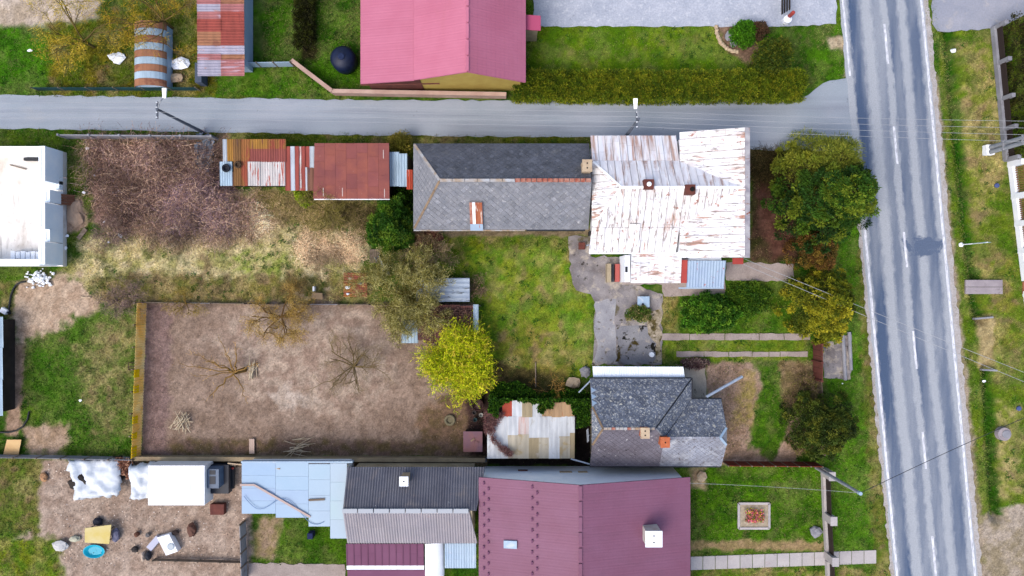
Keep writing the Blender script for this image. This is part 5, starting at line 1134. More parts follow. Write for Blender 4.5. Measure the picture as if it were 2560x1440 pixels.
mh = thing('manhole', 'round concrete manhole ring in the right verge', 'manhole', P(2503, 1083)); MB().lathe(P(2503, 1083), [(.5, 0), (.48, .4), (.42, .41)], 20).build('ring', m_slab, mh); MB().lathe(P(2506, 1083) + Vector((0, 0, .52)), [(.3, -.12), (.3, -.06), (.26, -.05)], 18).build('cover', m_cfen, mh)
for px, py, lb in ((2491, 464, 'blue round cap in the verge near the twin pole'), (2546, 1021, 'blue round cap in the verge above the manhole ring')):
    tag(MB().lathe(P(px, py), [(.17, 0), (.17, .1), (.13, .12)], 14).build('utility_cap', mat('blue_cap', C(84, 100, 156)) if 'blue_cap' not in bpy.data.materials else bpy.data.materials['blue_cap']), lb, 'cap', 'utility caps')
wl = thing('well_cover', 'square pale blue well cover with a dark knob', 'well cover', P(1608, 755)); MB().box(X(1594, .5), X(1624, .5), Y(768, .5), Y(741, .5), .42, .48).build('lid', m_bluew, wl); MB().box(X(1596, .4), X(1622, .4), Y(766, .4), Y(743, .4), 0, .42).build('shaft', m_conc, wl); MB().lathe(P(1607, 761, .5) - Vector((0, 0, .02)), [(.09, 0), (.09, .08), (.05, .12)], 12).build('knob', m_gut, wl)
m_stick = mat('grey_stick', C(236, 220, 190), (C(200, 180, 150), 4), grain=.15, rand=.15)
def sticks(name, label, px, py, n, L, r, seed, spread, ang=None, z=.05, m=None, parts='stick'):
    rr = random.Random(seed); t = thing(name, label, 'stick pile', P(px, py))
    for i in range(n):
        a = rr.uniform(0, math.pi) if ang is None else ang + rr.gauss(0, .35); l = L * rr.uniform(.5, 1.15)
        c = P(px, py) + Vector((rr.gauss(0, spread), rr.gauss(0, spread), z + .022 * i + rr.uniform(0, .03)))
        d = Vector((math.cos(a), math.sin(a), rr.uniform(-.02, .04))) * l / 2; md = Vector((rr.gauss(0, .05), rr.gauss(0, .05), 0))
        MB().tube([c - d, c + md, c + d], [r * rr.uniform(.7, 1.2), r, r * .5], 6).build(parts, m or m_stick, t)
    return t
sticks('stick_pile', 'pile of grey sticks in the lower left of the paddock', 459, 1052, 20, 1.5, .03, 3, .22)
sticks('stick_pile', 'flat pile of thin grey sticks by the south paddock wall', 746, 1119, 20, 1.4, .024, 5, .26, .25)
lg = sticks('log_bundle', 'bundle of cut branches beside the pruned tree', 631, 926, 14, 1.6, .035, 8, .13, math.pi / 2 - .1)
bn = thing('plank_bench', 'pale plank board lying at the south edge of the paddock', 'board', P(631, 1114))
for i in range(3): MB().box(X(625 + 4.3 * i), X(629 + 4.3 * i), Y(1133), Y(1096), .12, .17).build('plank', mat('pale_plank', C(222, 196, 180), grain=.1, rand=.06) if i == 0 else bpy.data.materials['pale_plank'], bn)
for yy in (1101, 1128): MB().box(X(626), X(637), Y(yy + 2), Y(yy - 2), 0, .12).build('bearer', m_timber, bn)
ob = tag(MB().prism([P(18, 1099, .35), P(54, 1099, .35), P(47, 1136, .05), P(9, 1136, .05)], (0, 0, .04)).build('plywood_sheet', mat('plywood', C(246, 208, 150), (C(236, 192, 134), 1), grain=.06)), 'orange plywood sheet leaning at the lower left corner of the garden', 'board')
def hose(label, pts, r, m, name='hose'): tag(MB().tube([P(x, y) + Vector((0, 0, r)) for x, y in pts], r, 8).build(name, m), label, 'hose')
m_hose = mat('black_hose', C(30, 36, 42), rough=.5, grain=.05)
hose('black hose curving from the rubble heap', [(66, 704), (52, 706), (42, 712), (35, 722), (29, 738), (26, 756), (24, 772), (27, 786)], .07, m_hose)
hose('black hose curving over the lower left grass', [(74, 1028), (70, 1048), (58, 1066), (42, 1076), (22, 1081), (0, 1080)], .06, m_hose)
jc = thing('white_canister', 'white canister at the end of the black hose', 'canister', P(15, 777)); MB().bar(P(8, 773) + Vector((0, 0, .16)), P(22, 781) + Vector((0, 0, .16)), .36, .3).build('body', m_wallw, jc); MB().tube([P(23, 780) + Vector((0, 0, .2)), P(28, 783) + Vector((0, 0, .2))], .05).build('spout', m_hose, jc)
rb = thing('rubble_heap', 'heap of white broken blocks south of the unfinished building', 'rubble', P(103, 696)); rr = random.Random(4)
for i in range(170):
    q, d = rr.uniform(0, 6.28), abs(rr.gauss(0, .5)); x, y = d * math.cos(q) * 1.1, d * math.sin(q) * .75
    if abs(x) > 1.2 or abs(y) > .8: continue
    MB().blob(P(103, 696) + Vector((x, y, .06 + max(0, .45 - d * .4) * rr.random())), rr.uniform(.06, .13), i, 5, 4, (1, rr.uniform(.5, 1), .8), .35).build('fragment', m_block, rb)
# slate pile and sheets by the thicket
slp_ = thing('slate_pile', 'pile of loose blue grey slates at the thicket corner', 'slate pile', P(512, 380)); m_ls = mat('loose_slate', C(150, 166, 188), (C(110, 124, 146), 2), [(C(206, 214, 226), 5, .6, .68)], grain=.15, rand=.25)
for i in range(46):
    x, y = rr.gauss(0, .36), rr.gauss(0, .55); c = P(513, 378) + Vector((x, y, .1 + .25 * rr.random())); a = rr.uniform(0, 6.28); e = Vector((math.cos(a), math.sin(a), rr.gauss(0, .3))) * .17; f_ = Vector((-math.sin(a), math.cos(a), rr.gauss(0, .3))) * .17
    MB().prism([c - e - f_, c + e - f_, c + e + f_, c - e + f_], (0, 0, .015)).build('slate', m_ls, slp_)
tag(MB().prism([P(487, 402, .3), P(506, 397, .35), P(517, 411, .3), P(501, 427, .25)], (0, 0, .05)).build('sheet_offcut', mat('mottled_sheet', C(120, 140, 158), (C(70, 84, 96), 3), [(C(214, 210, 190), 2, .58, .66)], grain=.15)), 'mottled grey sheet offcut below the slate pile', 'sheet')
# rusty sheet with bricks, pallet, ladder, box
rsx = flat_roof_thing('rusty_sheet', 'rusty corrugated sheet in the grass with bricks on it', 858, 918, 681, 742, .25, [(859, 918, 682, 742, cmat('grass_rust_sheet', (168, 96, 76), C(186, 124, 66), .5, (1, 2, 1)))], m_dark, 'sheet', per=.12, along='u', wall=False, fall=.02)
for px, py, r, m, lb in ((875, 697, .12, m_cream, 'beige stone near the top of the rusty sheet'), (870, 719, .16, m_wallw, 'white block on the rusty sheet'), (870, 735, .11, m_wallw, 'small white lump at the bottom of the rusty sheet'), (901, 708, .16, m_cfen, 'grey stone on the right of the rusty sheet'), (876, 709, .08, m_brick, 'orange brick piece on the rusty sheet')):
    stone('loose_stone', lb, px, py, r, m, .28, (1.2, .8, .7), group='stones on the rusty sheet')
pl = thing('old_pallet', 'weathered wooden pallet beside the dark round bush', 'pallet', P(938, 640))
for i in range(6): MB().box(X(925 + 4.4 * i), X(928.2 + 4.4 * i), Y(658), Y(623), .12, .15).build('slat', m_timber, pl)
for yy in (626, 640, 655): MB().box(X(925), X(950), Y(yy + 1.5), Y(yy - 1.5), 0, .12).build('bearer', m_timber, pl)
tr_ = thing('metal_trough', 'grey metal trough lying beside the pallet', 'trough', P(956, 664)); A_, B_ = P(942, 641), P(971, 688); d = (B_ - A_).normalized(); nn = Vector((d.y, -d.x, 0))
for s_, w_, h_ in ((-1, .02, .2), (1, .02, .2)): MB().bar(A_ + nn * .14 * s_ + Vector((0, 0, .14)), B_ + nn * .14 * s_ + Vector((0, 0, .14)), .03, .2).build('side', m_pipe, tr_)
MB().bar(A_ + Vector((0, 0, .05)), B_ + Vector((0, 0, .05)), .26, .02).build('bottom', m_pipe, tr_)
bx_ = thing('nest_box', 'small tan wooden box on the north edge of the paddock', 'box', P(795, 740)); MB().box(X(784), X(805), Y(747), Y(732), .0, .45).build('body', m_timber, bx_); MB().prism([P(783, 731, .5), P(806, 733, .42), P(807, 748, .42), P(784, 748, .5)], (0, 0, .04)).build('lid', mat('tan_lid', C(186, 156, 120), grain=.12), bx_); MB().box(X(786), X(790), Y(728), Y(716), 0, .5).build('stake', m_wallw, bx_)
# tyre planter, rusty drum, buckets
tyre('tyre_planter', 'half buried grey tyre ring near the brown hut', P(1125, 1050), .42, mat('grey_ring', C(132, 124, 98), grain=.25))
dm = thing('rusty_drum', 'rusty open drum with a sunken lid under the willow', 'drum', P(1195, 1008)); m_dr = mat('dark_rust', C(96, 66, 62), (C(72, 48, 48), 2), grain=.2)
MB().lathe(P(1195, 1008), [(.40, 0), (.42, .3), (.40, .6), (.42, .85), (.38, .86), (.36, .7)], 20).build('body', m_dr, dm); MB().lathe(P(1195, 1008) + Vector((0, 0, .66)), [(.36, 0), (.36, .04)], 18).build('lid', mat('drum_lid', C(120, 92, 90), grain=.2), dm)
for i, (px, py, c, lb) in enumerate(((1186, 1030, (90, 84, 84), 'dark grey bucket below the rusty drum'), (1203, 1036, (206, 206, 200), 'small pale pot below the rusty drum'), (1188, 1048, (60, 92, 96), 'dark teal bucket between the drum and the hut'))):
    tag(MB().lathe(P(px, py), [(.10, 0), (.15, .28), (.13, .28), (.09, .05)], 14).build('bucket', mat(f'bucket_paint_{i}', C(*c), grain=.15)), lb, 'bucket')
tag(MB().lathe(P(1236, 1024, .9), [(.02, 0), (.13, .02), (.14, .08), (.06, .13)], 14).build('white_bowl', m_wallw), 'round white bowl on the ivy', 'bowl')
tag(MB().tube([P(1339, 905) + Vector((0, 0, .04)), P(1339, 968) + Vector((0, 0, .06))], .045, 8).build('timber_pole', m_timber), 'thin timber pole standing on the lawn near the ivy', 'pole')
tag(MB().box(X(1470), X(1480), Y(590), Y(580), 0, .9).build('downpipe_box', m_gut), 'dark box under the eave corner between the two houses', 'box')
tag(MB().box(X(1446), X(1462), Y(624), Y(607), 0, .35).build('red_crate', m_brownv), 'red brown crate beside the white roofed house corner', 'crate')
tag(MB().blob(P(1096, 595) + Vector((0, 0, .2)), .38, 5, 8, 5, (1, .8, .7)).build('brick_heap', m_brownv), 'reddish stump at the south wall of the slate house', 'stump')
tag(MB().lathe(P(1628, 886), [(.19, 0), (.19, .3), (.15, .31)], 8).build('concrete_block', m_wallw), 'pale octagonal concrete block on the mossy patch', 'block')
tag(MB().blob(P(1432, 957) + Vector((0, 0, .15)), .5, 9, 9, 5, (1.1, .9, .6)).build('boulder', m_cream), 'pale mossy boulder at the lawn corner by the ivy', 'boulder')
tag(MB().blob(P(1462, 929) + Vector((0, 0, .1)), .42, 12, 9, 5, (1, 1, .5)).build('boulder', m_cfen), 'grey boulder at the corner of the white canopy', 'boulder')
tvx = thing('tv_antenna', 'thin rooftop aerial west of the small slate house', 'antenna', P(1460, 1068)); bpz = P(1452, 1070, 0)
MB().tube([(5.62, -10.2, 2.5), (5.1, -9.9, 5.0)], .025, 6).build('mast', m_wire, tvx)
for i in range(4): z = 4.4 + .16 * i; MB().tube([(5.2 - .05 * i, -10.35, z), (5.15 - .05 * i, -9.5, z)], .014, 5).build('element', m_wire, tvx)
# white litter
for i, (px, py, lb) in enumerate(((222, 372, 'white ring of litter by the street fence'), (240, 440, 'white scrap on the thicket edge'), (213, 482, 'white scrap in the weeds east of the unfinished wall'), (286, 482, 'small white scrap in the brambles'), (304, 590, 'torn white plastic in the dead brush'), (264, 556, 'white scrap left of the torn plastic'), (276, 606, 'white scrap below the torn plastic'), (300, 478, 'pale stone among brambles'), (205, 1000, 'white paper scrap on the west lawn'), (2456, 952, 'white scrap in the ditch'), (172, 590, 'white fragments at the foot of the unfinished wall'), (168, 620, 'broken white block below the unfinished wall'), (2103, 958, 'tiny white scrap near the crossing'))):
    r = (.14, .09, .12, .06, .2, .1, .1, .08, .13, .15, .14, .16, .06)[i]; c = P(px, py) + Vector((0, 0, .16)); rr2 = random.Random(i)
    mb = MB(); pts = [c + Vector((r * rr2.uniform(.6, 1.3) * math.cos(q * 1.05), r * rr2.uniform(.5, 1.1) * math.sin(q * 1.05), rr2.uniform(0, .06))) for q in range(6)]; mb.prism(pts, (0, 0, .03)); tag(mb.build('litter', m_wallw), lb, 'litter', 'white litter')
tag(MB().bar(P(197, 597) + Vector((0, 0, .06)), P(216, 572) + Vector((0, 0, .08)), .3, .05).build('loose_board', m_timber), 'short loose board in the weeds near the plank ramp', 'board')
tag(MB().blob(P(190, 535) + Vector((0, 0, .02)), .75, 3, 12, 5, (.8, 1.3, .3)).build('sand_heap', mat('sand', C(206, 178, 154), (C(184, 154, 130), 1.5), grain=.2, bump=.3)), 'heap of sand beside the plank ramp', 'sand heap')
tag(MB().box(X(204), X(228), Y(745), Y(742), 0, .08).build('pale_batten', m_cream), 'short pale batten in the grass west of the paddock', 'batten')
rc = thing('rusty_cage', 'small rusty metal frame beside the corrugated fence', 'frame', P(335, 915))
for a_, b__ in (((326, 906), (344, 906)), ((344, 906), (344, 924)), ((344, 924), (326, 924)), ((326, 924), (326, 906)), ((326, 915), (344, 915))): MB().bar(P(*a_) + Vector((0, 0, .3)), P(*b__) + Vector((0, 0, .3)), .04).build('bar', m_dr, rc)
for px, py in ((326, 906), (344, 906), (344, 924), (326, 924)): MB().box(X(px) - .02, X(px) + .02, Y(py) - .02, Y(py) + .02, 0, .3).build('leg', m_dr, rc)

# ------------------------------------------------------------------ bottom left yard
def tarp(name, label, pts, zc, m, seed, res=18, drop=.25):
    """draped sheet: grid over a quad, wrinkled, edges hanging"""
    rr = random.Random(seed); q = [P(*p, zc) for p in pts]; vs, fs = [], []
    for i in range(res + 1):
        for j in range(res + 1):
            u, v = i / res, j / res; p = q[0].lerp(q[1], u).lerp(q[3].lerp(q[2], u), v)
            e = min(u, v, 1 - u, 1 - v); x, y = np.array([p.x * 1.7 + seed * 9]), np.array([p.y * 1.7])
            h = float(fbm(x, y, 3)[0] - .5) * .9 - drop * max(0, 1 - e / .08); jt = .12 if e < 1e-6 else 0
            vs.append((p.x + rr.uniform(-jt, jt), p.y + rr.uniform(-jt, jt), max(.05, zc + h)))
    w_ = res + 1
    for i in range(res):
        for j in range(res): fs.append((i * w_ + j, (i + 1) * w_ + j, (i + 1) * w_ + j + 1, i * w_ + j + 1))
    o = MB().add(vs, fs).build(name, m, None, True); sm = o.modifiers.new('t', 'SOLIDIFY'); sm.thickness = .02; tag(o, label, 'tarpaulin'); return o
m_tarp = mat('white_tarp', W(206, 211, 216), (W(190, 198, 208), .9), [(W(160, 170, 184), 1.6, .54, .7, 7, .4, .6)], rough=.5, grain=.03)
tarp('white_tarp', 'crumpled white tarpaulin over a heap at the bottom left', [(166, 1150), (296, 1152), (300, 1238), (182, 1252)], 1.0, m_tarp, 1)
tag(MB().blob(P(232, 1198) + Vector((0, 0, .3)), 1.0, 21, 12, 6, (1.4, .95, .6)).build('covered_heap', m_dark), 'heap under the crumpled white tarpaulin', 'heap')
tarp('white_tarp', 'white tarpaulin hanging over the west end of the white trailer', [(314, 1166), (386, 1160), (382, 1254), (322, 1250)], 1.5, m_tarp, 2, drop=.5)
m_trl = mat('trailer_white', W(220, 222, 226), (W(208, 212, 218), .5), [(W(176, 176, 174), (3, .5, 1), .56, .72, 6, .2, .5)], rough=.5, grain=.04, rand=.03)
tl = thing('box_trailer', 'plain white box trailer in the bottom left yard', 'trailer', P(440, 1205)); p, q = P(372, 1164, 2.2), P(512, 1262, 2.2)
MB().box(p.x, q.x, q.y, p.y, .7, 2.2).build('body', m_trl, tl)
for i in range(4): MB().box(p.x - .02 + (q.x - p.x + .04) * i / 4, p.x - .03 + (q.x - p.x + .04) * (i + 1) / 4, q.y - .02, p.y + .02, 2.2, 2.26).build('roof_panel', m_trl, tl)
for px in (400, 490):
    for yy in (p.y - .2, q.y + .2): MB().tube([(X(px, 1), yy - .1, .36), (X(px, 1), yy + .1, .36)], .36, 16).build('wheel', m_tyre, tl)
tk = thing('dark_truck', 'dark blue grey tractor unit parked against the white trailer', 'truck', P(545, 1200)); m_tk = mat('truck_paint', C(92, 116, 146), (C(76, 98, 128), 2), rough=.4, grain=.06); m_tk2 = mat('truck_dark', C(36, 44, 60), rough=.5)
p, q = P(515, 1166, 1.6), P(566, 1238, 1.6)
MB().box(p.x, q.x, q.y, p.y, .5, 1.2).build('body', m_tk2, tk)
cb = MB().prism([(p.x + .1, p.y - .05, 1.2), (q.x - .35, p.y - .05, 1.2), (q.x - .45, p.y - .15, 1.85), (p.x + .2, p.y - .15, 1.85)], (0, -1.35, 0)).build('cab', m_tk, tk)
MB().box(p.x + .36, q.x - .68, p.y - 1.2, p.y - .65, 1.853, 1.88).build('roof_hatch', m_tk2, cb); MB().box(p.x + .36, q.x - .68, p.y - .52, p.y - .22, 1.853, 1.88).build('roof_hatch', m_tk2, cb)
MB().box(q.x + .02, q.x + .16, q.y + .2, p.y - .1, .35, .6).build('bumper', m_gut, tk); MB().lathe((q.x + .1, p.y - .35, .62), [(.08, 0), (.09, .08), (.04, .12)], 10).build('lamp', m_redp, tk)
for yy in (p.y - .3, q.y + .3):
    for xx in (p.x + .4, q.x - .35): MB().tube([(xx, yy - .14, .42), (xx, yy + .14, .42)], .42, 16).build('wheel', m_tyre, tk)
tag(MB().box(X(532), X(566), Y(1282), Y(1256), 0, .5).build('brown_crate', m_brownv), 'brown box on the ground below the dark truck', 'crate')
fence('pallet_fence', 'open timber frame fence north of the dark truck', [(522, 1157), (600, 1156)], .9, .9, m_timber, True, 1.0, .08, .05, rows=3)
tag(MB().tube([P(570, 1158, 1.6), P(700, 1172, 2.7)], .05, 6).build('long_rail', m_cream), 'long pale rail from the timber frame to the flat blue roof', 'rail')
lb_ = thing('leaf_heap', 'heap of brown leaves between the white tarpaulins', 'leaf heap', P(303, 1170)); rr = random.Random(6)
MB().blob(P(303, 1172) + Vector((0, 0, .2)), .85, 31, 12, 6, (.9, 1.1, .6)).build('core', m_dark, lb_)
tb = thing('cream_table', 'cream coloured box table in the bottom left yard', 'table', P(240, 1335)); p, q = P(212, 1312, .8), P(278, 1360, .8)
MB().prism([(p.x, p.y - .25, .74), (q.x, p.y, .74), (q.x - .15, q.y, .74), (p.x, q.y + .1, .74)], (0, 0, .06)).build('top', mat('cream_top', C(244, 230, 178), (C(236, 214, 130), .8), grain=.05), tb)
for xx in (p.x + .1, q.x - .25):
    for yy in (p.y - .4, q.y + .2): MB().box(xx, xx + .06, yy, yy + .06, 0, .74).build('leg', m_timber, tb)
tag(MB().lathe(P(239, 1376), [(.5, 0), (.78, .24), (.8, .25), (.74, .24), (.5, .06)], 24).build('cyan_tub', mat('cyan_plastic', C(0, 190, 222), rough=.4, grain=.03)), 'bright cyan plastic tub in the bottom left yard', 'tub')
for o_ in (bpy.data.objects['cyan_tub'],): o_.scale = (1, .62, 1); o_.location.y = Y(1376) * (1 - .62)
wmx = thing('white_washer', 'white appliance lying on its back in the bottom left yard', 'washing machine', P(428, 1356)); c = P(428, 1356)
MB().prism([c + Vector((-.75, .55, 0)), c + Vector((.1, .8, 0)), c + Vector((.75, -.45, 0)), c + Vector((-.1, -.75, 0))], (0, 0, .6)).build('body', m_wallw, wmx); MB().lathe(c + Vector((.25, -.1, .59)), [(.26, 0), (.26, .04), (.2, .06)], 18).build('door', mat('washer_door', C(176, 192, 206), rough=.3), wmx)
tag(MB().bar(P(378, 1368) + Vector((0, 0, .2)), P(402, 1340) + Vector((0, 0, .2)), .45, .4).build('lilac_crate', mat('lilac_white', C(214, 216, 236))), 'pale lilac box left of the white appliance', 'box')
for px, py, sx_, sy_, h_, c_, lb in ((248, 1302, .7, .5, .4, (40, 44, 60), 'dark bag above the cream table'), (293, 1335, .55, .9, .5, (132, 132, 158), 'grey lilac crate right of the cream table'), (155, 1362, 1.1, .8, .4, (222, 222, 222), 'pale sack pile left of the cyan tub'), (190, 1345, .8, .4, .3, (206, 206, 184), 'pale cloth bundle left of the cream table'), (345, 1334, .35, .35, .4, (124, 84, 66), 'small brown pot in the middle of the bottom left yard'), (372, 1336, .3, .3, .35, (150, 144, 140), 'small grey pot next to the brown pot'), (483, 1322, .6, 1.0, .5, (112, 78, 66), 'dark brown stump pile in the bottom left yard'), (340, 1372, .5, .4, .35, (72, 66, 64), 'dark lump below the brown pot'), (374, 1388, .35, .7, .5, (60, 62, 70), 'dark grey upright box at the yard edge'), (362, 1388, .3, .7, .45, (222, 200, 180), 'pale box left of the dark upright box'), (440, 1330, .5, .35, .3, (80, 66, 62), 'dark bundle above the white appliance'), (112, 1192, .5, .6, .3, (196, 150, 110), 'orange brown clump at the yard fence')):
    tag(MB().blob(P(px, py) + Vector((0, 0, h_ * .45)), .55, int(px + py), 9, 6, (sx_, sy_, h_ * 1.1), .18).build('yard_bundle', mat(f'bundle_{px}', C(*c_), grain=.15)), lb, 'bundle', 'yard clutter')
fence('yard_board_fence', 'grey board fence between the bottom left yard and the small lawn', [(614, 1300), (618, 1440)], 1.2, 1.1, m_cfen, True, 1.3, .1, .04)
fence('yard_south_fence', 'low brown wire fence along the bottom of the left yard', [(390, 1396), (612, 1402)], .5, 1.6, m_timber, True, .6, .07, .02)
tag(MB().box(X(770, .5), X(783, .5), Y(1340), Y(1326), 0, .7).build('blue_bin', mat('navy_bin', C(30, 42, 92))), 'small navy bin below the flat blue roof', 'bin')
fb_ = thing('flower_bed', 'square stone edged flower bed on the bottom right lawn', 'flower bed', P(1884, 1288))
for a_, b__ in (((1846, 1258), (1922, 1258)), ((1922, 1258), (1922, 1320)), ((1922, 1320), (1846, 1320)), ((1846, 1320), (1846, 1258))): MB().bar(P(*a_) + Vector((0, 0, .06)), P(*b__) + Vector((0, 0, .06)), .16, .14).build('edging', m_walk, fb_)
MB().box(X(1847), X(1921), Y(1319), Y(1259), -.05, .05).build('soil', mat('bed_gravel', C(206, 192, 170), (C(170, 156, 130), 2), grain=.3, gscale=7), fb_)
for px, py, lb, nm in ((1752, 1192, 'round pale stone heap near the small slate house corner', 'pale_mound'), (2038, 1328, 'round pale stone near the dark fence', 'pale_mound')): stone(nm, lb, px, py, .42, m_cream if px < 1800 else m_cfen, 0, (1, 1, .5))
# top edge things
tk_ = thing('water_tank', 'round dark navy tank beside the pink roofed house', 'tank', P(866, 158)); MB().lathe(P(866, 158), [(.85, 0), (.9, .5), (.9, 1.2), (.7, 1.5), (.2, 1.62)], 24).build('body', mat('navy_tank', C(18, 28, 56), (C(26, 40, 76), 1), rough=.5, grain=.1), tk_, True); MB().lathe(P(866, 158) + Vector((0, 0, 1.58)), [(.24, 0), (.24, .12), (.18, .14)], 16).build('lid', mat('navy_lid', C(30, 46, 84)), tk_)
tag(MB().box(X(503), X(519), Y(216), Y(168), 0, 1.1).build('grey_cabinet', mat('slate_grey_cabinet', C(86, 98, 118))), 'dark grey cabinet at the corner of the banded shed', 'cabinet')
for px, py, r, lb in ((296, 146, .55, 'white plastic scrap left of the arched shed'), (452, 160, .6, 'white sack right of the arched shed'), (440, 196, .5, 'cream sack at the teal fence'), (416, 205, .35, 'small beige sack next to the cream sack'), (78, 128, .16, 'pale scrap on the top left grass')):
    tag(MB().blob(P(px, py) + Vector((0, 0, .15)), r, px, 9, 5, (1.1, .7, .4), .35).build('sack', m_wallw if py < 170 else m_cream), lb, 'sack')
eg = thing('bed_edging', 'curved stone edging of the top right flower bed', 'edging', P(1800, 95))
for i in range(13):
    q = math.pi * (1.0 + .5 * i / 12); x, y = 1842 + 52 * math.cos(q), 68 - 62 * math.sin(q)
    MB().blob(P(x, y) + Vector((0, 0, .08)), .17, i, 6, 4, (1, 1, .7)).build('stone', m_cream, eg)
for px, py, r in ((1820, 92, .35), (1832, 108, .3)): stone('rockery_stone', ('upper' if py < 100 else 'lower') + ' rockery stone in the top right flower bed', px, py, r, m_cfen, 0, (1, 1, .7))
gx_ = thing('drive_gate', 'dark gate leaf and post standing on the gravel drive', 'gate', P(1962, 30))
for i in range(4): MB().box(X(1952 + i * 2.6), X(1952 + i * 2.6) + .05, Y(38), Y(-30), .1 + .28 * i, .33 + .28 * i).build('rail', m_dark, gx_)
MB().lathe(P(1968, 46), [(.14, 0), (.14, 1.2), (.1, 1.25)], 10).build('post', m_redp, gx_)
tag(MB().lathe(P(1965, 52), [(.3, 0), (.3, .4), (.1, .5)], 10).build('post_base', m_wallw), 'white post base at the end of the drive gate', 'post')
stone('white_marker', 'small white marker post at the top right ditch', 2381, 128, .2, m_wallw, .1, (1, .8, .9), 'marker')

# ------------------------------------------------------------------ vegetation
m_leaf = mat('foliage', (.1, .1, .02), attr=True, rough=.7, grain=.15, gscale=20, spec=.2, transl=.25)
m_bark = mat('bark', (.1, .1, .02), attr=True, rough=.95, grain=.3, gscale=25, spec=.1)
def mixc(cols, n, w=None):
    """random palette colours with brightness jitter"""
    cs = np.array([C(*c) for c in cols]); idx = RNG.choice(len(cs), n, p=w); return cs[idx] * 1.75 * RNG.uniform(.72, 1.28, (n, 1))
def plant(name, label, cat, base, crown, trunk=None, group=None, crown_name='crown', mats=None):
    t = thing(name, label, cat, base, group)
    if trunk is not None:
        nm = 'trunk' if cat == 'tree' else 'stems'
        V, F, Cc = trunk; o = link(nm, np_mesh(nm, V, F, Cc), m_bark, t)
        if cat != 'tree': o['kind'] = 'stuff'
    V, F, Cc = crown; o = link(crown_name, np_mesh(crown_name, V, F, Cc), mats or m_leaf, t); o['kind'] = 'stuff'
    return t
def clumps(cent, out, n, size, L, W, cols, flat=.35):
    """n leaves per clump centre, spreading about the outward direction"""
    k = len(cent); c = np.repeat(cent, n, 0); o = np.repeat(out, n, 0); m = k * n
    d = unit(o + RNG.normal(size=(m, 3)) * .75); p = c + d * size * RNG.uniform(0, 1, (m, 1)) * np.array([1, 1, 1 - flat])
    cc = np.repeat(cols, n, 0) * RNG.uniform(.8, 1.2, (m, 1))
    return leaves(p, d, L * RNG.uniform(.7, 1.3, m), W * RNG.uniform(.7, 1.3, m), cc)
def lobes(cent, out, n, size, L, W, cols):
    """rounded sprays: leaves over the outer half of a ball at each centre"""
    k = len(cent); m = k * n; c = np.repeat(cent, n, 0); o = np.repeat(out, n, 0); sz = np.repeat(size * RNG.uniform(.45, 1.55, k), n)[:, None]
    d = unit(RNG.normal(size=(m, 3)) + o * .9); p = c + d * sz * RNG.uniform(.45, 1, (m, 1)); ld = unit(d * .8 + RNG.normal(size=(m, 3)) * .5 + np.array([0, 0, .15]))
    cc = np.repeat(cols, n, 0) * RNG.uniform(.75, 1.25, (m, 1))
    return leaves(p, ld, L * RNG.uniform(.7, 1.3, m), W * RNG.uniform(.7, 1.3, m), cc)
def trunk_tube(base, h, r, col=(96, 78, 62), lean=(0, 0)):
    s = [];
    for i in range(5):
        a, b = i / 5, (i + 1) / 5; s.append([base.x + lean[0] * a, base.y + lean[1] * a, h * a, base.x + lean[0] * b, base.y + lean[1] * b, h * b, r * (1 - .75 * a), r * (1 - .75 * b)])
    return tubes(s, 8, C(*col))
def conifer(name, label, px, py, h, r, nc, pal, w=None, size=.42, L=.2, W=.07, per=34, shape=1.0, z0=.15, group=None, side=None):
    b = P(px, py); t = RNG.random(nc) ** .75; q = RNG.uniform(0, 2 * math.pi, nc)
    # lobed outline
    lob = 1 + .14 * np.sin(3 * q + px) + .1 * np.sin(5 * q + py)
    rad = r * (1 - t ** 1.3 * .92) ** shape * lob * RNG.uniform(.72, 1.05, nc)
    cent = np.stack([b.x + rad * np.cos(q), b.y + rad * np.sin(q), z0 + h * t * .97 + .1 * RNG.normal(size=nc)], 1)
    out = unit(np.stack([np.cos(q), np.sin(q), .25 + 1.0 * t], 1))
    cols = mixc(pal, nc, w)
    if side is not None:
        f = side(cent); cols = cols * (1 - f[:, None]) + mixc(side.pal, nc) * f[:, None]
    cr = lobes(cent, out, per, size, L, W, cols)
    br = np.concatenate([np.stack([np.full(nc // 3, b.x), np.full(nc // 3, b.y), np.maximum(.2, cent[:nc // 3, 2] - .3)], 1), cent[:nc // 3], np.full((nc // 3, 1), .035), np.full((nc // 3, 1), .012)], 1)
    tr = merge([trunk_tube(b, h * .95, .05 * h * .8), tubes(br, 4, C(86, 70, 52))])
    return plant(name, label, 'tree', b, cr, tr, group)
class Side:
    def __init__(s, pal, f): s.pal = pal; s.f = f
    def __call__(s, c): return s.f(c)
# big dark conifer beside the road, with a paler feathery northern side
conifer('conifer_tree', 'tall dark green conifer beside the main road junction', 2024, 506, 7.2, 3.9, 360, [(84, 112, 28), (62, 96, 24), (42, 76, 20), (110, 126, 34), (30, 58, 16)], size=.36, L=.2, W=.085, per=120, shape=.8,
        side=Side([(146, 148, 46), (128, 134, 40)], lambda c: np.clip((c[:, 1] - Y(440, 3)) / 1.5, 0, .9)))
conifer('feathery_conifer', 'loose feathery pale green conifer growing out of the junction corner', 2030, 425, 5.2, 2.5, 300, [(150, 152, 56), (128, 136, 44), (102, 116, 38)], size=.42, L=.3, W=.035, per=50, shape=.7)
conifer('yellow_conifer', 'yellow green conifer beside the brown gate', 2022, 762, 5.2, 2.75, 330, [(138, 138, 30), (116, 122, 26), (86, 98, 22), (158, 150, 36), (62, 74, 18)], size=.3, L=.16, W=.08, per=90, shape=.75)
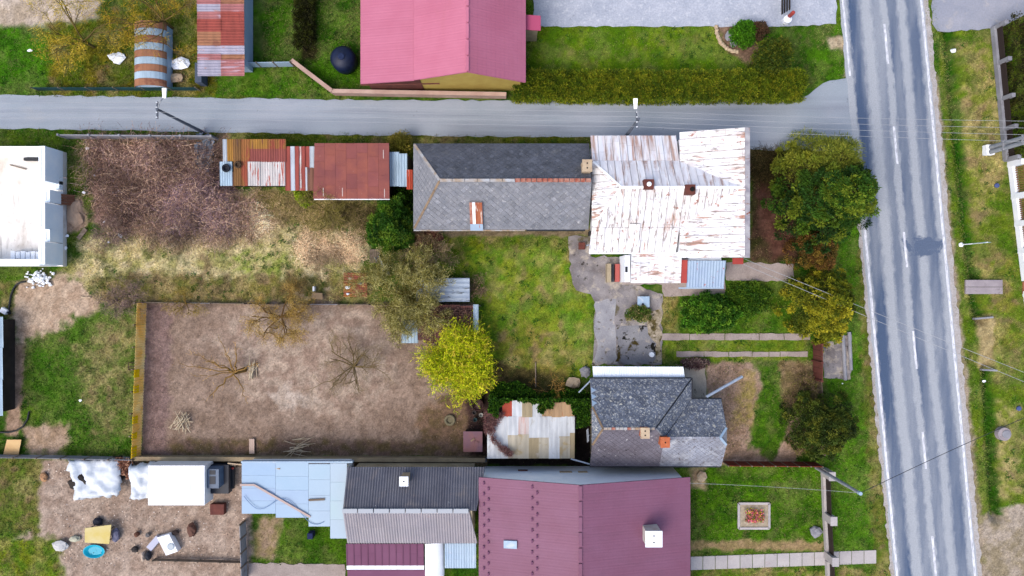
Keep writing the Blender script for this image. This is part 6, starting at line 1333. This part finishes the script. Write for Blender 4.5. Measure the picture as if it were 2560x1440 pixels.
conifer('dark_conifer', 'small dark olive conifer near the rust fence', 2030, 1052, 4.4, 2.5, 290, [(78, 92, 28), (56, 74, 22), (96, 102, 32), (42, 58, 18)], size=.28, L=.16, W=.07, per=90, shape=.72)
conifer('brown_shrub', 'brown leaved shrub between the two tall conifers', 2022, 630, 3.0, 1.7, 170, [(120, 86, 42), (96, 68, 34), (136, 112, 44), (84, 72, 30)], size=.25, per=60, L=.14, shape=.6)
conifer('corner_thuja', 'dark columnar thuja at the end of the top hedge', 1906, 165, 4.0, 1.1, 260, [(66, 84, 16), (46, 66, 12), (92, 98, 22)], size=.32, per=34, shape=.5)
def bush(name, label, px, py, rx_, ry_, h, nc, pal, w=None, size=.3, L=.14, W=.08, per=30, cat='bush', group=None, full=.5):
    b = P(px, py); q = RNG.uniform(0, 2 * math.pi, nc); v = RNG.uniform(.02, 1, nc) ** full; u = np.sqrt(1 - np.clip(v, 0, 1) ** 2); rr_ = RNG.uniform(.8, 1.04, nc) * (1 + .1 * np.sin(3 * q + px) + .08 * np.sin(7 * q))
    cent = np.stack([b.x + rx_ * u * np.cos(q) * rr_, b.y + ry_ * u * np.sin(q) * rr_, .12 + h * v * rr_ * (.85 + .3 * fbm(np.cos(q) * u * 2 + px, np.sin(q) * u * 2, 2))], 1)
    out = unit(np.stack([np.cos(q) * u, np.sin(q) * u, v + .35], 1)); cr = lobes(cent, out, per, size, L, W, mixc(pal, nc, w))
    k = min(nc, 60); sg = np.concatenate([np.stack([b.x + RNG.normal(size=k) * .1, b.y + RNG.normal(size=k) * .1, np.zeros(k)], 1), cent[:k], np.full((k, 1), .03), np.full((k, 1), .01)], 1)
    return plant(name, label, cat, b, cr, tubes(sg, 4, C(92, 76, 58)), group, 'foliage')
bush('round_bush', 'dense dark green round bush west of the slate house', 990, 568, 1.75, 1.95, 3.0, 260, [(52, 94, 18), (70, 110, 24), (38, 74, 16), (96, 124, 32)], size=.26, per=80)
bush('garden_bush', 'broad bright green bush in the front garden', 1768, 783, 2.1, 1.4, 1.5, 230, [(72, 120, 26), (54, 100, 20), (100, 138, 36), (40, 80, 18)], size=.22, W=.1, per=70)
bush('garden_bush', 'low green growth right of the broad bush', 1865, 745, 1.8, 1.1, .5, 260, [(66, 104, 22), (88, 118, 26), (48, 84, 18)], size=.25)
bush('lime_shrub', 'small lime green shrub at the corner of the red sheet shed', 765, 490, .45, .7, 1.0, 90, [(146, 168, 30), (120, 148, 26)], size=.25, per=24)
bush('verge_shrub', 'olive shrub between the blue lean-to and the slate house', 1004, 366, .75, .7, 1.6, 150, [(120, 112, 36), (96, 96, 28), (140, 128, 50)], size=.3, per=26, W=.04, L=.2)
bush('rockery_bush', 'round green bush in the top right flower bed', 1852, 92, .75, .85, 1.1, 200, [(78, 132, 16), (58, 108, 14)], size=.25)
bush('rockery_bush', 'small dark green bush next to the curved stone edging', 1892, 84, .5, .5, .8, 90, [(96, 70, 52), (76, 62, 44)], size=.25)
bush('plum_shrub', 'low brown purple ground shrub beside the white canopy', 1735, 908, .9, .3, .35, 90, [(112, 84, 88), (92, 70, 70), (150, 130, 120)], size=.18, per=22)
bush('yard_plant', 'green weed clump below the blue well cover', 1594, 783, .85, .5, .45, 130, [(88, 112, 40), (66, 96, 28), (140, 132, 84)], size=.2)
def hedge(name, label, pts, wd, h, nc, pal, per=30, size=.28, group=None):
    t = RNG.random(nc); idx = np.searchsorted(np.linspace(0, 1, len(pts))[1:-1], t) if len(pts) > 2 else np.zeros(nc, int)
    A_ = np.array([[*P(*p)] for p in pts]); lo = A_[idx]; hi = A_[idx + 1]; f = (t * (len(pts) - 1) - idx)[:, None]; base = lo + (hi - lo) * f; d = unit(hi - lo); nn = np.stack([d[:, 1], -d[:, 0], 0 * d[:, 0]], 1)
    face = RNG.random(nc); s = RNG.uniform(-1, 1, nc); zz = RNG.random(nc)
    top = face < .55
    off = np.where(top, s, np.sign(s)) * wd / 2; z = np.where(top, h, h * zz) * (.78 + .42 * fbm(base[:, 0] * 1.1, base[:, 1] * 1.1, 3))
    cent = base + nn * off[:, None] + np.stack([0 * z, 0 * z, z], 1); out = unit(np.where(top[:, None], np.array([[0, 0, 1.]]), nn * np.sign(s)[:, None] + np.array([[0, 0, .4]])) + RNG.normal(size=(nc, 3)) * .25)
    cr = clumps(cent, out, per, size, .13, .06, mixc(pal, nc), .1); k = min(nc, 80)
    sg = np.concatenate([base[:k], base[:k] + np.array([0, 0, h * .85]), np.full((k, 1), .04), np.full((k, 1), .02)], 1)
    return plant(name, label, 'hedge', P(*pts[0]), cr, tubes(sg, 5, C(80, 66, 50)), group, 'foliage')
hedge('clipped_hedge', 'long clipped olive yellow hedge along the side street', [(1283, 222), (1640, 226), (1995, 222)], 1.7, 1.5, 3000, [(122, 136, 26), (102, 122, 22), (140, 142, 32), (80, 102, 18), (62, 80, 14)])
hedge('dark_hedge', 'dark brown green hedge behind the fence at the right edge', [(2548, 55), (2560, 230), (2566, 400)], 2.6, 2.0, 900, [(44, 46, 14), (32, 36, 10), (60, 58, 16)])
hedge('north_hedge', 'dark narrow hedge left of the navy tank', [(768, -60), (766, 130)], .9, 1.2, 320, [(44, 46, 12), (34, 36, 10), (60, 66, 14)])

# ---- bare and budding trees
def grow(base, h, spread, n_main, levels, seed, r0=.12, droop=0.0, z_up=.7, bend=.28, kids=(3, 5), trunk_h=.35):
    rr = np.random.default_rng(seed); segs = []; tips = []
    def branch(p, d, L, r, lv):
        k = 4; pts = [p]
        for i in range(k):
            d = unit(d + rr.normal(size=3) * bend * .6 + np.array([0, 0, -droop * .1])); q = pts[-1] + d * L / k; q[2] = max(q[2], .06); segs.append([*pts[-1], *q, r * (1 - .5 * i / k), r * (1 - .5 * (i + 1) / k)]); pts.append(q)
        if lv == 0: tips.append((pts[-1], d, L)); tips.append((pts[2], d, L)); return
        for i in range(rr.integers(*kids)):
            a = rr.uniform(.3, 1.0); j = min(k - 1, int(a * k)); pp = pts[j] + (pts[j + 1] - pts[j]) * (a * k - j)
            nd = unit(d + rr.normal(size=3) * .75 + np.array([0, 0, .05])); branch(pp, nd, L * rr.uniform(.45, .7), r * .5, lv - 1)
    b = np.array([*base]); top = b + np.array([0, 0, h * trunk_h]); segs.append([*b, *top, r0 * 1.1, r0])
    for i in range(n_main):
        q = 2 * math.pi * (i + rr.uniform(-.3, .3)) / n_main; d = unit(np.array([math.cos(q) * spread, math.sin(q) * spread, z_up])); branch(top, d, h * rr.uniform(.5, .8), r0 * .55, levels)
    return np.array(segs), tips
def twiggy(name, label, px, py, h, seed, pal, bark, n_main=6, levels=2, spread=1.0, z_up=.7, twig=10, tw=.3, tww=.02, kids=(3, 5), droop=0, r0=.12, curl=.4, cat='tree', trunk_h=.35, bend=.28, group=None):
    b = P(px, py); segs, tips = grow(b, h, spread, n_main, levels, seed, r0, droop, z_up, bend, kids, trunk_h)
    tr = tubes(segs, 5, C(*bark)); tp = np.array([t[0] for t in tips]); td = np.array([t[1] for t in tips]); n = len(tp)
    if twig:
        p = np.repeat(tp, twig, 0); d = unit(np.repeat(td, twig, 0) + RNG.normal(size=(n * twig, 3)) * .9); cc = mixc(pal, n * twig); parts = []
        p = p + RNG.normal(size=p.shape) * tw * .35; p[:, 2] = np.maximum(p[:, 2], .05)
        for k in range(3):
            parts.append(leaves(p, d, tw / 2, tww, cc)); p = p + d * tw / 2 * .9; d = unit(d + RNG.normal(size=d.shape) * curl + np.array([0, 0, -droop * .2]))
        cr = merge(parts)
    else:
        cr = leaves(tp, td, .3, .015, mixc(pal, n))
    return plant(name, label, cat, b, cr, tr, group, 'twigs')
twiggy('budding_tree', 'large budding tree with olive twigs over the coops', 1024, 738, 3.9, 21, [(156, 148, 80), (128, 122, 56), (186, 178, 118), (106, 100, 48)], (134, 122, 60), 11, 2, 1.0, .75, 19, .3, .034, (5, 7), 0, .12)
twiggy('brown_brush', 'bare brown grey shrub north of the budding tree', 1075, 640, 2.2, 22, [(142, 122, 96), (120, 100, 78), (170, 150, 110)], (110, 92, 70), 8, 2, 1.1, .8, 12, .3, .025, (3, 5), 0, .06, cat='shrub')
twiggy('red_brush', 'reddish dead shrub at the slate house corner', 1072, 612, 1.6, 23, [(140, 92, 76), (118, 74, 62)], (100, 66, 56), 7, 1, 1.0, .8, 14, .3, .025, (3, 5), 0, .05, cat='shrub')
twiggy('leaf_brush', 'dry brown shrub right of the small coop', 1188, 722, 1.2, 24, [(140, 118, 96), (112, 92, 76)], (104, 84, 70), 7, 1, 1.0, .7, 14, .26, .03, (3, 5), 0, .04, cat='shrub')
# golden contorted willow
def willow():
    b = P(1158, 890); segs, tips = grow(b, 2.75, .8, 9, 2, 77, .14, 0.0, .8, .4, (5, 7), .3); tp = np.array([t[0] for t in tips]); td = np.array([t[1] for t in tips]); k = 13
    p = np.repeat(tp, k, 0) + RNG.normal(size=(len(tp) * k, 3)) * .3; d = unit(np.repeat(td, k, 0) + RNG.normal(size=p.shape) * .8); cc = mixc([(204, 212, 24), (178, 194, 18), (220, 218, 44), (136, 154, 16), (200, 180, 60), (106, 124, 14)], len(p)); parts = []
    p[:, 2] = np.maximum(p[:, 2], .4)
    for i in range(5):
        parts.append(leaves(p, d, .2, .045, cc)); q = p + RNG.normal(size=p.shape) * .05; parts.append(leaves(q, unit(d + RNG.normal(size=d.shape) * .7), .13, .05, cc * RNG.uniform(.8, 1.2, (len(cc), 1)))); p = p + d * .17; d = unit(d + RNG.normal(size=d.shape) * .55 + np.array([0, 0, -.25]))
    return plant('golden_willow', 'bright yellow green curly willow at the paddock corner', 'tree', b, merge(parts), tubes(segs, 6, C(150, 132, 50)), None, 'twigs')
willow()
twiggy('bare_tree', 'bare spreading tree in the middle of the paddock', 890, 912, 2.7, 31, [(146, 128, 92), (120, 104, 78)], (132, 114, 76), 11, 2, 1.2, .5, 10, .25, .014, (3, 5), 0, .09, .3, trunk_h=.3)
twiggy('mossy_tree', 'mossy orange tinted bare tree at the north paddock edge', 716, 790, 3.0, 32, [(168, 138, 66), (140, 112, 50), (190, 160, 90)], (128, 98, 58), 8, 2, 1.3, .4, 22, .3, .022, (3, 5), 0, .11, .4, trunk_h=.4)
twiggy('mossy_sapling', 'small mossy shrub at the north west paddock corner', 474, 758, 1.7, 33, [(160, 138, 60), (128, 110, 48)], (128, 104, 50), 6, 2, 1.2, .6, 8, .25, .018, (3, 4), 0, .06, cat='shrub')
def pruned():
    b = P(612, 924); rr = np.random.default_rng(5); segs = []; top = np.array([*P(588, 931, 1.1)])
    segs.append([b.x, b.y, 0, top[0], top[1], 1.1, .2, .15]); twp, twd = [], []
    for (px, py, z, r) in ((514, 900, 1.8, .075), (448, 908, 1.9, .05), (492, 940, 1.9, .045), (520, 992, 1.7, .075), (614, 996, 1.6, .06), (590, 868, 2.2, .06), (548, 846, 2.3, .045), (640, 908, 1.9, .06), (480, 886, 2.0, .04), (560, 880, 2.2, .04)):
        e = np.array([*P(px, py, z)]); p = top.copy(); k = 7
        for i in range(k):
            q = top + (e - top) * (i + 1) / k + rr.normal(size=3) * .07; segs.append([*p, *q, r * (1 - .75 * i / k), r * (1 - .75 * (i + 1) / k)]); p = q
            if i > 1:
                for _ in range(4): twp.append(q + rr.normal(size=3) * .03); twd.append(unit((e - top) / 3 + rr.normal(size=3) * .6))
    twp, twd = np.array(twp), np.array(twd); cc = mixc([(206, 160, 70), (176, 136, 66), (150, 124, 76)], len(twp))
    cr = merge([leaves(twp, twd, .34, .018, cc), leaves(twp + twd * .3, unit(twd + RNG.normal(size=twd.shape) * .4), .26, .014, cc)])
    plant('pruned_tree', 'heavily pruned tree with long orange limbs in the paddock', 'tree', b, cr, tubes(segs, 7, C(156, 122, 70)), None, 'twigs')
pruned()
twiggy('wispy_tree', 'wispy yellow flowering tree left of the arched shed', 236, 118, 4.0, 41, [(186, 156, 40), (160, 140, 36), (206, 178, 70), (140, 130, 30)], (120, 104, 60), 8, 2, 1.0, .8, 11, .4, .03, (3, 5), 0, .1)
twiggy('wispy_tree', 'wispy yellow flowering tree above the arched shed', 432, 70, 4.2, 42, [(186, 150, 36), (156, 132, 34), (140, 124, 30)], (120, 100, 60), 7, 2, .9, .8, 9, .4, .03, (3, 5), 0, .1)
twiggy('shed_shrub', 'mossy bare shrub south of the red sheet shed', 822, 528, 2.2, 43, [(140, 130, 60), (116, 106, 50), (160, 146, 90)], (120, 110, 56), 8, 2, 1.2, .6, 9, .3, .02, (3, 5), 0, .06, cat='shrub')
twiggy('paddock_brush', 'tangled shrub on the north paddock edge by the box', 742, 718, 1.4, 44, [(140, 116, 70), (110, 92, 56)], (104, 84, 58), 7, 1, 1.2, .6, 14, .3, .022, (3, 5), 0, .04, cat='shrub')
twiggy('ivy_sapling', 'small orange twigged sapling growing from the ivy', 1372, 975, 2.6, 45, [(206, 160, 80), (186, 140, 70)], (176, 138, 80), 4, 2, .8, .9, 4, .25, .014, (2, 4), 0, .04, cat='sapling')
for px, py, lb, sd in ((2008, 958, 'dead brown shrub inside the brown gate', 46), (1992, 1100, 'dry brown shrub left of the small dark conifer', 47), (1992, 1005, 'dry grass tuft shrub above the small dark conifer', 48)):
    twiggy('dead_shrub', lb, px, py, 1.1, sd, [(150, 124, 100), (120, 98, 76), (130, 126, 60)], (112, 90, 72), 8, 1, 1.2, .6, 16, .28, .025, (3, 5), 0, .04, cat='shrub')
for px, py, lb, sd, n_ in ((300, 750, 'dry purple brush tangle west of the paddock corner', 49, 9), (285, 590, 'grey dead brush below the thicket', 50, 9), (345, 742, 'small purple brush at the paddock corner post', 51, 7)):
    twiggy('dead_brush', lb, px, py, 1.5, sd, [(140, 116, 112), (112, 92, 88), (160, 138, 120)], (104, 86, 80), n_, 1, 1.3, .5, 16, .34, .02, (3, 5), 0, .04, cat='shrub')
# heap of leaves on the rusty coop, vines on the patched shed, ivy
def cover(name, label, poly, zf, n, pal, L, W, cat, up=.6, mats=None):
    xs = [p[0] for p in poly]; ys = [p[1] for p in poly]; px = RNG.uniform(min(xs), max(xs), n * 4); py = RNG.uniform(min(ys), max(ys), n * 4); k = poly_dist(px, py, poly) + (fbm(px * .09, py * .09, 3) - .5) * 26 > 0
    px, py = px[k][:n], py[k][:n]; z = zf(px, py) + RNG.uniform(0, .22, len(px)) + .25 * (fbm(px * .06, py * .06, 3) - .4); z = np.maximum(z, .02)
    kk = (H - z) / (H * S); pos = np.stack([(px - 1280) * kk, (720 - py) * kk, z], 1); d = unit(RNG.normal(size=pos.shape) + np.array([0, 0, up])); V, F, Cc = leaves(pos, d, L * RNG.uniform(.6, 1.4, len(pos)), W, mixc(pal, len(pos)))
    return tag(link(name, np_mesh(name, V, F, Cc), mats or m_leaf), label, cat)
IV = [(58, 100, 18), (40, 80, 14), (82, 122, 26), (28, 58, 12)]
cover('ivy', 'dark green ivy mass climbing over the patched shed', [(1222, 960), (1300, 955), (1340, 985), (1420, 978), (1474, 985), (1474, 1060), (1440, 1070), (1436, 1010), (1385, 1000), (1385, 1024), (1350, 1026), (1345, 1005), (1262, 1000), (1240, 1040), (1222, 1020)], lambda x, y: np.where(y > 998, 2.25, 1.2) * np.clip((y - 940) / 40, .25, 1), 15000, IV, .16, .13, 'ivy', 1.2)
cover('dry_vines', 'dry reddish vines over the west corner of the patched shed', [(1212, 1035), (1262, 1030), (1245, 1055), (1225, 1090), (1290, 1138), (1270, 1140), (1214, 1085)], lambda x, y: np.full(len(x), 2.2), 3500, [(126, 84, 84), (98, 66, 66), (150, 116, 108)], .22, .03, 'vine', .3)
cover('leaf_litter', 'dark heap of dead leaves on the rusty coop roof', [(1088, 770), (1180, 775), (1180, 805), (1130, 822), (1090, 800)], lambda x, y: np.full(len(x), 1.72), 3500, [(112, 84, 78), (88, 64, 60), (136, 106, 92)], .16, .07, 'leaf litter', .4)
cover('dead_leaves', 'scattered brown leaves piled between the white tarpaulins', [(285, 1146), (330, 1146), (326, 1196), (290, 1190)], lambda x, y: np.full(len(x), .55), 1600, [(166, 118, 96), (130, 90, 74), (190, 146, 120)], .16, .09, 'leaf litter', .4)
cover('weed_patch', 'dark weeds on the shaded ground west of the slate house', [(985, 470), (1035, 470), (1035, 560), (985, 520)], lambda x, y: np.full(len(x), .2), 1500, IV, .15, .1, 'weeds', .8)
cover('bed_flowers', 'pink and yellow flowers in the square flower bed', [(1862, 1272), (1912, 1272), (1912, 1306), (1862, 1306)], lambda x, y: np.full(len(x), .1), 500, [(236, 130, 150), (230, 120, 140), (206, 190, 40), (120, 120, 50)], .13, .12, 'flowers', 1.0)
# ---- bramble thicket: arching canes
def canes(name, label, poly, n, pal, L, W, rise, cat='brambles', seg=6):
    xs = [p[0] for p in poly]; ys = [p[1] for p in poly]; px = RNG.uniform(min(xs), max(xs), n * 3); py = RNG.uniform(min(ys), max(ys), n * 3); k = poly_dist(px, py, poly) + (fbm(px * .03, py * .03, 4) - .5) * 130 + RNG.normal(size=len(px)) * 7 > 0; px, py = px[k][:n], py[k][:n]; m = len(px)
    hill = .15 + rise * np.clip(fbm(px * .022, py * .022, 3) * 2 - .45, .05, 1.2); p = np.stack([X(1) * 0 + (px - 1280) / S, (720 - py) / S, RNG.uniform(0, 1, m) * hill], 1); q = RNG.uniform(0, 2 * math.pi, m); d = unit(np.stack([np.cos(q), np.sin(q), RNG.uniform(.1, .8, m)], 1)); cc = mixc(pal, m); ln = L * RNG.uniform(.5, 1.3, m)
    patch = fbm(px * .02 + 9, py * .02, 4)[:, None]; cc = cc * np.clip(3.4 * patch - .65, .3, 1.9); parts = []  # patchy cane tone, with the thicket's dark hollows painted in
    for i in range(seg):
        parts.append(leaves(p, d, ln / seg * 1.15, W, cc)); p = p + d * (ln / seg)[:, None]; p[:, 2] = np.maximum(p[:, 2], .04); d = unit(d + RNG.normal(size=d.shape) * .22 + np.array([0, 0, -.28]))
    o = link(name, np_mesh(name, *merge(parts)), m_bark); return tag(o, label, cat, kind='stuff')
canes('bramble_thicket', 'tangled brown and purple bramble thicket below the street fence', [(225, 350), (545, 352), (560, 470), (650, 490), (640, 570), (480, 600), (320, 600), (250, 540)], 8500, [(144, 114, 98), (112, 86, 74), (180, 152, 128), (90, 70, 62), (126, 104, 104)], 1.5, .026, 1.9)
canes('purple_canes', 'mauve tinted canes in the lower right of the thicket', [(400, 470), (560, 440), (590, 560), (430, 590)], 4500, [(134, 110, 122), (150, 126, 134), (112, 92, 106)], 1.2, .022, .8)
canes('pale_canes', 'pale dry stalks fanning out in front of the thicket', [(340, 560), (620, 500), (700, 540), (560, 610), (380, 620)], 6000, [(210, 184, 148), (184, 156, 124), (226, 204, 172)], .8, .022, .35)
canes('pale_stalks', 'pale dry stalks near the dark round bush', [(740, 600), (905, 570), (910, 650), (770, 660)], 2600, [(210, 184, 150), (184, 156, 126)], .7, .022, .3)
canes('dry_grass_edge', 'tangle of dry growth behind the red sheet shed', [(640, 478), (960, 505), (920, 580), (700, 545)], 4200, [(150, 132, 92), (120, 112, 60), (176, 150, 112), (100, 92, 50)], .7, .022, .5)
canes('front_brambles', 'dark tangled undergrowth right of the white roofed house', [(1880, 378), (1985, 380), (1960, 470), (1890, 450)], 2600, [(74, 64, 36), (52, 50, 24), (100, 84, 52)], .8, .03, .6)

cover('straw_litter', 'pale straw and dead leaf bits scattered over the paddock earth', [(372, 762), (1190, 765), (1190, 1134), (364, 1134)], lambda x, y: np.full(len(x), -.2), 6000, [(150, 130, 112), (130, 108, 96), (104, 84, 72), (160, 142, 120)], .08, .04, 'litter', .1, m_bark)['kind'] = 'stuff'
cover('garden_litter', 'dry leaf bits on the front garden earth', [(1775, 910), (1865, 910), (1870, 1100), (1805, 1150)], lambda x, y: np.full(len(x), -.2), 1500, [(160, 136, 116), (130, 108, 92), (110, 92, 74), (110, 110, 56)], .1, .05, 'litter', .1, m_bark)['kind'] = 'stuff'
cover('yard_litter', 'dirt and scraps on the bottom left yard', [(110, 1155), (610, 1160), (610, 1420), (160, 1420)], lambda x, y: np.full(len(x), -.2), 1500, [(206, 186, 170), (150, 128, 112), (120, 100, 84), (220, 210, 200)], .12, .06, 'litter', .1, m_bark)['kind'] = 'stuff'

# ------------------------------------------------------------------ grass
def in_any(x, y, boxes):
    m = np.zeros(len(x), bool)
    for (x0, x1, y0, y1) in boxes: m |= (x > x0) & (x < x1) & (y > y0) & (y < y1)
    return m
N = 330000
tx, ty = RNG.uniform(-39.5, 39.5, N), RNG.uniform(-22.5, 22.5, N)
ix = np.clip(np.searchsorted(gx, tx), 0, nxg - 1); iy = np.clip(np.searchsorted(gy, ty), 0, nyg - 1); gi = iy * nxg + ix
keep = RNG.random(N) < gden[gi] * .95
px_, py_ = tx * S + 1280, 720 - ty * S
rd = px_ - (2205 + .0935 * py_)
hard = [[(1424, 592), (1478, 592), (1478, 645), (1570, 650), (1572, 708), (1653, 735), (1653, 912), (1480, 912), (1490, 760), (1442, 722), (1430, 690)], [(1318, -300), (2100, -300), (2090, 62), (1335, 62)], [(2320, -300), (2800, -300), (2800, 30), (2500, 70), (2345, 76)], [(1815, 658), (1985, 662), (1985, 702), (1815, 698)], [(1652, 836), (2024, 836), (2024, 848), (1652, 848)], [(1690, 880), (2018, 880), (2018, 891), (1690, 891)], [(1726, 1392), (2220, 1374), (2220, 1406), (1726, 1424)], [(1556, 706), (1812, 702), (1812, 738), (1556, 740)], [(2052, 858), (2126, 838), (2126, 948), (2060, 944)], [(2411, 700), (2503, 700), (2503, 735), (2411, 735)], [(622, 1410), (862, 1412), (862, 1500), (622, 1500)], [(-100, 238), (1270, 252), (1975, 253), (2050, 210), (2140, 192), (2160, 376), (1880, 372), (1480, 342), (-100, 320)]]
for pg in hard: keep &= poly_dist(px_, py_, pg) < 1
keep &= ~((rd > -106) & (rd < 106))
keep &= ~in_any(tx, ty, [(5.6, 15.4, 2.6, 10.3), (8.4, 14.8, .4, 2.6), (-6.6, 5.3, 4.3, 9.8), (5.7, 14.4, -12.2, -6.5), (-2.1, 11.9, -26, -12.9), (-10.4, .8, 14.3, 27), (-50, -32.7, 1.5, 10), (-20.2, -7.6, 6.9, 10), (-1.6, 4.4, -11.6, -8.1), (-11.3, -1.9, -18, -12.6), (-18.6, -10.9, -16.2, -12.4), (-21.6, -18.3, 15.3, 22)])
tx, ty, gi = tx[keep], ty[keep], gi[keep]; n = len(tx); nb = 3
tz = ground_z(tx, ty)
pos = np.repeat(np.stack([tx, ty, tz - .01], 1), nb, 0) + RNG.normal(size=(n * nb, 3)) * np.array([.045, .045, 0])
base = np.repeat(gcol[gi], nb, 0); hh = np.repeat(ghgt[gi], nb); tone = np.repeat(np.clip(.28 + .8 * fbm(tx * 3.1 + 5, ty * 3.1, 3) + .6 * fbm(tx * .8, ty * .8 + 7, 3), .5, 1.6), nb)[:, None]
dry = (RNG.random((n * nb, 1)) < np.repeat(np.clip(1.5 * fbm(tx * .7 + 40, ty * .7, 4) - .5, .06, .6), nb)[:, None]); cc = base * 1.75 * tone * RNG.uniform(.75, 1.35, (n * nb, 1)); cc = np.where(dry, cc * .5 + np.array(C(206, 190, 130)) * .5, cc)
d = unit(RNG.normal(size=pos.shape) * np.array([.8, .8, .15]) + np.array([0, 0, .8]))
V, F, Cc = leaves(pos, d, hh * RNG.uniform(.6, 1.6, n * nb), .042, cc)
tag(link('grass', np_mesh('grass', V, F, Cc), m_leaf), 'rough grass growing over the plots and verges', 'grass', kind='stuff')
# scattered lusher weed tufts
wt = []; rr = np.random.default_rng(3)
cand = rr.random((5200, 2)) * np.array([79, 45]) - np.array([39.5, 22.5]); ci = np.clip(np.searchsorted(gy, cand[:, 1]), 0, nyg - 1) * nxg + np.clip(np.searchsorted(gx, cand[:, 0]), 0, nxg - 1)
cpx, cpy = cand[:, 0] * S + 1280, 720 - cand[:, 1] * S; ok = (gden[ci] > .7) & (fbm(cand[:, 0] * .5 + 3, cand[:, 1] * .5, 3) > .5); crd = cpx - (2205 + .0935 * cpy); ok &= ~((crd > -115) & (crd < 115))
for pg in hard: ok &= poly_dist(cpx, cpy, pg) < -4
ok &= ~in_any(cand[:, 0], cand[:, 1], [(5, 15.8, .2, 10.6), (-7, 5.4, 4, 10.1), (5.3, 14.7, -12.5, -6), (-2.3, 12.2, -26, -12.8), (-10.6, 1, 14, 27), (-50, -32.6, 1.4, 10.2), (-20.6, -7.2, 6.7, 10.2), (-1.8, 4.6, -12, -8), (-11.5, -1.8, -18, -12.4), (-19.6, -10.6, -18, -12.2), (-23, -18, 15, 22)])
cand = cand[ok]; k = 12; p = np.repeat(np.concatenate([cand, ground_z(cand[:, 0], cand[:, 1])[:, None]], 1), k, 0); p[:, :2] += rr.normal(size=(len(p), 2)) * .08
V, F, Cc = leaves(p, unit(rr.normal(size=p.shape) * np.array([1, 1, .2]) + np.array([0, 0, .7])), .2, .06, mixc([(70, 112, 30), (48, 92, 20), (96, 124, 44), (34, 74, 22)], len(p)))
tag(link('weeds', np_mesh('weeds', V, F, Cc), m_leaf), 'darker green weed tufts scattered through the grass', 'weeds', kind='stuff')
